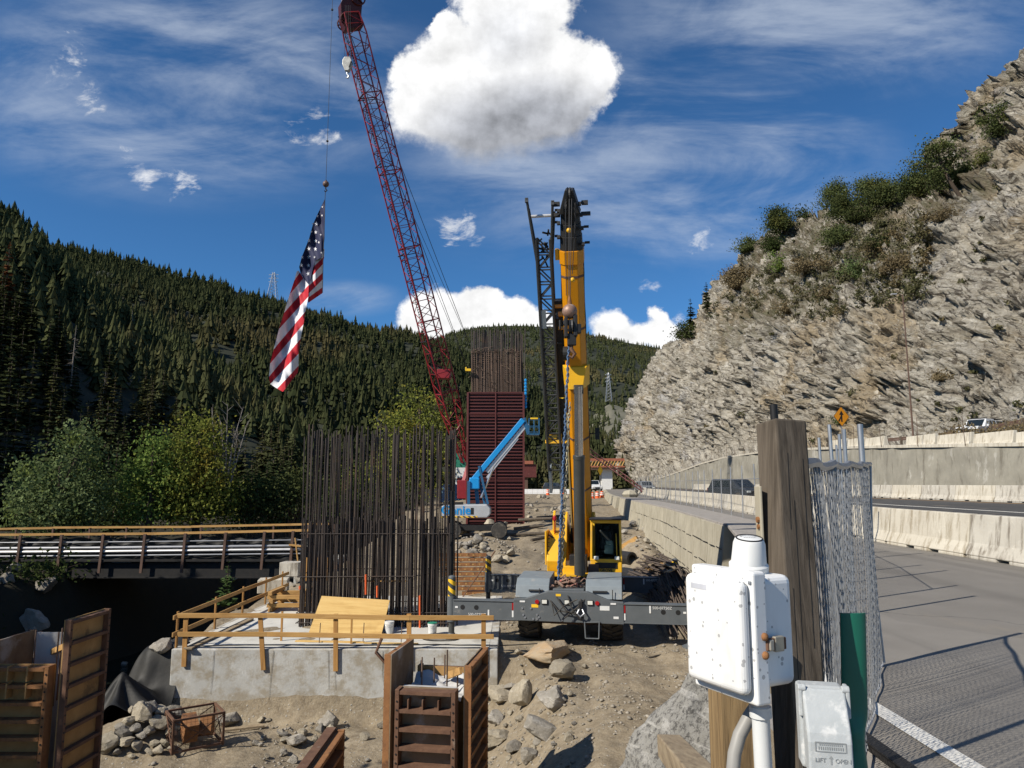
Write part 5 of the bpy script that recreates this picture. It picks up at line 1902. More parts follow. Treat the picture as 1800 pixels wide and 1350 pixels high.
for n in (jn0, jn1):
    fm.tube(bpt(s1 - .06, jx0, n), bpt(1.005 - .03 * (n < 0), jx0 - .22, n), .045, 6)
    fm.tube(bpt(s1 - .06, jx1, n), bpt(.995 - .03 * (n < 0), jx1 + .14, n), .045, 6)
fm.box(bpt(1.0, jx0 - .22, jn1), (.10, .10, .14)).box(bpt(.99, jx1 + .14, jn1), (.10, .10, .14))
obj('jib_fork', fm, M['darkjib'], jb)
obj('fork_spreader', MB().tube(bpt(.958, jx0 - .12, .1), bpt(.958, jx1 + .08, .1), .05, 10), M['silver'], jb)
gm = MB()
for k in range(16):
    s = .845 + .075 * random.random()
    x = random.uniform(jx0 + .05, jx1 - .05)
    gm.beam(bpt(s, x, .05), bpt(s + random.uniform(-.02, .03), x + random.uniform(-.15, .15), .2), .05, .05)
obj('jib_fittings', gm, M['black'], jb)['kind'] = 'stuff'
obj('jib_plate', boom_box(MB(), .665, .715, [(jx0, .26), (jx0 + .2, .26), (jx0 + .2, .28), (jx0, .28)]), M['lgrey'], jb)
obj('jib_box_section', boom_box(MB(), .21, .735, [(-.66, -.25), (-.40, -.25), (-.40, .14), (-.66, .14)]), M['black'], jb)
obj('jib_pennant', MB().box(bpt(.70, -.56, .16), (.10, .05, .3)).tube(bpt(.62, -.6, .16), bpt(.62, -.45, .16), .03, 6), M['darkjib'], jb)
obj('jib_foot', boom_box(MB(), .165, .245, [(jx0 - .02, -.15), (jx0 + .08, -.15), (jx0 + .08, .25), (jx0 - .02, .25)]), M['lgrey'], jb)
obj('jib_foot', boom_box(MB(), .165, .245, [(jx1 - .08, -.15), (jx1 + .02, -.15), (jx1 + .02, .25), (jx1 - .08, .25)]), M['lgrey'], jb)

# hook block and ball hanging from the boom
Rz = Matrix.Rotation(math.radians(-8.5), 4, 'Z')
tipw = Vector(cr.location) + (Rz @ (bpt(1.0, 0, .46) + Vector((0, -.06, -3.05))))
hk = thing('hook_block', 'rust-stained hook block and ball hanging below the yellow boom head', 'hook', tuple(tipw))
obj('headache_ball', MB().ball((0, 0, -.55), .23, 18, 12), mat('copper_brown_ball', (.32, .20, .14), (.22, .13, .10), 4, .5, .2, c3=(.45, .36, .30), s3=3), hk, True)
obj('rope_socket', MB().lathe([(.03, -.05), (.06, -.25), (.07, -.34)], (0, 0, 0), 12), M['rust'], hk, True)
obj('block_body', MB().box((-.12, 0, -1.05), (.10, .3, .62)).box((.16, 0, -1.0), (.12, .32, .66)).box((0, 0, -.9), (.4, .2, .14)).tube((-.3, -.02, -.82), (-.3, -.02, -1.12), .035, 6).box((.25, -.02, -1.1), (.16, .24, .28)).box((.05, 0, -1.42), (.26, .2, .36)), M['black'], hk, False, .02)
obj('sheave', MB().lathe([(.05, -.05), (.23, -.05), (.2, 0), (.23, .05), (.05, .05)], (.02, -.02, -1.02), 18, 'x'), M['cable'], hk)
obj('hook', MB().path([(.04, 0, -1.55), (.04, 0, -1.72), (.14, 0, -1.86), (.06, 0, -1.98), (-.06, 0, -1.90)], [.05, .06, .06, .05, .02], 8), M['rust2'], hk, True)
# slings from the hook to the carrier
e0 = Vector(tipw) + Vector((.0, 0, -1.45))
e1 = Vector(cr.location) + (Rz @ Vector((-.32, -3.40, 2.0)))
blue2 = mat('blue_sling', (.03, .09, .22), (.14, .20, .28), 30, .8)
yel2 = mat('worn_yellow_sling', (.50, .42, .22), (.38, .36, .30), 14, .7)


def chain(a, b_, r, n, ph, off):
    mb = MB()
    for k in range(n):
        p = a.lerp(b_, (k + .5) / n)
        L_ = (b_ - a).length / n * .72
        dx = Vector((off * math.sin(k * .7 + ph), off * math.cos(k * .5 + ph), 0))
        w = L_ * .42
        ax = Vector((1, 0, 0)) if k % 2 else Vector((0, 1, 0))
        z = (b_ - a).normalized()
        ring = [p + dx + z * (L_ * math.cos(t_)) + ax * (w * math.sin(t_)) for t_ in np.linspace(0, 2 * PI, 9)]
        mb.path(ring, r, 4, False)
    return mb


solo('blue_sling', chain(e0 + Vector((-.03, 0, 0)), e1, .022, 84, 0, .012), blue2, 'blue chain sling hanging from the hook block down to the grey carrier', 'sling')
ym = e0.lerp(e1, .25)
solo('yellow_sling', chain(ym + Vector((.08, 0, 0)), e1 + Vector((.10, 0, .15)), .02, 50, 1.3, .01), yel2, 'worn yellow chain sling hanging beside the blue one', 'sling')
rg = MB()
for k in range(26):
    p = Vector((random.uniform(-.55, .45), random.uniform(-3.2, -2.4), 1.72 + random.uniform(0, .22)))
    p = Vector(cr.location) + (Rz @ p)
    rg.path([p, p + Vector((random.uniform(-.2, .2), random.uniform(-.15, .15), random.uniform(-.02, .12))), p + Vector((random.uniform(-.3, .3), random.uniform(-.2, .2), -.02))], random.uniform(.02, .05), 6)
solo('rigging_pile', rg, mat('muddy_red_rigging', (.25, .14, .10), (.18, .13, .10), 4, .85, rnd=0, c3=(.40, .09, .07), s3=2), 'heap of muddy red rigging lying on the crane carrier between its grey fenders', 'rigging', smooth='all')

# ================================================================== RED LATTICE BOOM CRANE
FT, TP = at(816, 812, 88), at(607, -4, 74)
red = thing('crawler_crane', 'red lattice boom crawler crane behind the pier formwork', 'crane', (FT.x, FT.y, -1.6))
ax = (TP - FT).normalized()
Lb = (TP - FT).length
e_x = ax.cross(Vector((0, 1, 0))).normalized()
e_y = ax.cross(e_x).normalized()
th = math.radians(24)
q1 = e_x * math.cos(th) + e_y * math.sin(th)
q2 = -e_x * math.sin(th) + e_y * math.cos(th)
NB = 34


def chord(s, i):
    w = 1.02
    if s < .13:
        w *= .25 + .75 * s / .13
    if s > .94:
        w *= 1 - .45 * (s - .94) / .06
    a = ((-1, -1), (1, -1), (1, 1), (-1, 1))[i]
    return FT + ax * (Lb * s) + q1 * (a[0] * w) + q2 * (a[1] * w)


nsec = 6
for k in range(nsec):
    a, b_ = k / nsec * .965, (k + 1) / nsec * .965
    nbay = 7
    lm = MB()
    for i in range(4):
        for j in range(nbay):
            u0, u1 = a + (b_ - a) * j / nbay, a + (b_ - a) * (j + 1) / nbay
            p, q = (i, (i + 1) % 4) if j % 2 else ((i + 1) % 4, i)
            lm.tube(chord(u0, p), chord(u1, q), .042, 5)
            if j in (0, nbay - 1) or j % 2 == 0:
                lm.tube(chord(u0, i), chord(u0, (i + 1) % 4), .036, 5)
        lm.tube(chord(b_, i), chord(b_, (i + 1) % 4), .07, 5)
    sct = obj('boom_section', lm, M['cranered'], red, False, 0, True)
    for i in range(4):
        o = obj('chord', MB().path([chord(a + (b_ - a) * t_ / 4, i) for t_ in range(5)], .085, 6), M['cranered'], None)
        o.data.transform(Matrix.Translation(-red.location))
        o.parent = sct
wk = MB()
for i in range(150):
    s = .12 + .80 * i / 150
    p = FT + ax * (Lb * s) + q1 * .55 - q2 * .5
    p2 = FT + ax * (Lb * (s + .0053)) + q1 * .55 - q2 * .5
    wk.tube(p + q1 * .18, p2 - q1 * .18, .03, 4)
    wk.tube(p + q1 * .18, p - q1 * .18, .03, 4)
for sgn in (-1, 1):
    wk.tube(FT + ax * (Lb * .1) + q1 * (.55 + sgn * .2) - q2 * .5, FT + ax * (Lb * .93) + q1 * (.55 + sgn * .2) - q2 * .5, .045, 4)
obj('boom_walkway', wk, M['cable'], red, False, 0, True)
for s in (.28, .47, .66, .80):
    obj('boom_strap', MB().tube(chord(s, 1) + q1 * .2, chord(s, 2) + q1 * .2, .07, 6).tube(chord(s, 1), chord(s, 0), .05, 5), M['black'], red, False, 0, True)
pf = FT + ax * (Lb * .20)
obj('boom_platform', MB().box(pf - q1 * .3, (1.6, 1.4, 1.1)), M['cranered'], red, False, .05, True)
hp = MB()
T0 = FT + ax * (Lb * .945)
for poly, nn in ((((-1.0, -.4), (1.15, -.6), (1.25, .6), (.9, 2.2), (.2, 3.0), (-.7, 4.6), (-1.2, 5.0), (-1.4, 3.6), (-1.6, 2.2), (-1.1, .8)), (-.6, .6)),):
    vs = [T0 + q1 * p + ax * h + q2 * nn[0] for p, h in poly] + [T0 + q1 * p + ax * h + q2 * nn[1] for p, h in poly]
    n = len(poly)
    hp.add(vs, [tuple(range(n))[::-1], tuple(range(n, 2 * n))] + [(i, (i + 1) % n, n + (i + 1) % n, n + i) for i in range(n)])
bh2 = obj('boom_head', hp, M['darkred'], red, False, .04, True)
for p, h, r in ((-1.2, 2.6, .75), (.75, .4, .65), (-.9, 4.4, .55)):
    sm = MB()
    c_ = T0 + q1 * p + ax * h
    for sgn in (-1, 1):
        ring = [c_ + q2 * (.72 * sgn) + q1 * (r * math.cos(t_)) + ax * (r * math.sin(t_)) for t_ in np.linspace(0, 2 * PI, 17)]
        sm.path(ring, .09, 5, False)
        for t_ in np.linspace(0, PI, 4):
            sm.tube(c_ + q2 * (.72 * sgn) + q1 * (r * math.cos(t_)) + ax * (r * math.sin(t_)), c_ + q2 * (.72 * sgn) - q1 * (r * math.cos(t_)) - ax * (r * math.sin(t_)), .07, 5)
    obj('head_sheave', sm, M['darkred'], red, False, 0, True)
obj('head_mast', MB().tube(T0 + q1 * .6 + ax * 2.4, T0 + q1 * .6 + ax * 2.4 + Vector((0, 0, 2.2)), .03, 5), M['steel'], red, False, 0, True)
# stays to the gantry, hoist lines
gan = Vector((FT.x + 2.4, FT.y + 9, 12.0))
sm = MB()
for i, sgn in enumerate((-1, 1)):
    s_at = FT + ax * (Lb * .97) + q1 * 1.1 + q2 * (sgn * .7)
    sm.tube(s_at, gan + Vector((sgn * .8, 0, 0)), .045, 4)
    s_at2 = FT + ax * (Lb * .80) + q1 * 1.3 + q2 * (sgn * .5)
    sm.tube(s_at2, gan + Vector((sgn * .9 + .2, 0, .3)), .035, 4)
obj('boom_stay', sm, M['cable'], red, False, 0, True)
obj('gantry', MB().beam((FT.x - .5, FT.y + 4.5, 1.2), gan, .5, .4).beam((FT.x + 3.5, FT.y + 10, 1.2), gan, .5, .4), M['cranered'], red, False, 0, True)
obj('upper_body', MB().box((FT.x + .8, FT.y + 4.5, .9), (3.2, 9, 2.2)), M['cranered'], red, False, .08, True)
obj('cab', MB().box((FT.x + 2.9, FT.y + .8, 1.2), (1.2, 2.2, 2.1)), M['cranered'], red, False, .08, True)
obj('counterweight', MB().box((FT.x + .8, FT.y + 9.3, 1.1), (4.6, 1.4, 2.6)), M['darkred'], red, False, .08, True)
for sgn in (-1, 1):
    obj('crawler_track', MB().prism([(FT.y - 1.5, -1.3), (FT.y - .9, -1.75), (FT.y + 8.1, -1.75), (FT.y + 8.7, -1.3), (FT.y + 8.2, -.55), (FT.y - 1, -.55)], 'x', FT.x + .8 + sgn * 2.6 - .55, FT.x + .8 + sgn * 2.6 + .55), M['black'], red, False, .05, True)
# small silver hook block by the boom
hb0 = at(611, 18, 73.2)
hb1 = at(611, 104, 73.2)
sm = MB()
for dx in (-.32, -.1, .12, .33):
    sm.tube((hb0.x + dx * .8, hb0.y, hb0.z + .6), (hb1.x + dx, hb1.y, hb1.z), .02, 4)
obj('hoist_rope', sm, M['cable'], red, False, 0, True)
sb = thing('hook_block', 'silver hook block hanging just left of the red boom tip', 'hook', tuple(hb1))
obj('block_body', MB().prism([(-.5, -.25), (-.28, .15), (.3, .15), (.52, -.35), (.5, -.8), (.2, -1.45), (-.18, -1.45), (-.5, -.75)], 'y', -.28, .28), mat('worn_white_block', (.55, .53, .47), (.30, .29, .26), 2.5, .5, .3), sb, False, .05)
obj('sheave_cover', MB().box((.36, 0, -.75), (.16, .62, .8), Matrix.Rotation(.3, 3, 'Y')), M['black'], sb, False, .03)
obj('hook', MB().path([(.02, 0, -1.4), (.02, 0, -1.75), (.2, 0, -1.95), (.1, 0, -2.2), (-.14, 0, -2.1)], [.12, .13, .12, .1, .05], 8), M['silver'], sb, True)

# flag line, ball and flag
fy = 74.0
l0, l1 = at(588, -30, fy), at(573, 318, fy)
obj('flag_line', MB().tube((l1.x, fy, l0.z), (l1.x, fy, l1.z), .026, 5), M['cable'], red, False, 0, True)
for py in (17, 248):
    p = at(580, py, fy)
    obj('rope_clamp', MB().box((l1.x, fy, p.z), (.22, .2, .18)), M['black'], red, False, .03, True)
fb = thing('headache_ball', 'round brown hook ball above the flag', 'hook ball', (l1.x, fy, l1.z))
obj('ball', MB().ball((0, 0, -.35), .34, 16, 10), mat('brown_ball', (.16, .09, .06), (.10, .06, .05), 4, .5), fb, True)
obj('hook', MB().lathe([(.06, .1), (.12, 0), (.12, -.1)], (0, 0, 0), 10).path([(0, 0, -.65), (0, 0, -.9), (.14, 0, -1.05), (0, 0, -1.2), (-.12, 0, -1.1)], .07, 6), M['black'], fb, True)


def fz(zx, zy, depth):
    return at(440 + zx / 3.215, 300 + zy / 3.215, fy + depth)


fl = thing('flag', 'large red, white and blue flag with white stars hanging from the red crane', 'flag', (l1.x, fy, at(572, 352, fy).z))
fred = mat('flag_red', (.46, .012, .025), (.40, .010, .02), .5, .75)
fwhite = mat('flag_white', (.74, .72, .72), (.66, .64, .65), .5, .75)
fblue = mat('flag_blue', (.012, .016, .055), (.010, .012, .045), .5, .75)


def ripple(u, v, zx, zy):
    return .55 * math.sin(zx * .045 + zy * .012) + .25 * math.sin(zx * .11 - zy * .02 + 1) + .0035 * (zx - 260)


def band(rows, m_, name, nsub=6, nx=16, lift=0):
    mb = MB()
    pts = []
    for (r0, l0_), (r1, l1_) in zip(rows[:-1], rows[1:]):
        for k in range(nsub):
            t_ = k / nsub
            pts.append(((r0[0] + (r1[0] - r0[0]) * t_, r0[1] + (r1[1] - r0[1]) * t_), (l0_[0] + (l1_[0] - l0_[0]) * t_, l0_[1] + (l1_[1] - l0_[1]) * t_)))
    pts.append(rows[-1])
    o = 0
    for (r_, l_) in pts:
        for i in range(nx + 1):
            u = i / nx
            zx, zy = l_[0] + (r_[0] - l_[0]) * u, l_[1] + (r_[1] - l_[1]) * u
            mb.v.append(tuple(fz(zx, zy, ripple(u, 0, zx, zy) + lift)))
    for j in range(len(pts) - 1):
        for i in range(nx):
            a = j * (nx + 1) + i
            mb.f.append((a, a + 1, a + nx + 2, a + nx + 1))
    return obj(name, mb, m_, fl, 'all', 0, True)


Bd = [((272, 565), (262, 570)), ((280, 575), (248, 622)), ((300, 608), (222, 700)), ((330, 645), (190, 805)), ((328, 712), (162, 895)), ((312, 795), (132, 1010)),
      ((300, 868), (112, 1090)), ((284, 950), (105, 1165)), ((272, 1035), (112, 1206)), ((273, 1102), (152, 1232)), ((268, 1142), (184, 1250))]
for i in range(len(Bd) - 1):
    band([Bd[i], Bd[i + 1]], fred if i % 2 else fwhite, 'stripe')
un = band([((424, 150), (419, 165)), ((421, 230), (385, 235)), ((420, 300), (355, 300)), ((420, 380), (333, 380)), ((412, 450), (310, 440)), ((398, 492), (290, 490)), ((365, 510), (276, 545)),
           ((352, 560), (284, 580)), ((342, 605), (305, 615)), ((333, 642), (326, 640))], fblue, 'union', 4, 12)
Bc = [((420, 440), (350, 508)), ((418, 485), (343, 556)), ((410, 528), (336, 610)), ((411, 575), (326, 655)), ((411, 612), (324, 700)), ((409, 658), (322, 722)), ((408, 692), (328, 747))]
for i in range(len(Bc) - 1):
    band([Bc[i], Bc[i + 1]], fred if i % 2 else fwhite, 'stripe', lift=.35)
stm = []
for zx, zy, k in ((407, 205, .6), (405, 253, .7), (380, 257, 1), (374, 300, 1.3), (370, 348, 1.1), (398, 362, .7), (332, 395, 1.2), (369, 397, 1.2), (387, 405, .8), (331, 441, 1.3), (368, 443, 1.2), (402, 464, .7),
                  (294, 489, 1.1), (330, 488, 1.3), (363, 489, .8), (288, 534, 1.2), (329, 535, 1.2), (326, 582, 1.3), (345, 345, .7), (352, 300, .6)):
    mb = MB()
    pts = []
    for q in range(10):
        r_ = 10.5 * k * (1 if q % 2 == 0 else .40)
        a = PI / 2 + q * PI / 5 + .1
        pts.append((zx + r_ * math.cos(a) * .8, zy - r_ * math.sin(a)))
    vs = [fz(x, y, ripple(0, 0, x, y) - .05) for x, y in [(zx, zy)] + pts]
    mb.add(vs, [(0, 1 + q, 1 + (q + 1) % 10) for q in range(10)])
    o = obj('star', mb, fwhite, None)
    o.data.transform(Matrix.Translation(-fl.location))
    o.parent = un
obj('hoist_cord', MB().path([fz(424, 120, 0), fz(422, 160, 0), fz(419, 300, -.1), fz(412, 480, -.1), fz(408, 690, .3)], .035, 5), M['cable'], fl, False, 0, True)

# ================================================================== BOOM LIFT
LY = 58.0
lp = at(832, 915, LY)
lz = -2.55
lf = thing('boom_lift', 'blue and grey boom lift with its arm raised across the pier formwork', 'boom lift', (lp.x, LY, lz))
xpx = lambda px, Y=LY: at(px, 850, Y).x - lp.x
zpy = lambda py, Y=LY: at(850, py, Y).z - lz
x0, x1 = xpx(778), xpx(863)
z0, z1 = zpy(909), zpy(886)
tt_ = obj('turntable_cover', MB().prism([(x0, z0), (x1 - .25, z0), (x1, z0 + .25), (x1, z1 - .3), (x1 - .3, z1), (x0 + 1.0, z1 - .03), (x0, z1 - .12)], 'y', -1.2, 1.2), M['liftgrey'], lf, False, .08)
obj('hazard_strip', MB().box(((x0 + x1 - 1) / 2, -1.21, z0 + .08), (x1 - x0 - 1.0, .01, .12)), M['stripes'], tt_)
obj('vent', MB().box((x1 - 1.4, -1.21, (z0 + z1) / 2), (.22, .02, .5)), M['black'], tt_)
text('Genie', .95, M['blue'], tt_, FRONT, (xpx(804), -1.215, (z0 + z1) / 2 + .05), .01, bold=.02)
obj('engine_grille', MB().box((x0 + 1.1, -.9, z1 + .08), (1.2, .4, .2)), M['black'], tt_)
obj('chassis', MB().box((.3, 0, .75), (3.4, 1.6, .45)), M['black'], lf, False, .05)
for wx in (xpx(800), xpx(878)):
    for wy in (-1.1, 1.1):
        w_ = obj('wheel', MB().lathe([(.25, -.2), (.25, .2)], (wx, wy, .58), 14, 'y'), M['liftgrey'], lf)
        obj('tyre', MB().lathe([(.28, -.22), (.58, -.22), (.62, -.1), (.62, .1), (.58, .22), (.28, .22)], (wx, wy, .58), 20, 'y'), M['rubber'], w_)
bx0, bz0 = xpx(830), zpy(846)
bx1, bz1 = xpx(920), zpy(738)
obj('riser', MB().beam((bx0 - .25, -.3, z1), (bx0 - .25, -.3, bz0), .22, .22, (0, 1, 0)).beam((bx0 + .45, .3, z1), (bx0 + .2, .3, bz0 + .3), .3, .3, (0, 1, 0)).beam((xpx(858), -.2, z1), (xpx(842), -.2, bz0 + 1.2), .18, .2, (0, 1, 0)).beam((xpx(852), .3, z1), (xpx(838), .3, bz0 + .8), .18, .2, (0, 1, 0)), M['dblue'], lf)
bd_ = Vector((bx1 - bx0, 0, bz1 - bz0)).normalized()
b0 = Vector((bx0, 0, bz0)) - bd_ * .3
ln = obj('main_boom', MB().beam(b0, Vector((bx1, 0, bz1)), .42, .46, (0, 1, 0)), M['blue'], lf, False, .04)
nv_ = Vector((bd_.z, 0, -bd_.x))
obj('boom_tube', MB().beam(b0 + nv_ * .42 + bd_ * 1.6, Vector((bx1, 0, bz1)) + nv_ * .42, .3, .18, (0, 1, 0)).beam(b0 + nv_ * .7 + bd_ * 1.2, b0 + nv_ * .62 + bd_ * 5.2, .14, .1, (0, 1, 0)), M['silver'], ln)
obj('boom_knuckle', MB().box(b0 + bd_ * .3 + nv_ * .25, (.8, .6, .9)), M['blue'], ln, False, .08)
obj('lift_ram', MB().tube(b0 + bd_ * 2.4 + nv_ * .5, Vector((xpx(846), 0, z1 + .5)), .10, 8), M['chrome'], ln)
px_ = lambda a, b2: Vector((xpx(a), 0, zpy(b2)))
obj('jib_arm', MB().beam(px_(921, 735), px_(930, 764), .3, .28, (0, 1, 0)), M['dblue'], lf, False, .03)
bkx0, bkx1, bz_0, bz_1 = xpx(930), xpx(948), zpy(764), zpy(737)
bsk = MB()
for x in (bkx0, (bkx0 + bkx1) / 2, bkx1):
    for y in (-.7, .7):
        bsk.tube((x, y, bz_0), (x, y, bz_1), .03, 5)
for z in (bz_1, (bz_0 + bz_1) / 2, bz_0 + .15):
    bsk.path([(bkx0, -.7, z), (bkx1, -.7, z), (bkx1, .7, z), (bkx0, .7, z), (bkx0, -.7, z)], .03, 5)
bsk.box(((bkx0 + bkx1) / 2, 0, bz_0), (bkx1 - bkx0, 1.4, .10))
obj('work_platform', bsk, M['dblue'], lf)
obj('platform_pad', MB().box(((bkx0 + bkx1) / 2, -.72, bz_1), (.6, .08, .12)), M['safeyellow'], lf, False, .02)

# ================================================================== TEMPORARY BRIDGE ON THE LEFT
BY = 43.0
br = thing('footbridge', 'temporary steel bridge with timber rails and black sheeting crossing the river', 'bridge', (-24, BY, -3.6))
zb = lambda py, Y=BY: at(300, py, Y).z
xb_ = lambda px, Y=BY: at(px, 960, Y).x
XL, XR = xb_(-700), xb_(541)
for yy in (BY, BY + 4.6):
    obj('girder', MB().box(((XL + XR) / 2, yy + .25, zb(1000)), (XR - XL, .10, 1.0)).box(((XL + XR) / 2, yy + .25, zb(1000) + .5), (XR - XL, .45, .06)).box(((XL + XR) / 2, yy + .25, zb(1000) - .5), (XR - XL, .45, .06)), M['black'], br, False, 0, True)
obj('deck', MB().box(((XL + XR) / 2, BY + 2.5, zb(985)), (XR - XL, 5.2, .12)), M['black'], br, False, 0, True)
rail = [(-700, 955), (0, 940), (270, 938), (541, 932)]
for k in range(3):
    (pa, ya), (pb, yb) = rail[k], rail[k + 1]
    obj('top_rail', MB().beam((xb_(pa), BY - .02, zb(ya)), (xb_(pb), BY - .02 + .0, zb(yb)), .10, .13), M['lumber_x'], br, False, 0, True)
    obj('top_rail', MB().beam((xb_(pa), BY + 4.9, zb(ya) + .12), (xb_(pb), BY + 4.9, zb(yb) + .10), .10, .13), M['lumber_x'], br, False, 0, True)
i = 0
for px in list(range(-684, 30, 72)) + [36, 108, 181, 254, 325, 396, 464, 514]:
    yt = np.interp(px, [r[0] for r in rail], [r[1] for r in rail])
    xx = xb_(px)
    obj('rail_post', MB().beam((xx + .04, BY - .12, zb(yt) - .02), (xx - .06, BY - .12, zb(1007 - (px > 380) * 6)), .14, .10, (0, 1, 0)), M['brown'], br, False, 0, True)
    if px % 2 == 0:
        obj('far_post', MB().beam((xx + 1.2, BY + 4.8, zb(yt) + .1), (xx + 1.2, BY + 4.8, zb(985)), .10, .10, (0, 1, 0)), M['brown'], br, False, 0, True)
dull = mat('dull_pipe', (.30, .31, .33), (.22, .23, .25), 1, .4, .2)
for k, (py, r) in enumerate(((953, .05), (963, .085), (969.5, .085), (977, .075))):
    obj('pipe', MB().path([(XL, BY - .02, zb(py + 4)), (xb_(150), BY - .02, zb(py)), (xb_(536), BY - .02, zb(py - 4))], r * (.6 if k in (0, 3) else .9), 8), dull if k != 2 else M['silver'], br, True, 0, True)
sh = MB()
sh.grid(lambda u, v: (XL + (XR - XL) * u, BY + .14 + .05 * math.sin(u * 240 + v * 5) + .05 * math.sin(u * 97 - v * 9), zb(946) + .05 * math.sin(u * 170) + (zb(990) - zb(946)) * v), 320, 8)
obj('sheeting', sh, M['tarp'], br, 'all', 0, True)
for k, px in enumerate((105, 160, 215)):
    obj('number_plate', MB().box((xb_(px), BY + .05, zb(986)), (1.6 - .5 * (k > 1), .02, .2)), M['grey'], br, False, 0, True)
obj('abutment', MB().box((XR + .3, BY + 2.4, -4.2), (1.6, 6.5, 2.4)), M['footing'], br, False, .04, True)
obj('end_rail', MB().beam((xb_(520), BY - .2, zb(945)), (xb_(533), BY - .3, zb(1022)), .06, .12, (0, 1, 0)).beam((xb_(510), BY - .25, zb(957)), (xb_(538), BY - .25, zb(960)), .06, .1), M['lumber_x'], br, False, 0, True)
# ================================================================== ROADSIDE SIGNS, POLES, VEHICLES
def diamond_sign(c, diag, face, pole_z0, lab, yaw=0, arrow=True):
    t_ = thing('road_sign', lab, 'road sign', (c.x, c.y, pole_z0), yaw)
    z = c.z - pole_z0
    h = diag / 2
    r = .12 * h
    pts = []
    for k in range(4):
        a = PI / 2 * k
        for dd in (-.10, .10):
            pts.append(((h - r * .8) * math.cos(a) + r * math.cos(a + dd * 6) * .8, (h - r * .8) * math.sin(a) + r * math.sin(a + dd * 6) * .8))
    obj('border', MB().prism([(x, y + z) for x, y in pts], 'y', -.012, .012), M['signblack'], t_)
    obj('face', MB().prism([(x * .95, y * .95 + z) for x, y in pts], 'y', -.018, -.0125), face, t_)
    obj('pole', MB().box((0, .05, z / 2), (.07, .05, z)), M['steel'], t_)
    if arrow:
        s = h / 50
        mb = MB()
        mb.add([(x * s, -.021, y * s + z) for x, y in ((-5, -28), (5, -28), (5, 8), (15, 8), (0, 30), (-15, 8), (-5, 8))], [(0, 1, 2, 6), (6, 2, 3, 4, 5)])
        mb.add([(x * s, -.021, y * s + z) for x, y in ((-24, -24), (-15, -28), (-4, -8), (-5, 3))], [(0, 1, 2, 3)])
        obj('arrow_symbol', mb, M['signblack'], t_)
    return t_


diamond_sign(at(1479, 732, 64), 1.72, M['signorange'], upz(64), 'orange diamond sign with a black merging arrow standing on the wall top', .35)
diamond_sign(at(1055, 827, 120), 1.7, M['signyellow'], 0, 'plain yellow diamond sign far off before the overpass', .9, False)
p = at(1605, 765, 78)
lt = thing('street_lamp', 'tall thin brown lamp pole standing before the cliff', 'street lamp', (p.x, 78, p.z - .3))
zt = at(1605, 518, 78).z - lt.location.z
obj('pole', MB().tube((0, 0, 0), (0, 0, zt), .10, 8, .06), M['brown'], lt, True)
obj('arm', MB().path([(0, 0, zt - .1), (-.35, 0, zt + .05), (-.75, 0, zt + .08)], .035, 6), M['brown'], lt, True)
obj('lamp_head', MB().box((-.95, 0, zt + .06), (.6, .25, .12)), M['liftgrey'], lt, False, .03)

# timber guard rail of the upper ramp
gp = [(1470, 778, 86), (1500, 776, 80), (1560, 771, 73), (1640, 764, 66), (1720, 752, 59), (1800, 737, 53), (1900, 722, 46)]
gpw = [at(*q) for q in gp]
rg2 = thing('guard_rail', 'brown steel guard rail climbing to the right along the upper ramp', 'guard rail', tuple(gpw[3] - Vector((0, 0, .7))))
for a, b_ in zip(gpw[:-1], gpw[1:]):
    obj('rail', MB().beam(a + Vector((0, 0, -.05)), b_ + Vector((0, 0, -.05)), .06, .17).beam(a + Vector((0, 0, -.22)), b_ + Vector((0, 0, -.22)), .06, .13), M['brown'], rg2, False, 0, True)
    n = 3
    for k in range(n):
        q = a.lerp(b_, k / n)
        obj('post', MB().box((q.x, q.y + .12, q.z - .5), (.2, .2, 1.2)), M['oldtimber'], rg2, False, 0, True)
ramp = MB()
for a, b_ in zip(gpw[:-1], gpw[1:]):
    o = len(ramp.v)
    ramp.v += [tuple(a + Vector((0, .3, -.85))), tuple(b_ + Vector((0, .3, -.85))), tuple(b_ + Vector((12, 10, .2))), tuple(a + Vector((12, 12, .2))), tuple(a + Vector((-4, -1.5, -2.5))), tuple(b_ + Vector((-4, -1.5, -2.5)))]
    ramp.f += [(o, o + 1, o + 2, o + 3), (o + 4, o + 5, o + 1, o)]
tag(obj('upper_ramp', ramp, M['shoulder']), kind='structure')


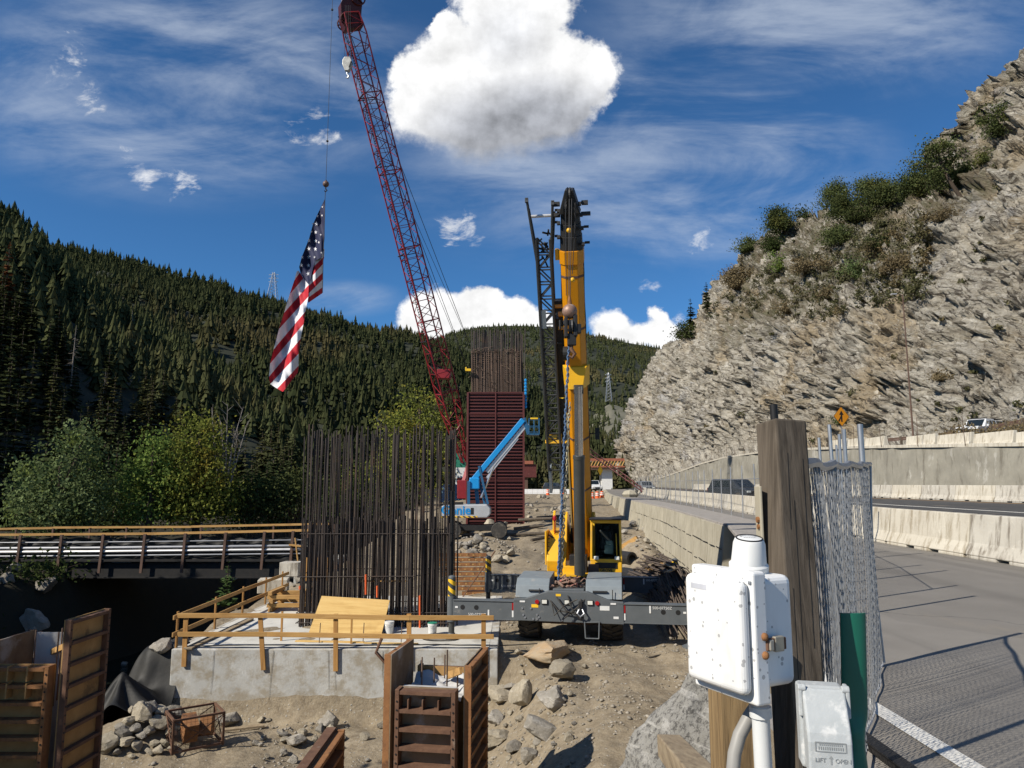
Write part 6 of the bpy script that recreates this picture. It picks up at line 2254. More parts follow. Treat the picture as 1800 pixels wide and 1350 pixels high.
def vehicle(name, lab, paint, loc, rz, L, Wd_, H, kind, group=None, scale=1):
    """local: front to -y"""
    t_ = thing(name, lab, 'car' if kind != 'pickup' else 'pickup truck', loc, rz, group)
    hl, w = L / 2, Wd_ / 2
    if kind == 'pickup':
        body = [(-hl, .45), (-hl, .95), (-hl + .15, 1.08), (-hl + 1.45, 1.12), (hl, 1.12), (hl, .45)]
        roof = [(-hl + 1.35, 1.10), (-hl + 2.05, H), (-hl + 3.4, H), (-hl + 3.55, H - .1), (hl - .1, H - .12), (hl - .05, 1.10)]
    else:
        body = [(-hl, .4), (-hl, .9), (-hl + .2, 1.05), (-hl + 1.2, 1.12), (hl - .05, 1.12), (hl, .9), (hl, .4)]
        roof = [(-hl + .95, 1.10), (-hl + 1.75, H - .05), (-hl + 2.1, H), (hl - .5, H), (hl - .12, 1.10)]
    b_ = obj('body', MB().prism(body, 'x', -w, w), paint, t_, False, .07)
    n = len(roof)
    tw = w * .82
    mb = MB()
    zmax = H
    vs = []
    for s in (-1, 1):
        for y, z in roof:
            k = (z - 1.1) / (zmax - 1.1)
            vs.append((s * (w * .97 * (1 - k) + tw * k), y, z))
    mb.add(vs, [tuple(range(n))[::-1], tuple(range(n, 2 * n))] + [(i, (i + 1) % n, n + (i + 1) % n, n + i) for i in range(n)])
    cab_ = obj('roof', mb, paint, t_, False, .05)
    ya, za = roof[0]
    yb, zb_ = roof[1]
    obj('windscreen', MB().beam((0, ya + .06, za + .05), (0, yb - .08, zb_ - .06), tw * 1.75, .02, (0, -1, .6)), M['glass'], cab_)
    for s in (-1, 1):
        for y0, y1 in ((-.42, .42), (.55, 1.5)) if kind != 'pickup' else ((-.55, .1), (.2, .75), (.95, 2.4)):
            z0, z1 = 1.16, H - .16
            xk = lambda z: s * (w * .97 * (1 - (z - 1.1) / (H - 1.1)) + tw * (z - 1.1) / (H - 1.1) + .012)
            g_ = MB().add([(xk(z0), y0, z0), (xk(z0), y1, z0), (xk(z1), y1 - .05, z1), (xk(z1), y0 + .25 * (y0 < -.3), z1)], [(0, 1, 2, 3)])
            g_.add([(xk(z0) - s * .02, y0, z0), (xk(z0) - s * .02, y1, z0), (xk(z1) - s * .02, y1 - .05, z1), (xk(z1) - s * .02, y0 + .25 * (y0 < -.3), z1)], [(0, 1, 2, 3)])
            obj('window', g_, M['glass'], cab_)
        for y in (-hl + .95, hl - 1.0):
            wh = obj('wheel', MB().lathe([(.2, -.1), (.2, .1)], (s * (w - .08), y, .38), 14, 'x'), M['silver'], t_)
            obj('tyre', MB().lathe([(.22, -.12), (.36, -.12), (.38, 0), (.36, .12), (.22, .12)], (s * (w - .08), y, .38), 18, 'x'), M['rubber'], wh)
        obj('headlight', MB().box((s * (w - .28), -hl - .005, .80), (.38, .06, .16)), M['lamp'], b_, False, .02)
        obj('tail_light', MB().box((s * (w - .12), hl + .005, .92), (.16, .04, .3)), M['red'], b_)
        obj('mirror', MB().box((s * (w + .08), -hl + 1.7, 1.2), (.18, .1, .14)), paint, b_, False, .03)
    obj('front_grille', MB().box((0, -hl - .01, .72), (.9, .04, .22)), M['signblack'], b_)
    for y in (-hl, hl):
        obj('bumper', MB().box((0, y, .48), (w * 1.9, .14, .2)), M['black'], b_, False, .03)
    return t_


vp = at(1293, 866, 60)
vehicle('parked_car', 'dark car on the road seen through the thin fence posts', M['cardark'], (vp.x, 60, float(road_z(np.array([vp.x]), np.array([60.]))[0])), math.radians(22), 4.9, 1.95, 1.8, 'suv')
bpy.data.objects['parked_car'].name = 'car'
vp = at(1733, 757, 58)
pk_ = vehicle('pickup_truck', 'white pickup truck with a dark bed cover on the upper ramp', M['carwhite'], (vp.x, 58.5, at(1733, 757, 58).z - .65), math.radians(-58), 5.6, 2.0, 1.85, 'pickup')
pk_.scale = (.86, .86, .86)
obj('roof_rack', MB().box((0, -.2, 1.93), (1.1, .5, .12)).box((0, 1.6, 1.90), (1.5, 1.6, .06)), M['black'], pk_, False, .03)
vp = at(1043, 868, 140)
vehicle('pickup_truck', 'white pickup truck far down the road beside the red barrels', M['carwhite'], (vp.x, 140, .1), math.radians(10), 5.6, 2.1, 2.1, 'pickup')
vp = at(975, 856, 165)
vehicle('car', 'dark vehicle beyond the white barrier at the end of the dirt track', M['cardark'], (vp.x, 165, -.1), math.radians(80), 5.2, 2.0, 1.9, 'suv')
vp = at(1120, 860, 108)
vehicle('car', 'grey car behind the far fence near the red lattice section', mat('grey_car_paint', (.16, .17, .18), None, 2, .35, coat=.3), (vp.x + 1.5, 110, .2), math.radians(5), 4.8, 1.95, 1.75, 'suv')

# ================================================================== FAR END OF THE SITE
OY = 205
ov = thing('overpass', 'unfinished overpass deck with red-orange timber edge on a white pier', 'bridge', (at(1070, 850, OY).x, OY, -1))
g0, g1 = at(1038, 825, OY), at(1098, 825, OY)
zt0 = at(1060, 808, OY).z
obj('girder', MB().box(((g0.x + g1.x) / 2, OY + 4, g0.z + .15), (g1.x - g0.x, 8, .5)), M['brown'], ov, False, 0, True)
obj('deck_edge', MB().box(((g0.x + g1.x) / 2, OY - .1, zt0), (g1.x - g0.x, .3, .7)).box(((g0.x + g1.x) / 2, OY - .1, g0.z + .75), (g1.x - g0.x, .3, .4)), M['deckorange'], ov, False, 0, True)
for i in range(11):
    x = g0.x + (g1.x - g0.x) * (i + .5) / 11
    obj('bracket', MB().beam((x - .5, OY + .3, g0.z + .5), (x + .4, OY - .2, zt0 - .3), .2, .25), M['lumber_x'], ov, False, 0, True)
obj('deck', MB().box(((g0.x + g1.x) / 2, OY + 4, zt0 - .4), (g1.x - g0.x, 7.6, .3)), M['barrier'], ov, False, 0, True)
px0, px1 = at(1059, 840, OY), at(1078, 840, OY)
obj('pier', MB().box(((px0.x + px1.x) / 2, OY + 3, (g0.z - .1 + -1) / 2), (px1.x - px0.x, 2.5, g0.z + .9)), M['white'], ov, False, 0, True)
g0, g1 = at(905, 834, OY), at(943, 834, OY)
ov2 = thing('overpass', 'short end of overpass deck with red-orange edge right of the maroon pier form', 'bridge', (g0.x, OY, -1))
zz = at(930, 811, OY).z
obj('deck_edge', MB().box(((g0.x + g1.x) / 2 - .4, OY, zz - .3), (g1.x - g0.x - 1, .5, .9)), M['deckorange'], ov2, False, 0, True)
obj('form', MB().box(((g0.x + g1.x) / 2, OY + 1, (zz + g0.z) / 2 - .8), (g1.x - g0.x, 1.5, zz - g0.z)), M['redform'], ov2, False, 0, True)
obj('pier', MB().box(((g0.x + g1.x) / 2 - .5, OY + 1.5, g0.z / 2 - .5), (2.2, 1.5, g0.z + 1)), M['brown'], ov2, False, 0, True)
# white barrier run and barrels at the end of the track
for i in range(9):
    p = at(922 + i * 9.5, 859, 150)
    if i == 7:
        continue
    solo('water_barrier', MB().prism([(-.28, 0), (-.24, .4), (-.14, 1.0), (.14, 1.0), (.24, .4), (.28, 0)], 'x', -.54, .54), M['white'], 'white traffic barrier in the row closing the far end of the dirt track', 'barrier', 'white barriers across the track end', (p.x, 150, float(pad_z(150)) + .02), bevel=.03)
for i, (px, Y) in enumerate(((1035, 128), (1041, 127), (1050, 125), (1058, 126), (963, 146), (990, 146))):
    p = at(px, 875, Y)
    t_ = thing('traffic_barrel', 'orange traffic barrel standing at the far end of the site', 'traffic barrel', (p.x, Y, float(gz(p.x, Y))), 0, 'orange barrels at the end of the site')
    obj('drum', MB().lathe([(.42, 0), (.40, .1), (.34, .1), (.30, 1.1), (.1, 1.15)], n=14), M['orangepaint'], t_, True)
    obj('band', MB().lathe([(.335, .45), (.325, .62)], n=14, cap=False).lathe([(.318, .75), (.31, .92)], n=14, cap=False), M['white'], t_, True)
# lattice section leaning over the wall top
a, b_ = at(1028, 787, 98), at(1130, 862, 90)
lm = MB()
axl = (b_ - a).normalized()
sx_ = axl.cross(Vector((0, 1, 0))).normalized()
for s in (-.3, .3):
    for n in (-.3, .3):
        lm.tube(a + sx_ * s + Vector((0, n, 0)), b_ + sx_ * s * .5 + Vector((0, n, 0)), .05, 5)
for k in range(16):
    t0, t1 = k / 16, (k + 1) / 16
    s = .3 if k % 2 else -.3
    for n in (-.3, .3):
        lm.tube(a.lerp(b_, t0) + sx_ * s + Vector((0, n, 0)), a.lerp(b_, t1) - sx_ * s + Vector((0, n, 0)), .035, 4)
solo('lattice_section', lm, M['redform'], 'dark red lattice boom section slanting down over the wall top near the cliff foot', 'lattice boom')
tt2 = MB().box((0, 0, 1.2), (1.4, 1.4, 2.4))
p = at(1108, 876, 86)
solo('rock_block', MB().ball((0, 0, .35), .8, 7, 4, (1.3, 1, .7)), M['wall'], 'pale stone block on the wall top at the foot of the red lattice section', 'rock', None, (p.x, 86, 0))
# silo, container and fill behind the lift
p = at(809, 850, 104)
sl2 = thing('storage_silo', 'white upright silo with a green top left of the pier formwork', 'silo', (p.x, 104, -1.2))
zc = lambda py: at(809, py, 104).z + 1.2
obj('body', MB().box((0, 0, zc(822) / 2), (1.5, 1.5, zc(822))), M['white'], sl2, False, .05)
obj('green_top', MB().prism([(-.75, zc(822)), (.75, zc(822)), (.75, zc(812)), (.1, zc(797)), (-.5, zc(797)), (-.75, zc(803))], 'y', -.75, .75), mat('green_sheet', (.03, .2, .13), None, 2, .5), sl2)
p = at(795, 850, 100)
solo('container', MB().box((0, 0, 1.2), (3.2, 2.4, 2.4)), mat('pale_blue_box', (.25, .42, .6), (.2, .35, .5), 1, .6), 'pale blue container beside the white silo', 'container', None, (p.x, 100, -.95), bevel=.04)
p = at(817, 850, 97)
solo('yellow_pole', MB().tube((0, 0, 0), (0, 0, 4.2), .14, 8), M['safeyellow'], 'yellow post just left of the pier formwork', 'post', None, (p.x, 97, -1.3))


# transmission towers
def tower(base, h, w, lab):
    t_ = thing('transmission_tower', lab, 'pylon', tuple(base))
    mb = MB()
    lv_ = 9
    cr4 = lambda t: [(sx * w * (1 - .82 * t), sy * w * (1 - .82 * t), h * t) for sx, sy in ((-1, -1), (1, -1), (1, 1), (-1, 1))]
    for k in range(lv_):
        c0_, c1_ = cr4(k / lv_), cr4((k + 1) / lv_)
        for i in range(4):
            mb.tube(c0_[i], c1_[i], .22, 4)
            mb.tube(c0_[i], c1_[(i + 1) % 4], .12, 4)
            mb.tube(c0_[(i + 1) % 4], c1_[i], .12, 4)
    obj('lattice', mb, M['steel'], t_)
    am = MB()
    for t in (.68, .80, .92):
        am.beam((-w * 1.0, 0, h * t), (w * 1.0, 0, h * t), .3, .35)
        am.tube((-w, 0, h * t), (0, 0, h * t + 2), .12, 4).tube((w, 0, h * t), (0, 0, h * t + 2), .12, 4)
    obj('cross_arm', am, M['steel'], t_)


tower(at(479, 530, 790), at(479, 479, 790).z - at(479, 530, 790).z, 5.5, 'steel lattice pylon on the left ridge beside the flag')
tower(at(1070, 706, 600), at(1070, 655, 600).z - at(1070, 706, 600).z, 2.6, 'steel lattice pylon on the rocky knoll right of the yellow boom')

# ================================================================== FOREGROUND: TIMBER POST, METER BOX
pt = at(1372, 742, 2.72)
pb_ = at(1403, 1230, 2.62)
dz = (pt.z + .5)
lean = (pt - pb_).normalized()
ps = thing('timber_post', 'tall weathered square timber post with a black rod on top, right foreground', 'post', (pb_.x + (pb_ - pt).x * .6, pb_.y, -.1))
mb = MB()
base_ = pt - lean * ((pt.z + .15) / lean.z)
mb.beam(base_, pt, .130, .130, (.24, -.97, 0))
post_o = obj('post_body', mb, M['oldtimber'], ps, False, .008, True)
ck = MB()
for s_, z0_, z1_ in ((-.042, .55, 1.25), (-.015, .9, 1.55), (.012, .35, .95), (.031, 1.05, 1.7), (.05, .6, 1.1), (-.03, 1.45, 1.72)):
    pa_, pb2 = base_ + lean * (z0_ - base_.z), base_ + lean * (z1_ - base_.z)
    fr = Vector((.24, -.97, 0)) * .0655 + Vector((.97, .24, 0)) * s_
    ck.beam(pa_ + fr, pb2 + fr + Vector((.006, .0015, 0)), .0016, .002, (.24, -.97, 0))
obj('drying_crack', ck, M['signblack'], ps, False, 0, True)['kind'] = 'stuff'
rb = at(1364, 745, 2.74)
obj('black_rod', MB().tube((rb.x - .004, 2.74, pt.z - .03), (rb.x - .006, 2.74, at(1364, 711, 2.74).z), .0145, 10), M['signblack'], ps, True, 0, True)
s0_, s1_ = at(1352, 890, 2.63), at(1348, 960, 2.63)
stp = obj('metal_strap', MB().box(((s0_.x + s1_.x) / 2 - .006, 2.70, (s0_.z + s1_.z) / 2 - .06), (.01, .06, .40)), mat('pale_strap', (.42, .38, .28), (.36, .32, .24), 5, .6), ps, False, .003, True)
obj('strap_bolt', MB().tube(((s0_.x + s1_.x) / 2 - .02, 2.69, s0_.z - .05), ((s0_.x + s1_.x) / 2 + .0, 2.69, s0_.z - .05), .011, 8).tube(((s0_.x + s1_.x) / 2 - .018, 2.69, s0_.z - .075), ((s0_.x + s1_.x) / 2, 2.69, s0_.z - .075), .009, 8), M['rust'], ps, False, 0, True)
p2 = at(1288, 1200, 2.50)
sp2 = solo('timber_post', MB().box((0, 0, .58), (.145, .14, 1.28)), M['oldtimber2'], 'shorter yellowish timber post standing behind and below the white box', 'post', None, (p2.x + .012, 2.52, -.06), bevel=.008)
p3 = at(1390, 1240, 2.5)
solo('timber_post', MB().box((0, 0, .36), (.10, .12, .85)), M['oldtimber'], 'dark timber offcut standing between the two posts under the box', 'post', None, (p3.x - .13, 2.62, -.08), bevel=.006)

# enclosure: local u along the door from far to near, n out of the door
yw = math.radians(27)
Ud = Vector((math.sin(yw), -math.cos(yw), 0))
Nd = Vector((-math.cos(yw), -math.sin(yw), 0))
c_near = at(1323, 1132, 2.02)
en = thing('meter_box', 'white speckled electrical box with a rusty latch, fixed to the timber post', 'electrical box', (c_near.x, c_near.y, c_near.z))
RM = Matrix((Ud, Nd, Vector((0, 0, 1)))).transposed()


def enb(name, u0, u1, n0, n1, z0, z1, m_, parent, bevel, seg=4):
    mb = MB().box(((u0 + u1) / 2, (n0 + n1) / 2, (z0 + z1) / 2), (u1 - u0, n1 - n0, z1 - z0))
    mb.v = [tuple(RM @ Vector(q)) for q in mb.v]
    if RM.determinant() < 0:
        mb.f = [f[::-1] for f in mb.f]
    return obj(name, mb, m_, parent, False, bevel, False, seg)


ZB, ZT = at(1290, 1230, 2.0).z - c_near.z, at(1284, 1018, 2.0).z - c_near.z
eb = enb('box_body', -.225, -.005, -.165, -.04, ZB + .012, ZT + .0, M['encl'], en, .022)
fl_ = enb('flange', -.235, .012, -.048, .002, ZB - .022, ZT + .016, M['encl'], en, .008, 3)
dr = enb('door', -.225, .002, .0, .042, ZB + .004, ZT - .006, M['encl'], en, .026, 5)
la = enb('latch', .006, .019, -.105, -.035, -.02, .012, M['rust2'], en, .003)
enb('latch_plate', .008, .021, -.095, -.062, -.024, .016, mat('latch_steel', (.42, .38, .30), (.33, .29, .23), 12, .45, .5), la, .003)
enb('latch_hook', .008, .024, -.055, -.04, -.018, .010, mat('latch_steel_dull', (.45, .42, .36), (.33, .29, .23), 12, .5, .5), la, .003)
enb('label_plate', -.19, -.125, .0415, .0428, ZT - .045, ZT - .030, mat('faded_label', (.55, .56, .60), None, 8, .5), dr, .0004, 1)
for u_, z_ in ((-.215, ZT - .012), (-.215, ZB + .012), (.002, ZT - .012)):
    enb('screw', u_ - .005, u_ + .005, .001, .006, z_ - .005, z_ + .005, M['steel'], fl_, .002, 2)
for zz in (-.03, .018):
    mb = MB().ball(tuple(RM @ Vector((.014, -.030, zz))), .011, 8, 5)
    obj('rusty_rivet', mb, M['rust'], la, True)
cpz = ZT
cpc = RM @ Vector((-.10, -.095, cpz))
cp = thing('sensor_cap', 'white round plastic cap with a black ring on its top, on the electrical box', 'sensor cap', tuple(Vector(en.location) + cpc))
cp.rotation_euler = (math.radians(11), 0, 0)
obj('cap_body', MB().lathe([(.052, .0), (.055, .004), (.055, .024), (.049, .03), (.0445, .085), (.040, .097), (.030, .101), (.001, .102)], n=36), M['white'], cp, True)
obj('ring', MB().lathe([(.0375, .0985), (.0385, .1005), (.0365, .1022), (.0345, .1015)], n=36, cap=False), M['signblack'], cp, True)
txm = mat('grey_print', (.25, .25, .26), None, 5, .6)
dm_ = MB()
for k in range(15):             # worn, unreadable print round the top
    a = PI * (.12 + .76 * k / 14)
    dm_.box((.024 * math.cos(a), .024 * math.sin(a), .1026), (.0018, .0055, .0004), Matrix.Rotation(a - PI / 2, 3, 'Z'))
for k in range(7):
    dm_.box((-.015 + .005 * k, -.002, .1026), (.0018, .006, .0004))
obj('worn_print', dm_, txm, cp)['kind'] = 'stuff'

# outlet box and conduits
oc = at(1451, 1276, 1.95)
ob_ = thing('outlet_box', 'weathered grey outdoor outlet box with a sloping lift-up cover', 'electrical box', (oc.x, oc.y, oc.z), math.radians(-12))
ob_.scale = (.84, .84, .84)
obj('back_box', MB().box((-.005, .05, -.01), (.13, .07, .24)), M['outlet'], ob_, False, .01)
prof_ = [(.015, .105), (.0, .108), (-.055, -.005), (-.062, -.03), (-.062, -.125), (.015, -.125)]
cvr = obj('cover', MB().prism(prof_, 'x', -.062, .062), M['outlet'], ob_, False, .009, seg=3)
for s in (-1, 1):
    obj('hinge', MB().tube((s * .051, .005, .106), (s * .074, .005, .106), .012, 10).box((s * .068, .02, .07), (.012, .05, .09)), M['outlet'], ob_, False, .003)
RF = Matrix(((1, 0, 0), (0, 0, -1), (0, 1, 0)))
emb = mat('embossed_plastic', (.30, .315, .315), None, 6, .6)
text('LIFT', .017, emb, cvr, RF, (-.030, -.0625, -.078), .0012)
text('OPEN', .017, emb, cvr, RF, (.032, -.0625, -.078), .0012)
obj('up_arrow', MB().add([(x, -.0632, z) for x, z in ((-.0025, -.089), (.0015, -.089), (.0015, -.072), (.006, -.072), (-.0005, -.064), (-.007, -.072), (-.0025, -.072))], [(0, 1, 2, 6), (6, 2, 3, 4, 5)]), emb, cvr)
lb = MB()
for (z0, z1, x0_, x1_) in ((-.030, -.027, -.042, .042), (-.055, -.052, -.036, .042), ):
    lb.box((0, -.0615, (z0 + z1) / 2), (x1_ - x0_, .004, z1 - z0))
lb.box((-.042, -.0615, -.041), (.003, .004, .026)).box((.042, -.0615, -.041), (.003, .004, .026))
for k in range(12):
    lb.box((-.033 + .006 * k, -.062, -.044), (.0025, .003, .008)).box((-.030 + .0055 * k, -.062, -.034), (.0022, .003, .005))
obj('label_frame', lb, emb, cvr)
for x in (-.048, .05):
    obj('screw', MB().tube((x, -.062, -.112), (x, -.0645, -.112), .007, 10), emb, cvr)
obj('outlet_conduit', MB().tube((0, .05, -.13), (0, .05, -1.0), .018, 10).tube((.035, .04, -.12), (.035, .04, -.34), .02, 10), M['black'], ob_, True)
w0 = at(1336, 1240, 2.12)
solo('conduit', MB().tube((w0.x, w0.y, w0.z), (w0.x + .012, w0.y, -.1), .024, 14).tube((w0.x, w0.y, w0.z - .002), (w0.x + .001, w0.y, w0.z - .03), .03, 14), M['pvc'], 'straight white conduit dropping from the electrical box', 'conduit', smooth=True)
pts = [at(1330, 1240, 2.2), at(1316, 1262, 2.2), at(1300, 1292, 2.19), at(1291, 1325, 2.18), at(1288, 1360, 2.17), at(1288, 1420, 2.16)]
solo('conduit', MB().path(pts, .019, 12), M['pvcgrey'], 'grey conduit curving down from the electrical box in front of the short post', 'conduit', smooth=True)

# green marker post
gp_ = at(1506, 1345, 2.72)
gt = at(1501, 1078, 2.72)
gm_ = MB()
nz_ = 30
zz_ = np.linspace(gp_.z - .35, gt.z, nz_)
for j, z in enumerate(zz_):
    t_ = (z - zz_[0]) / (zz_[-1] - zz_[0])
    wtop = .046
    w = wtop
    cyl = 0
    ztr = at(1500, 1255, 2.72).z
    if z < ztr:
        q = min(1, (ztr - z) / .07)
        q = q * q * (3 - 2 * q)
        w = wtop * (1 - .36 * q)
        cyl = q
        zb2 = gp_.z + .06
        if z < zb2:
            w *= 1 + .5 * min(1, (zb2 - z) / .12)
    xo = (gp_.x + (gt.x - gp_.x) * (z - gp_.z) / (gt.z - gp_.z))
    for k in range(16):
        a = 2 * PI * k / 16
        ca_, sa_ = math.cos(a), math.sin(a)
        sup = (abs(ca_) ** 4 + abs(sa_) ** 4) ** -.25 if cyl < .5 else 1
        dth = (.007 * (1 - cyl) + w * .8 * cyl)
        gm_.v.append((xo + w * ca_ * (sup * (1 - cyl) + cyl), 2.72 + dth * sa_ + (1 - cyl) * .010 * (ca_ ** 2), z))
for j in range(nz_ - 1):
    for k in range(16):
        k2 = (k + 1) % 16
        gm_.f.append((j * 16 + k, j * 16 + k2, (j + 1) * 16 + k2, (j + 1) * 16 + k))
gm_.f.append(tuple((nz_ - 1) * 16 + k for k in range(16)))
gp0 = solo('marker_post', gm_, M['green'], 'dark green flat plastic marker post narrowing to a tube near its foot', 'marker post', smooth=True)
# timber block and granite boulder below the post
a, b_ = at(1176, 1293, 5.6), at(1222, 1342, 4.3)
solo('timber_block', MB().beam(a - Vector((0, 0, .07)), b_ + (b_ - a) * .25 - Vector((0, 0, .07)), .17, .15), M['oldtimber_y'], 'grey squared timber lying against the granite boulder at the bottom', 'timber', bevel=.01)

# ================================================================== ROCKS
m, t, b = base_mat('granite')
co = coords(t)
n1_ = t.noise(co, 5, 8, .7)
n2_ = t.noise(co, 22, 6, .8)
st_n = t.noise(t.mp(co, (1, 1, 4), (0, 0, 0), (.5, .3, 0)), 2.4, 7, .65, .7)
col = t.ramp(n1_, [(.3, (.29, .28, .255)), (.7, (.20, .19, .165))])
col = t.mix(t.m('MULTIPLY', t.ss(n2_, .49, .58), .9), col, (.07, .066, .06))
col = t.mix(t.m('MULTIPLY', t.ss(st_n, .52, .66), .5), col, (.50, .48, .44))
t.put(b.inputs['Base Color'], col)
b.inputs['Roughness'].default_value = .9
bn = t.node('ShaderNodeBump')
bn.inputs['Strength'].default_value = .8
bn.inputs['Distance'].default_value = .05
t.put(bn.inputs['Height'], t.noise(co, 6, 10, .72))
t.put(b.inputs['Normal'], bn.outputs[0])
M['granite'] = m


def rock_mat(name, c1, c2, c3, rnd=.22):
    m, t, b = base_mat(name)
    co = coords(t)
    oi = t.node('ShaderNodeObjectInfo')
    v = t.v('ADD', co, t.v('SCALE', oi.outputs['Location'], scale=.37))
    col = t.ramp(t.noise(v, 2.2, 8, .65), [(.32, c1), (.66, c2)])
    band_ = t.noise(t.mp(v, (1, 1, 3.5), (0, 0, 0), (.4, .5, 0)), 2.6, 7, .65, .8)
    col = t.mix(t.m('MULTIPLY', t.ss(band_, .52, .68), .55), col, c3)
    h = t.node('ShaderNodeHueSaturation')
    t.put(h.inputs['Value'], t.m('MULTIPLY_ADD', oi.outputs['Random'], 2 * rnd, 1 - rnd))
    t.put(h.inputs['Color'], col)
    t.put(b.inputs['Base Color'], h.outputs[0])
    b.inputs['Roughness'].default_value = .92
    b.inputs['Specular IOR Level'].default_value = .2
    bn = t.node('ShaderNodeBump')
    bn.inputs['Strength'].default_value = .8
    bn.inputs['Distance'].default_value = .06
    t.put(bn.inputs['Height'], t.noise(v, 5, 10, .72))
    t.put(b.inputs['Normal'], bn.outputs[0])
    return m


M['rock'] = rock_mat('grey_rock', (.30, .275, .235), (.215, .195, .16), (.42, .40, .36))
M['rocktan'] = rock_mat('tan_rock', (.37, .325, .245), (.27, .235, .175), (.45, .42, .36))
M['rockorange'] = rock_mat('orange_rock', (.34, .285, .205), (.38, .255, .14), (.40, .365, .30))


def rock_mesh(seed, sub=4, sc=(1, 1, .7), rough=.20):
    import bmesh
    bm = bmesh.new()
    bmesh.ops.create_icosphere(bm, subdivisions=sub, radius=1)
    V = np.array([v.co[:] for v in bm.verts])
    r_ = np.random.default_rng(seed)
    # chop by random planes for flat broken faces
    for k in range(19):
        n = r_.normal(size=3)
        n /= np.linalg.norm(n)
        d_ = r_.uniform(.44, .80)
        dist = V @ n - d_
        V = np.where(dist[:, None] > 0, V - dist[:, None] * n * .94, V)
    o = r_.uniform(0, 50, 3)
    nn = fbm(V[:, 0] * 1.3 + o[0], V[:, 1] * 1.3 + o[1], V[:, 2] * 1.3 + o[2], 4, seed, .5)
    n2 = fbm(V[:, 0] * 5 + o[0], V[:, 1] * 5 + o[1], V[:, 2] * 5 + o[2], 3, seed + 3, .5)
    V = V * (1 + rough * nn + .085 * n2)[:, None] * np.array(sc)
    for v, c in zip(bm.verts, V):
        v.co = c
    me = bpy.data.meshes.new('rock')
    bm.to_mesh(me)
    bm.free()
    me.polygons.foreach_set('use_smooth', [True] * len(me.polygons))
    me.set_sharp_from_angle(angle=math.radians(22))
    return me


RK = [rock_mesh(100 + i, 4, (1, random.uniform(.7, 1), random.uniform(.55, .85))) for i in range(9)]
RKs = [rock_mesh(140 + i, 3, (1, random.uniform(.7, 1), random.uniform(.5, .85))) for i in range(8)]


def rock(px, py, Y, wpx, lab, m_, group=None, seed=None, sink=.25, hs=1.0, cat='boulder'):
    """px,py: centre of the stone in the photo, wpx its width there"""
    p = at(px, py, Y)
    depth = (p - CAM).dot(FV)
    r = wpx / F * depth / 2 * (1.36 if wpx > 30 else 1.2)
    me = (RK if wpx > 26 else RKs)[(seed if seed is not None else random.randrange(50)) % (9 if wpx > 26 else 8)]
    me = me.copy() if m_ is not None and (not me.materials or me.materials[0] != m_) else me
    o = link('boulder' if wpx > 26 else 'stone', me, m_)
    zg = gz(p.x, Y)
    o.location = (p.x, Y, zg + r * .48 * hs)
    o.scale = (r, r * random.uniform(.85, 1.1), r * hs)
    o.rotation_euler = (random.uniform(-.3, .3), random.uniform(-.3, .3), random.uniform(0, 6.28))
    return tag(o, lab, cat, group)


def ground_hit(px, py, y0=4.0, y1=120.0):
    """march the pixel's ray to the ground"""
    d = ray(px, py)
    d = d / d.y
    ys_ = np.linspace(y0, y1, 2500)
    X_ = d.x * ys_
    Z_ = CAM.z + d.z * ys_
    g_ = gz_np(X_, ys_)
    k = np.argmax(Z_ < g_)
    return float(ys_[k]) if Z_[k] < g_[k] else y1


gb = rock_mesh(77, 5, (1.0, .8, 1.1), .25)
o = link('granite_boulder', gb, M['granite'])
p = at(1205, 1330, 5.9)
o.location = (p.x + .12, 6.3, p.z - .22)
o.scale = (.86, .75, 1.05)
o.rotation_euler = (.1, .45, .5)
tag(o, 'large speckled granite boulder at the bottom, behind the grey timber and short post', 'boulder')
big_rocks = [
    (962, 1146, 108, 'rockorange', 'large flat-topped boulder with orange top in front of the crane wheel', .55),
    (993, 1177, 46, 'rocktan', 'upright pointed boulder below the orange-topped one', 1.15),
    (919, 1228, 46, 'rocktan', 'tall tan boulder on the slope left of the pale flat one', 1.2),
    (972, 1236, 68, 'rock', 'pale grey wedge-shaped boulder midway down the slope', .7),
    (946, 1285, 62, 'rock', 'big layered boulder low on the slope', 1.0),
    (868, 1298, 54, 'rocktan', 'rounded banded boulder beside the rusty wall form', .9),
    (904, 1313, 34, 'rock', 'small rounded boulder between the banded and pointed ones', .9),
    (926, 1328, 34, 'rock', 'pointed boulder at the foot of the slope by the bottom edge', 1.2),
    (874, 1266, 40, 'rock', 'boulder with a dark hollow above the banded one', .7),
    (842, 1338, 26, 'rock', 'squarish rock at the bottom edge against the wall form', 1.0),
    (880, 1225, 44, 'rocktan', 'tan rock half buried at the end of the footing', .9),
    (896, 1208, 28, 'rock', 'thin flat rock lying on the slope near the footing end', .4),
    (580, 1270, 38, 'rock', 'dark jagged boulder against the bottom of the footing', .9),
    (398, 1268, 40, 'rock', 'grey peaked boulder right of the steel basket', 1.0),
    (300, 1250, 50, 'rock', 'grey boulder leaning behind the steel basket by the footing corner', .8),
    (520, 1302, 42, 'rock', 'broken grey boulder in the rubble below the footing', .7),
    (496, 1290, 30, 'rock', 'flat slab of rock left of the broken grey boulder', .6),
    (285, 1145, 40, 'rock', 'pale rock at the top left corner of the footing', .8),
    (190, 1224, 36, 'rock', 'pale rounded boulder at the left edge of the black tarpaulin', 1.0),
    (188, 1310, 44, 'rocktan', 'big tan boulder at the left end of the rock pile', 1.0),
]
for i, (px, py, w, m_, lab, hs) in enumerate(big_rocks):
    Y = ground_hit(px, min(py + w * .3 * hs, 1348), 10)
    rock(px, py, Y, w, lab, M[m_], 'boulders on the site', i, hs=hs)
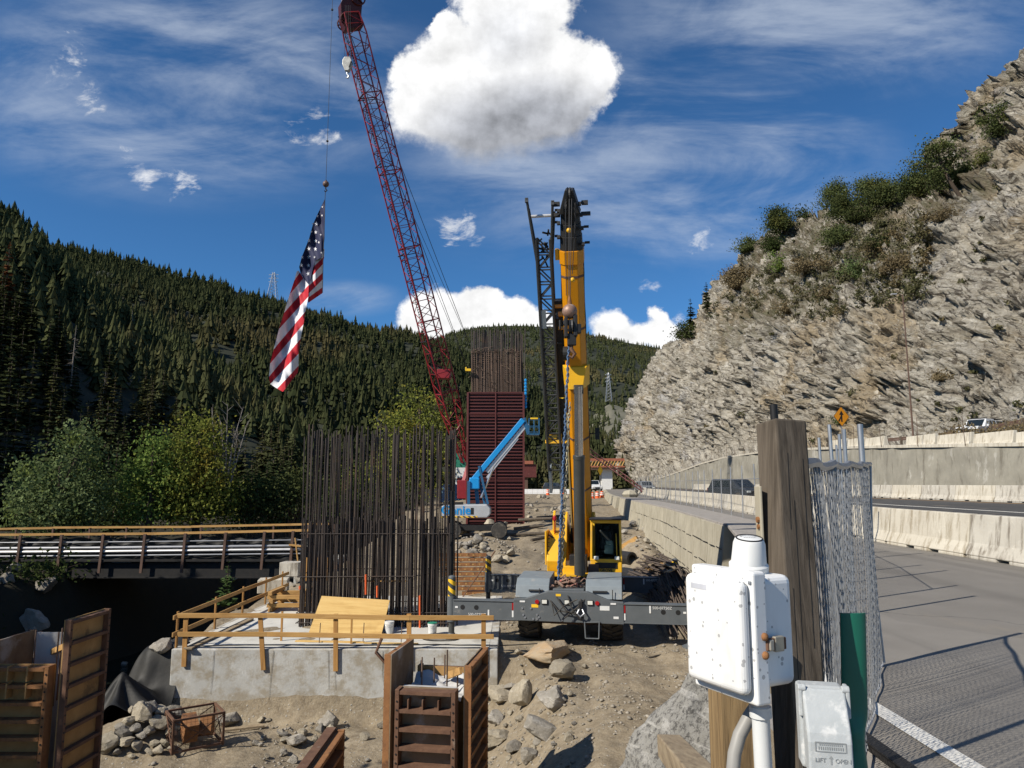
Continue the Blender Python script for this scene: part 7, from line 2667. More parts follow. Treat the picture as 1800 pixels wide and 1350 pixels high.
pile = [(215, 1300, 34), (225, 1282, 30), (250, 1275, 40), (262, 1268, 34), (222, 1312, 30), (240, 1315, 24), (262, 1296, 28), (275, 1285, 36), (285, 1268, 30), (250, 1300, 22), (272, 1312, 20), (262, 1322, 18),
        (240, 1292, 24), (290, 1310, 20), (300, 1318, 18), (205, 1325, 18), (232, 1330, 16), (280, 1322, 22), (252, 1258, 26), (232, 1262, 22), (300, 1298, 20), (212, 1288, 22)]
for i, (px, py, w) in enumerate(pile):
    Y = ground_hit(px, py + 6, 10)
    o = rock(px, py, Y, w, 'tan broken stone in the rock pile left of the steel basket', M['rocktan'] if i % 3 else M['rock'], 'stones of the rock pile', i, cat='stone')
    o.location.z += .18 * max(0, (1330 - py) / 60)
RUB = random.Random(5)


def scatter(n, x0, x1, y0, y1, wmin, wmax, lab, group, mats, seed0=0, bias=1.6):
    for i in range(n):
        px, py = RUB.uniform(x0, x1), RUB.uniform(y0, y1)
        w = wmin + (wmax - wmin) * RUB.random() ** bias
        Y = ground_hit(px, py, 10)
        rock(px, py - w * .2, Y, w, lab, M[RUB.choice(mats)], group, RUB.randrange(50), cat='stone')


scatter(34, 835, 1010, 1195, 1348, 8, 22, 'loose stone on the slope between the wall form and the dirt ramp', 'loose stones on the slope', ('rock', 'rocktan'))
scatter(28, 420, 690, 1268, 1345, 7, 24, 'loose stone in the rubble along the bottom of the footing', 'stones below the footing', ('rock', 'rocktan'))
scatter(30, 805, 900, 925, 990, 8, 24, 'stone in the spoil heap in front of the boom lift', 'stones of the spoil heap', ('rock', 'rocktan'), bias=1.2)
scatter(16, 900, 1035, 1120, 1200, 6, 16, 'loose stone near the orange-topped boulder', 'loose stones by the big boulder', ('rock', 'rocktan'))
scatter(24, 924, 1000, 862, 915, 5, 14, 'stone in the debris along the far dirt track', 'stones along the far track', ('rock', 'rocktan'))
scatter(20, 1090, 1150, 905, 985, 6, 16, 'stone in the debris at the foot of the retaining wall', 'stones at the wall foot', ('rock', 'rocktan'))
scatter(14, 405, 530, 1020, 1075, 6, 18, 'pale stone on the bank beside the timber rail', 'stones on the bank', ('rock', 'rocktan'))
for (px, py, w) in ((300, 1098, 26), (340, 1102, 16), (262, 1105, 20), (395, 1018, 12), (355, 1020, 16), (345, 1030, 20), (135, 1052, 22), (220, 1165, 14)):
    p = onz(px, py, -8.4)
    if p.y < 80:
        o = rock(px, py, p.y, w, 'dark wet rock standing in the shaded river', M['rock'], 'rocks in the river', cat='rock')
        o.location.z = -8.45

for k in range(30):
    y = RUB.uniform(24, 43)
    x = float(np.interp(y, RIV_Y, RIV_X)) - RUB.uniform(4.5, 9) if k % 3 else float(np.interp(y, RB_Y, RB_X)) - RUB.uniform(.3, 2.6)
    me = RK[k % 9]
    o = link('boulder', me, M['rock'] if not me.materials else None)
    s_ = RUB.uniform(.35, 1.1)
    o.location = (x, y, gz(x, y) + .2 * s_)
    o.scale = (s_, s_, s_)
    o.rotation_euler = (RUB.random(), RUB.random(), RUB.random() * 6)
    tag(o, 'boulder on the shaded river bank under the bridge', 'boulder', 'boulders on the river banks')

# fine rubble and gravel: one mass
gv, gf = [], []
ico = rock_mesh(300, 1, (1, .9, .7))
iv = np.array([v.co[:] for v in ico.vertices])
itri = np.array([p.vertices[:] for p in ico.polygons])
r3 = np.random.default_rng(3)
n = 5200
gxs = r3.uniform(-9.8, 5.5, n)
gys = 13 + 14 * r3.random(n)
dens = fbm(gxs * .5, gys * .5, None, 3, 91)
keep = (dens > .0) | ((gxs < 1.6) & (gxs > -1.5) & (gys < 22)) & (r3.random(n) < .7)
keep &= ~((gys > 22.7) & (gxs < -.3))
keep &= ~((gxs > -2.3) & (gxs < -.8) & (gys < 16.4))
n2 = 2600
gx2, gy2 = r3.uniform(-5, 9, n2), 30 + 40 * r3.random(n2)
k2 = (np.hypot(gx2 + 3.0, gy2 - 49) < 3.6) | (gx2 > np.interp(gy2, WALL_Y, WALL_X) - 2.6) | (r3.random(n2) < .12)
k2 &= gx2 < np.interp(gy2, WALL_Y, WALL_X) - .7
gxs = np.concatenate([gxs[keep], gx2[k2]])
gys = np.concatenate([gys[keep], gy2[k2]])
szs = np.concatenate([r3.uniform(.02, .085, keep.sum()) * (.6 + .8 * r3.random(keep.sum()) ** 3), r3.uniform(.05, .17, k2.sum())])
gzs = gz_np(gxs, gys)
ang = r3.uniform(0, 6.28, len(gxs))
ca_, sa_ = np.cos(ang), np.sin(ang)
VV = np.empty((len(gxs), len(iv), 3))
VV[:, :, 0] = gxs[:, None] + szs[:, None] * (iv[:, 0] * ca_[:, None] - iv[:, 1] * sa_[:, None])
VV[:, :, 1] = gys[:, None] + szs[:, None] * (iv[:, 0] * sa_[:, None] + iv[:, 1] * ca_[:, None])
VV[:, :, 2] = gzs[:, None] + szs[:, None] * (iv[:, 2] + .25)
FF = itri[None] + (np.arange(len(gxs)) * len(iv))[:, None, None]
M['gravel'] = mat('gravel_stone', (.30, .27, .225), (.22, .195, .155), .7, .95, world=True, island=.3)
tag(link('gravel', np_mesh('gravel', VV.reshape(-1, 3), FF.reshape(-1, 3)), M['gravel']), kind='stuff')

# debris: rebar pile and planks beside the crane
rp2 = MB()
for k in range(260):
    u_ = random.uniform(-1, 1)
    y0 = random.uniform(24.2, 28)
    y1 = random.uniform(31.5, 35.5)
    top = .55 * (1 - abs(u_) ** 1.6) * random.random()
    zr = lambda y_: gz(6.4 + u_ * 1.0, y_) + .05 + top
    ym = (y0 + y1) / 2
    dx = random.uniform(-.5, .5)
    rp2.path([(6.5 + u_ * 1.05 - dx, y0, zr(y0)), (6.4 + u_ * 1.0, ym, zr(ym) + .05), (6.3 + u_ * .9 + dx, y1, zr(y1))], .03, 4)
tag(obj('rebar_pile', rp2, mat('pile_rebar', (.105, .08, .062), (.07, .055, .045), 1.5, .8, .1)), 'long pile of brown reinforcing bars lying along the foot of the retaining wall', 'rebar pile', kind=None)
for k in range(11):
    a_ = Vector((random.uniform(5.8, 7.0), random.uniform(27, 34), 0))
    a_.z = gz(a_.x, a_.y) + .55
    solo('plank', MB().box((0, 0, 0), (.16, random.uniform(.6, 2.2), .04)), M['oldtimber_y'] if k % 3 else M['lumber_y'], 'loose plank on the rebar pile beside the crane', 'plank', 'planks on the rebar pile', tuple(a_), rz=random.uniform(-.5, .1))
for k, (px, py, Y, L_) in enumerate(((935, 878, 66, 3.0), (950, 886, 62, 4.0), (940, 900, 58, 5.0), (975, 872, 70, 3.5), (930, 892, 60, 2.5), (965, 905, 56, 4.0))):
    p = at(px, py, Y)
    zg = gz(p.x, Y)
    solo('log', MB().path([(-L_ / 2, 0, .12), (0, .1, .25), (L_ / 2, 0, .35)], [.12, .13, .09], 7), M['oldtimber'], 'dark bent log or pipe in the debris right of the maroon pier form', 'log', 'logs in the debris by the pier', (p.x, Y, zg), smooth=True, rz=random.uniform(-.6, .9))
for k, (px, py, Y) in enumerate(((1100, 925, 40), (1118, 955, 37), (1105, 945, 38))):
    p = at(px, py, Y)
    solo('pipe_end', MB().lathe([(.22, -.5), (.34, -.5), (.34, .5), (.22, .5)], (0, 0, .2), 14, 'y', False), M['black'], ['black pipe end lying by the wall behind the crane cab', 'nearest black pipe end at the wall foot', 'middle black pipe end at the wall foot'][k], 'pipe', 'pipes at the wall foot', (p.x, Y, gz(p.x, Y)), rz=.5)
solo('timber_block', MB().beam((0, 0, .6), (1.1, -.4, 1.3), .3, .3), M['lumber_x'], 'light timber leaning on the rocks behind the crane cab', 'timber', None, (at(1084, 925, 42).x, 42, gz(at(1084, 925, 42).x, 42) - .45))
solo('cable_length', MB().path([(at(x_, y_, Y_)) for x_, y_, Y_ in ((1140, 1156, 22.6), (1165, 1150, 22.9), (1190, 1142, 23.2), (1225, 1138, 23.3))], .025, 5), M['rubber'], 'dark cable lying on the dirt before the right outrigger', 'cable')
solo('board', MB().beam(onz(395, 1283, -5.36), onz(465, 1275, -5.36), .2, .05), M['oldtimber_y'], 'weathered board on the ground right of the steel basket', 'board')
solo('board', MB().beam(onz(330, 1140, SZ + .05), onz(440, 1088, SZ + .05), .25, .05), M['oldtimber_y'], 'weathered board lying along the left edge of the footing top', 'board')
# ================================================================== VEGETATION
M['pine'] = leaf_mat('pine_needles', (.030, .040, .018), (.055, .066, .028), (.075, .072, .030), .15, .22, .02)
M['pine_far'] = leaf_mat('forest_needles', (.034, .043, .020), (.062, .068, .030), (.092, .080, .038), .1, .2, .006)
M['leaf_g'] = leaf_mat('green_leaves', (.075, .12, .028), (.17, .23, .06), (.15, .17, .035), .3, .15, .5)
M['leaf_s'] = leaf_mat('silvery_leaves', (.075, .11, .04), (.19, .235, .105), (.13, .16, .04), .3, .1, .6)
M['leaf_y'] = leaf_mat('yellowing_leaves', (.11, .135, .025), (.22, .235, .055), (.22, .18, .035), .3, .15, .5)
M['leaf_d'] = leaf_mat('dark_leaves', (.035, .050, .018), (.065, .085, .028), None, .25, .2, .5)
M['juniper'] = leaf_mat('juniper_foliage', (.050, .066, .024), (.085, .098, .038), (.10, .10, .03), .15, .2, .25)
M['scrub'] = leaf_mat('dry_scrub', (.13, .10, .055), (.19, .15, .085), None, .2, .2, .5)
M['bark'] = mat('bark', (.09, .065, .045), (.055, .042, .03), 5, .95, rnd=.2)
M['deadwood'] = mat('dead_wood', (.24, .21, .18), (.17, .15, .13), 4, .95, rnd=.2)


def quads_to_mesh(name, C0, A, B_):
    """leaf quads: centres, half axes"""
    n = len(C0)
    V = np.empty((n, 4, 3))
    V[:, 0] = C0 - A
    V[:, 1] = C0 + B_ * .5
    V[:, 2] = C0 + A
    V[:, 3] = C0 - B_ * .5
    return np_mesh(name, V.reshape(-1, 3), np.arange(n * 4).reshape(n, 4))


def conifer_parts(seed, H=1.0, whorls=16, br=7, seg=3, width=.19, droop=.35, bare=.12, gap=.15):
    """returns leaf quads for a conifer of height 1"""
    r = np.random.default_rng(seed)
    C0, A, B_ = [], [], []
    for w in range(whorls):
        t_ = bare + (1 - bare) * (w + r.uniform(-.3, .3)) / whorls
        t_ = min(max(t_, bare), .985)
        R = width * (1 - t_) ** .8 * r.uniform(.75, 1.2) + .010
        k = max(4, int(br * (1 - t_) ** .4 + 1.5))
        a0 = r.uniform(0, 6.28)
        for i in range(k):
            if r.random() < gap:
                continue
            a = a0 + 2 * PI * i / k + r.uniform(-.3, .3)
            L_ = R * r.uniform(.7, 1.15)
            dr = np.array([math.cos(a), math.sin(a), 0])
            sd_ = np.array([-math.sin(a), math.cos(a), 0])
            for s in range(seg):
                u = (s + .6) / seg
                c = dr * L_ * u + np.array([0, 0, t_ + .03 * u - droop * L_ * u * u])
                ln_ = L_ / seg * .95
                wd = L_ * .38 * (1.1 - .5 * u) + .006
                tilt = r.uniform(-.5, .5)
                ax_ = dr * ln_ + np.array([0, 0, -droop * ln_ * .8 + r.uniform(-.3, .3) * ln_])
                bx_ = sd_ * wd * math.cos(tilt) + np.array([0, 0, wd * math.sin(tilt)])
                C0.append(c)
                A.append(ax_)
                B_.append(bx_ * 2)
    # leader
    for k in range(4):
        a = k * PI / 2
        C0.append(np.array([0, 0, .97]))
        A.append(np.array([0, 0, .04]))
        B_.append(np.array([math.cos(a), math.sin(a), 0]) * .014)
    return np.array(C0), np.array(A), np.array(B_)


CON = []
TRK = []
for i in range(6):
    C0, A, B_ = conifer_parts(500 + i, whorls=(17, 20, 15, 18, 22, 16)[i], br=(7, 8, 7, 8, 7, 7)[i], width=(.15, .13, .19, .165, .12, .21)[i], bare=(.08, .1, .2, .12, .08, .25)[i], gap=(.1, .12, .22, .15, .1, .25)[i], seg=3)
    me = quads_to_mesh('crown', C0, A, B_)
    me.materials.append(M['pine'])
    CON.append(me)
    tk = MB().path([(0, 0, -.03), (0, 0, .5), (0, 0, .95)], [.014, .009, .002], 6).mesh('trunk')
    tk.materials.append(M['bark'])
    TRK.append(tk)
dm = MB()
rr_ = random.Random(8)
dm.path([(0, 0, -.03), (0.005, 0, .5), (0, 0, 1)], [.012, .008, .002], 6)
for k in range(46):
    z = .2 + .78 * k / 46
    a = rr_.uniform(0, 6.28)
    L_ = .17 * (1 - z) ** .7 * rr_.uniform(.5, 1.1) + .012
    dm.path([(0, 0, z), (L_ * .6 * math.cos(a), L_ * .6 * math.sin(a), z - .01), (L_ * math.cos(a), L_ * math.sin(a), z - .035 * rr_.random())], [.003, .002, .001], 3)
DEAD = dm.mesh('dead_tree')
DEAD.materials.append(M['deadwood'])


def conifer(loc, h, i, lab, group, dead=False, cat='tree', m_=None):
    rz = random.uniform(0, 6.28)
    if dead:
        o = link('dead_tree', DEAD)
        o.location = loc
        o.scale = (h, h, h)
        o.rotation_euler = (random.uniform(-.04, .04), random.uniform(-.04, .04), rz)
        return tag(o, lab, cat, group)
    t_ = thing('pine_tree', lab, cat, loc, rz, group)
    t_.scale = (h * random.uniform(.9, 1.15), h * random.uniform(.9, 1.15), h)
    link('trunk', TRK[i % 6], None, t_)
    link('crown', CON[i % 6], None, t_)
    return t_


def hill_pt(Pg, u, v):
    nv_, nu_ = Pg.shape[:2]
    fi, fj = v * (nv_ - 1), u * (nu_ - 1)
    i0, j0 = np.minimum(fi.astype(int), nv_ - 2), np.minimum(fj.astype(int), nu_ - 2)
    a, b_ = (fi - i0)[:, None], (fj - j0)[:, None]
    return Pg[i0, j0] * (1 - a) * (1 - b_) + Pg[i0 + 1, j0] * a * (1 - b_) + Pg[i0, j0 + 1] * (1 - a) * b_ + Pg[i0 + 1, j0 + 1] * a * b_


def hill_scatter(Pg, n, vmin, seed, vpow=1.0):
    r = np.random.default_rng(seed)
    # weight by cell area
    cell = np.linalg.norm(np.cross(Pg[1:, :-1] - Pg[:-1, :-1], Pg[:-1, 1:] - Pg[:-1, :-1]), axis=2)
    k = int(vmin * cell.shape[0])
    cell[:k] = 0
    pr = cell.ravel() / cell.sum()
    idx = r.choice(len(pr), n, p=pr)
    i, j = np.divmod(idx, cell.shape[1])
    u = (j + r.random(n)) / cell.shape[1]
    v = (i + r.random(n)) / cell.shape[0]
    return hill_pt(Pg, u, v)


def to_px(Pt):
    d = Pt - np.array(CAM)
    zc = d[:, 1] * FV.y + d[:, 2] * FV.z
    yc = d[:, 1] * UV.y + d[:, 2] * UV.z
    return 900 + F * d[:, 0] / np.maximum(zc, .1), 675 - F * yc / np.maximum(zc, .1), zc


# far tree prototypes: jagged tiers
def far_proto(seed, tiers=5, k=6, wide=1):
    r = np.random.default_rng(seed)
    V, Fc = [], []
    for t_ in range(tiers):
        z1 = .15 + .85 * (t_ + 1.5) / (tiers + .5)
        z0 = .06 + .85 * t_ / tiers
        R = .20 * wide * (1 - t_ / (tiers + .3)) * r.uniform(.85, 1.2)
        a0 = r.uniform(0, 6.28)
        for i in range(k):
            a = a0 + 2 * PI * i / k
            b_ = a0 + 2 * PI * (i + .85) / k
            q = r.uniform(.65, 1.25, 2)
            o = len(V)
            V += [(0, 0, min(z1, 1.0)), (R * q[0] * math.cos(a), R * q[0] * math.sin(a), z0 + r.uniform(-.03, .03)), (R * q[1] * math.cos(b_), R * q[1] * math.sin(b_), z0 + r.uniform(-.03, .03))]
            Fc.append((o, o + 1, o + 2))
    return np.array(V), np.array(Fc)


def forest(name, Pt, Hh, m_, protos, lab=None):
    Vs, Fs = [], []
    o = 0
    r = np.random.default_rng(17)
    ch_ = r.integers(0, len(protos), len(Pt))
    for q, (pv, pf) in enumerate(protos):
        k = np.where(ch_ == q)[0]
        if not len(k):
            continue
        a = r.uniform(0, 6.28, len(k))
        c, s = np.cos(a)[:, None], np.sin(a)[:, None]
        h = Hh[k][:, None]
        w = h * r.uniform(.8, 1.2, len(k))[:, None]
        V = np.empty((len(k), len(pv), 3))
        V[:, :, 0] = Pt[k, 0][:, None] + w * (pv[:, 0] * c - pv[:, 1] * s)
        V[:, :, 1] = Pt[k, 1][:, None] + w * (pv[:, 0] * s + pv[:, 1] * c)
        V[:, :, 2] = Pt[k, 2][:, None] + h * pv[:, 2] - .3
        Vs.append(V.reshape(-1, 3))
        Fs.append((pf[None] + (np.arange(len(k)) * len(pv))[:, None, None]).reshape(-1, 3) + o)
        o += len(k) * len(pv)
    return tag(link(name, np_mesh(name, np.concatenate(Vs), np.concatenate(Fs)), m_), kind='stuff')


protos = [far_proto(700 + i) for i in range(4)] + [far_proto(710 + i, 3, 7, 1.45) for i in range(3)]
protos_m = [far_proto(720 + i, 8, 8) for i in range(4)] + [far_proto(730 + i, 5, 8, 1.4) for i in range(2)]
rh = np.random.default_rng(23)
# near hill: nearest ones are individuals, the rest one mass
Pn = hill_scatter(H_near, 2500, .04, 5)
cl = fbm(Pn[:, 0] * .03, Pn[:, 1] * .03, None, 3, 70)
Pn = Pn[(cl > -.30) | (rh.random(len(Pn)) < .3)]
px_n, py_n, zc_n = to_px(Pn)
vis = (px_n > -60) & (px_n < 830) & (zc_n > 0)
dist = np.linalg.norm(Pn, axis=1)
order = np.argsort(np.where(vis, dist, 1e9))
ind = order[:225]
rest = order[225:]
Hn = rh.uniform(6, 13, len(Pn))
rows = ['low on', 'midway up', 'high on']
for q, k in enumerate(ind):
    zone = next(w_ for lim, w_ in ((110, 'at the left edge of the picture'), (230, 'above the silvery green riverside tree'), (320, 'above the bright green riverside tree'), (430, 'above the yellowing riverside tree'),
                                   (560, 'between the yellowing tree and the rebar cage'), (9999, 'behind the top of the rebar cage')) if px_n[k] < lim)
    conifer(tuple(Pn[k] - np.array([0, 0, .3])), float(Hn[k]) * 1.1, q, 'dark conifer %s the left hillside, %s' % (rows[0 if py_n[k] > 790 else 1 if py_n[k] > 690 else 2], zone), 'conifers on the near left hillside')
forest('forest', Pn[rest], Hn[rest], M['pine_far'], protos_m)
Pl = hill_scatter(H_left, 14500, .02, 6)
cl = fbm(Pl[:, 0] * .012, Pl[:, 1] * .012, None, 4, 71)
Pl = Pl[(cl > -.42) | (rh.random(len(Pl)) < .4)]
px_, py_, zc_ = to_px(Pl)
Pl = Pl[(px_ > -700) & (px_ < 1500)]
forest('forest', Pl, rh.uniform(4.5, 11.5, len(Pl)) * rh.choice([1, 1, 1, 1.3], len(Pl)), M['pine_far'], protos)
Pm = hill_scatter(H_mid, 11000, .02, 7)
forest('forest', Pm, rh.uniform(6, 12, len(Pm)), M['pine_far'], protos)
Pk = hill_scatter(H_knoll, 520, .02, 8)
forest('forest', Pk, rh.uniform(4, 9, len(Pk)), M['pine_far'], protos)
# trees on the valley floor beyond the site
nb_ = 260
Pv = np.stack([rh.uniform(-40, 46, nb_), rh.uniform(215, 330, nb_), np.zeros(nb_)], 1)
Pv[:, 2] = gz_np(Pv[:, 0], Pv[:, 1])
forest('forest', Pv, rh.uniform(6, 13, nb_), M['pine_far'], protos_m)
# a few dead and rust-brown trees picked out on the near hill
Hb = BVHTree.FromPolygons([tuple(q) for q in H_near.reshape(-1, 3)],
                          [(i * H_near.shape[1] + j, i * H_near.shape[1] + j + 1, (i + 1) * H_near.shape[1] + j + 1, (i + 1) * H_near.shape[1] + j) for i in range(H_near.shape[0] - 1) for j in range(H_near.shape[1] - 1)])
for (px, py, h, lab) in ((124, 690, 13, 'bare grey dead tree standing out on the left hillside'), (172, 770, 12, 'bare grey dead tree above the silvery riverside tree'),
                         (232, 600, 11, 'bare grey dead tree higher on the left hillside'), (298, 620, 11, 'bare dead tree near the brown patch on the hillside')):
    hit = Hb.ray_cast(CAM, ray(px, py).normalized())[0]
    if hit:
        conifer(tuple(hit), h, 0, lab, 'dead trees on the hillside', True)
M['rustpine'] = leaf_mat('rust_brown_needles', (.11, .045, .022), (.15, .065, .03), None, .15, .1)
brown_crown = CON[0].copy()
brown_crown.materials.clear()
brown_crown.materials.append(M['rustpine'])
for (px, py, h, lab) in ((5, 560, 16, 'rust-brown dead conifer at the left edge of the picture'), (245, 610, 9, 'rust-brown conifer on the left hillside beside a dead tree'), (326, 665, 7, 'small orange-brown tree on the left hillside')):
    hit = Hb.ray_cast(CAM, ray(px, py).normalized())[0]
    if hit:
        t_ = thing('pine_tree', lab, 'tree', tuple(hit), 1.0, 'rust-brown conifers')
        t_.scale = (h, h, h)
        link('trunk', TRK[0], None, t_)
        link('crown', brown_crown, None, t_)


# ---- broadleaf trees beside the river
def leafy(name, base, blobs, n, leaf, m_, lab, cat='tree', group=None, seed=1, trunk_h=None, up=.3):
    """blobs: (dx, dy, dz, rx, rz) relative to base"""
    r = np.random.default_rng(seed)
    t_ = thing(name, lab, cat, tuple(base), 0, group)
    vol = np.array([b_[3] ** 2 * b_[4] for b_ in blobs])
    pick = r.choice(len(blobs), n, p=vol / vol.sum())
    d_ = r.normal(size=(n, 3))
    d_ /= np.linalg.norm(d_, axis=1, keepdims=True)
    rad = r.uniform(.35, 1.0, n) ** .5 * (1 + .13 * r.normal(size=n))
    bl = np.array(blobs)[pick]
    C0 = bl[:, :3] + d_ * rad[:, None] * np.stack([bl[:, 3], bl[:, 3], bl[:, 4]], 1)
    # clumping: pull to twig centres, leave gaps
    tw = C0[r.integers(0, n, max(8, n // 70))]
    near = r.integers(0, len(tw), n)
    C0 = np.where((r.random(n) < .72)[:, None], tw[near] + r.normal(size=(n, 3)) * leaf * np.array([2.9, 2.9, 2.0]), C0)
    ok = C0[:, 2] > .15
    C0 = C0[ok]
    n = len(C0)
    A = r.normal(size=(n, 3))
    A[:, 2] += up
    A /= np.linalg.norm(A, axis=1, keepdims=True)
    B_ = np.cross(A, r.normal(size=(n, 3)))
    B_ /= np.linalg.norm(B_, axis=1, keepdims=True)
    s = leaf * r.uniform(.6, 1.25, n)[:, None]
    link('crown', quads_to_mesh('crown', C0, A * s * .5, B_ * s * .8), m_, t_)
    tm_ = MB()
    th_ = trunk_h or blobs[0][2]
    rt = .035 * th_ + .02
    tm_.path([(0, 0, -.2), (.05, 0, th_ * .5), (0, 0, th_)], [rt, rt * .7, rt * .4], 7)
    for b_ in blobs:
        tm_.path([(0, 0, th_ * .45), (b_[0] * .5, b_[1] * .5, (th_ * .45 + b_[2]) / 2), (b_[0], b_[1], b_[2])], [rt * .5, rt * .3, rt * .12], 5)
    for k in range(14):
        e = C0[r.integers(0, n)]
        tm_.path([(e[0] * .4, e[1] * .4, th_ * .5 + (e[2] - th_ * .5) * .5), tuple(e)], [rt * .22, rt * .08], 4)
    obj('trunk', tm_, M['bark'], t_)
    return t_


def px_blobs(base, Y, spec):
    """spec: (px, py, rpx_x, rpx_y) seen ellipses -> blobs relative to base"""
    out = []
    for px, py, rx, ry in spec:
        p = at(px, py, Y)
        dpt = (p - CAM).dot(FV)
        out.append((p.x - base[0], random.uniform(-.8, .8), p.z - base[2], rx / F * dpt, ry / F * dpt))
    return out


BZ = -3.4
TR = [
    ('poplar_tree', 100, 52, [(140, 800, 42, 52), (148, 760, 26, 28), (110, 860, 62, 48), (60, 870, 38, 45), (55, 830, 26, 25), (150, 880, 50, 42), (85, 900, 66, 34)], 9500, .24, 'leaf_s', 'silvery green bushy tree at the far left behind the bridge rail'),
    ('willow_tree', 262, 54, [(272, 795, 26, 34), (250, 840, 38, 40), (245, 890, 34, 38), (285, 850, 30, 40)], 5200, .24, 'leaf_g', 'bright green tree between the silvery tree and the yellowing one'),
    ('cottonwood_tree', 345, 56, [(350, 770, 40, 44), (330, 820, 36, 50), (370, 820, 40, 48), (345, 880, 52, 46), (385, 870, 38, 46), (310, 885, 32, 40)], 8200, .24, 'leaf_y', 'tall yellow-green tree with dead limbs on its right side'),
    ('alder_shrub', 200, 60, [(200, 880, 34, 40), (185, 905, 40, 30), (212, 850, 18, 26)], 2400, .24, 'leaf_d', 'dark green shrub between the silvery and bright green trees'),
    ('alder_shrub', 440, 58, [(440, 885, 36, 40), (455, 860, 20, 26), (420, 900, 34, 30)], 2600, .24, 'leaf_d', 'dark shrub right of the yellowing tree behind the bridge'),
    ('juniper_tree', 508, 60, [(515, 850, 30, 36), (500, 885, 40, 40), (535, 860, 34, 40), (480, 905, 34, 28)], 3600, .25, 'juniper', 'olive green bush just left of the rebar cage top'),
    ('cottonwood_tree', 735, 96, [(735, 720, 42, 40), (700, 760, 36, 44), (760, 760, 40, 46), (725, 800, 52, 50), (690, 830, 40, 44), (760, 820, 36, 50), (640, 860, 40, 40)], 7500, .34, 'leaf_y', 'yellow-green tree rising behind the rebar cage beside the red boom'),
    ('alder_shrub', 640, 84, [(640, 860, 50, 40), (600, 880, 50, 36), (690, 880, 46, 34), (570, 890, 40, 34)], 4200, .3, 'leaf_d', 'dark thicket seen through the bars of the rebar cage'),
]
for i, (nm, px, Y, spec, n, lf_, m_, lab) in enumerate(TR):
    p = at(px, 900, Y)
    zg = gz(p.x, Y)
    base = (p.x, Y, zg)
    leafy(nm, base, px_blobs(base, Y, spec), n, lf_, M[m_], lab, seed=40 + i, group=None)
for k in range(9):
    y = 26 + k * 1.9
    x = float(np.interp(y, RIV_Y, RIV_X)) - 6.5 - (k * 37 % 5)
    leafy('willow_shrub', (x, y, gz(x, y)), [(0, 0, .8, .9, .7), (.7, .3, .6, .7, .5), (-.6, .2, .7, .6, .6)], 700, .22, M['leaf_d'], 'dark shrub on the shaded far river bank below the bridge', 'bush', 'shrubs on the far river bank', 900 + k)
# dead limbs on the yellowing tree
bt = MB()
rr_ = random.Random(4)
for (x0, y0_, x1, y1_) in ((385, 850, 372, 716), (395, 850, 400, 710), (400, 840, 428, 715), (402, 860, 436, 740), (390, 850, 388, 740), (405, 850, 418, 760)):
    a_, c_ = at(x0, y0_, 56), at(x1, y1_, 56)
    bt.path([a_, a_.lerp(c_, .5) + Vector((rr_.uniform(-.2, .2), 0, 0)), c_], [.09, .05, .015], 5)
    for k in range(9):
        q = a_.lerp(c_, rr_.uniform(.35, .98))
        bt.path([q, q + Vector((rr_.uniform(-.7, .7), rr_.uniform(-.4, .4), rr_.uniform(.2, .9)))], [.025, .006], 4)
solo('dead_tree', bt, M['deadwood'], 'bare grey dead branches beside the tall yellow-green tree', 'tree')
# riverside pine sapling and greenery
p = at(398, 1060, 34.5)
sap = thing('pine_sapling', 'small bright green pine growing on the bank before the bridge', 'tree', (p.x, 34.5, at(398, 1068, 34.5).z), 0)
C0, A, B_ = conifer_parts(901, whorls=13, br=9, seg=3, width=.30, droop=-.2, bare=.05, gap=.1)
hs_ = at(398, 985, 34.5).z - sap.location.z
me = quads_to_mesh('crown', C0 * hs_, A * hs_, B_ * hs_ * .7)
link('crown', me, leaf_mat('young_pine', (.045, .075, .025), (.08, .12, .045), None, .2, .1), sap)
obj('trunk', MB().path([(0, 0, -1.2), (0, 0, hs_ * .9)], [.06, .01], 6), M['bark'], sap)

# ---- trees of the left bank that stand outside the picture (they shade the river)
for i in range(26):
    y = -24 + i * 2.3 + random.uniform(-1, 1)
    x = float(np.interp(y, RIV_Y, RIV_X)) - random.uniform(7.5, 13) - 1.5
    if x / max(y, .1) > -.80 and y > 5:
        x = -.80 * y - random.uniform(1, 4)
    z = gz(x, y)
    conifer((x, y, z - .3), random.uniform(14, 19), i * 3 + 2, 'tall dark conifer on the left river bank outside the left edge of the picture', 'conifers on the left river bank')

for i in range(19):  # added unseen conifers, set here to shade the left wall form
    y = -14 + i * 1.22
    x = float(np.interp(y, RB_Y, RB_X)) - random.uniform(.5, 3.0) - 2.2
    conifer((x, y, gz(x, y) - .3), random.uniform(15.2, 17.6), (2, 5)[i % 2], 'unseen conifer added on the near river bank to shade the left wall form', 'added conifers on the near river bank')

for i, (x, y) in enumerate(((-18.5, 7.9), (-17.6, 6.2), (-18.8, 4.3))):  # unseen cottonwoods added, crowns sized to shade the left wall form
    z = gz(x, y)
    leafy('cottonwood_tree', (x, y, z), [(0, 0, 10.5 - .8 * i, 2.6, 5.0), (.8, .5, 13.2 - .8 * i, 1.8, 2.8), (-.8, -.4, 7, 2.4, 4)], 6000, .42, M['leaf_d'],
          'unseen broad cottonwood added on the near river bank for shade, %s of three' % ('farthest', 'middle', 'nearest')[i], 'tree', 'added cottonwoods on the near river bank', 800 + i)

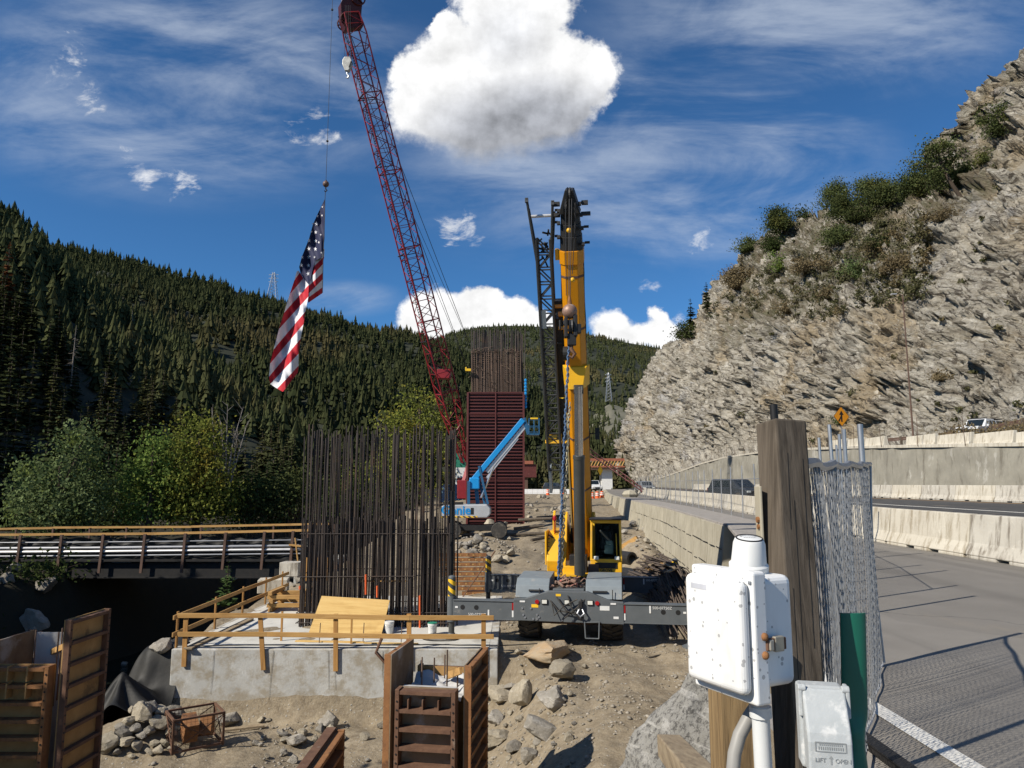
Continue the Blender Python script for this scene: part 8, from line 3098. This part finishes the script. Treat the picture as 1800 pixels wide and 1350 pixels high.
# ---- shrubs and trees on the cliff
cl_things = [
    ('bush', 1490, 350, 40, 34, 'juniper', 'rounded dark juniper at the left end of the cliff-top grove'),
    ('bush', 1515, 370, 46, 40, 'juniper', 'large dark juniper in front of the cliff-top grove'),
    ('bush', 1545, 335, 40, 30, 'juniper', 'broad olive bush in the middle of the cliff-top grove'),
    ('bush', 1580, 345, 36, 28, 'juniper', 'olive bush right of the middle of the cliff-top grove'),
    ('bush', 1620, 330, 46, 40, 'juniper', 'tall dark bush left of the leaning pine'),
    ('bush', 1650, 325, 36, 34, 'juniper', 'dark bush right under the leaning pine'),
    ('bush', 1690, 318, 30, 28, 'juniper', 'dark bush between the leaning pine and the crag'),
    ('bush', 1380, 395, 34, 34, 'juniper', 'dark juniper at the shoulder of the cliff below the grove'),
    ('bush', 1316, 432, 16, 20, 'juniper', 'small dark bush on the lower cliff edge'),
    ('bush', 1370, 430, 28, 22, 'leaf_d', 'dark bush on the ledge below the shoulder'),
    ('bush', 1375, 462, 32, 22, 'leaf_g', 'bright green shrub on the cliff ledge'),
    ('bush', 1480, 420, 28, 22, 'juniper', 'olive bush on the ledge under the grove'),
    ('bush', 1505, 480, 28, 24, 'leaf_s', 'grey-green rounded bush on the ledge middle'),
    ('bush', 1550, 430, 26, 18, 'juniper', 'low bush on the ledge toward the crag'),
    ('bush', 1300, 490, 26, 30, 'scrub', 'brown scrub on the left part of the cliff'),
    ('bush', 1430, 470, 26, 14, 'scrub', 'dry brown scrub patch on the ledge'),
    ('bush', 1460, 520, 24, 14, 'scrub', 'dry brown scrub at the lower ledge'),
    ('bush', 1575, 470, 22, 20, 'scrub', 'dry scrub on the ledge near the crag'),
    ('bush', 1762, 225, 34, 34, 'juniper', 'dark juniper clinging to the upper crag'),
    ('bush', 1735, 205, 16, 22, 'juniper', 'small dark juniper on the skyline of the upper crag'),
    ('bush', 1730, 280, 16, 16, 'juniper', 'small dark bush in the notch below the upper crag'),
    ('bush', 1655, 662, 12, 13, 'scrub', 'round rust-brown tuft on the lower cliff face'),
    ('bush', 1200, 585, 14, 20, 'juniper', 'dark bush on the skyline at the left end of the cliff'),
    ('bush', 1478, 742, 10, 9, 'juniper', 'small green bush behind the orange diamond sign'),
    ('bush', 1390, 545, 14, 9, 'scrub', 'dry tuft above the bare lower face'),
    ('bush', 1660, 380, 18, 14, 'scrub', 'dry shrub at the foot of the upper crag'),
]
LASTY = 150
for i, (nm, px, py, rx, ry, m_, lab) in enumerate(cl_things):
    hit = None
    for dy in range(0, 60, 6):
        hit = on_cliff(px, py + dy + ry * .5)
        if hit:
            break
    if not hit:
        continue
    dpt = (hit - CAM).dot(FV)
    c_ = at(px, py, hit.y)
    R_, Rz_ = rx / F * dpt, ry / F * dpt
    r_ = random.Random(i)
    base = Vector((hit.x, hit.y, hit.z - .2))
    off = c_ - base
    bl = [(off.x + r_.uniform(-.75, .75) * R_, r_.uniform(-.4, .4) * R_, off.z + r_.uniform(-.6, .6) * Rz_, R_ * r_.uniform(.2, .55), Rz_ * r_.uniform(.25, .6)) for k in range(8)]
    n = int(700 + 6 * rx * ry)
    leafy('bush', base, bl, min(n, 8000), .0018 * dpt + .06, M[m_], lab, 'bush', 'shrubs on the cliff', seed=300 + i, trunk_h=max(.6, abs(off.z)), up=.6)
# low brush on the ledges: one mass
bc, ba_, bb_ = [], [], []
r4 = np.random.default_rng(44)
for k in range(960):
    if k < 700:
        px, py = r4.uniform(1240, 1640), r4.uniform(370, 560)
        if py < 560 - (px - 1240) * .62 - 20 or py > 600 - (px - 1240) * .2:
            continue
    else:
        px, py = r4.uniform(1120, 1800), r4.uniform(120, 780)
        if r4.random() < .7:
            continue
    hit = on_cliff(px, py)
    if not hit:
        continue
    s_ = r4.uniform(.4, 1.5) * (1 if k < 700 else .6)
    n = int(40 * s_) + 14
    bc.append(np.array(hit) + r4.normal(size=(n, 3)) * np.array([.5, .5, .32]) * s_ + np.array([-.15, -.1, .15 * s_]))
    q = r4.normal(size=(n, 3))
    q /= np.linalg.norm(q, axis=1, keepdims=True)
    ba_.append(q * .22)
    w_ = np.cross(q, r4.normal(size=(n, 3)))
    bb_.append(w_ / (np.linalg.norm(w_, axis=1, keepdims=True) + 1e-6) * .26)
M['brush'] = leaf_mat('ledge_brush', (.055, .062, .028), (.105, .095, .048), (.14, .105, .055), .15, 0, .12)
tag(link('brush', quads_to_mesh('brush', np.concatenate(bc), np.concatenate(ba_), np.concatenate(bb_)), M['brush']), kind='stuff')
# skyline pines
for i, (px, py0, py1, lab, ci) in enumerate(((1215, 582, 520, 'thin pine on the cliff skyline, lower of the two at the left end', 2), (1243, 552, 492, 'thin pine on the cliff skyline, upper of the two at the left end', 5),
                                            (1306, 500, 440, 'small pine partway up the cliff skyline', 1))):
    hit = None
    for dx in range(0, 50, 4):
        hit = on_cliff(px + dx, py0)
        if hit:
            break
    if hit:
        h = (py0 - py1) / F * (hit - CAM).dot(FV)
        conifer((hit.x - dx / F * hit.y * .5, hit.y, hit.z - .4), h, ci, lab, 'pines on the cliff skyline')
# leaning ponderosa pine
hit = on_cliff(1690, 345) or at(1690, 345, 140)
dpt = (hit - CAM).dot(FV)
k_ = dpt / F
bl = [((x_ - 1690) * k_, (j % 3 - 1) * 1.0, (345 - y_) * k_, r_ * k_, r2_ * k_) for j, (x_, y_, r_, r2_) in enumerate(((1645, 262, 26, 7), (1672, 278, 20, 6), (1630, 284, 20, 5), (1686, 292, 12, 5), (1650, 300, 14, 4), (1657, 250, 13, 5)))]
lp_ = leafy('ponderosa_pine', hit, bl, 3000, .32, M['juniper'], 'leaning pine with a flat spreading crown on the cliff top', 'tree', None, 77, trunk_h=.1)
for c_ in list(lp_.children):
    if c_.name.startswith('trunk'):
        bpy.data.objects.remove(c_)
tm_ = MB().path([(0, 0, -.4), (-18 * k_, 0, 28 * k_), (-30 * k_, 0, 58 * k_), (-42 * k_, 0, 84 * k_)], [.34, .28, .2, .06], 7)
for b_ in bl:
    tm_.path([(-24 * k_, 0, 45 * k_), ((-24 * k_ + b_[0]) / 2, b_[1] * .5, (45 * k_ + b_[2]) / 2 + .3), b_[:3]], [.14, .08, .03], 5)
obj('trunk', tm_, M['bark'], lp_)
# dry tufts by the guard rail and on the dirt ramp
for i, (px, py, Y, w) in enumerate(((1690, 757, 57, 14), (1720, 758, 56, 16), (1760, 757, 54, 16), (1790, 752, 52, 16), (1660, 765, 60, 12), (1745, 760, 55, 14))):
    p = at(px, py, Y)
    d_ = (p - CAM).dot(FV) / F
    leafy('dry_bush', p - Vector((0, 0, w * d_ * .7)), [(0, 0, w * d_ * .5, w * d_, w * d_ * .6)], 420, .16, M['scrub'], 'dry brown weed clump beside the guard rail below the white pickup', 'bush', 'weeds along the guard rail', seed=600 + i, trunk_h=.2, up=1.0)
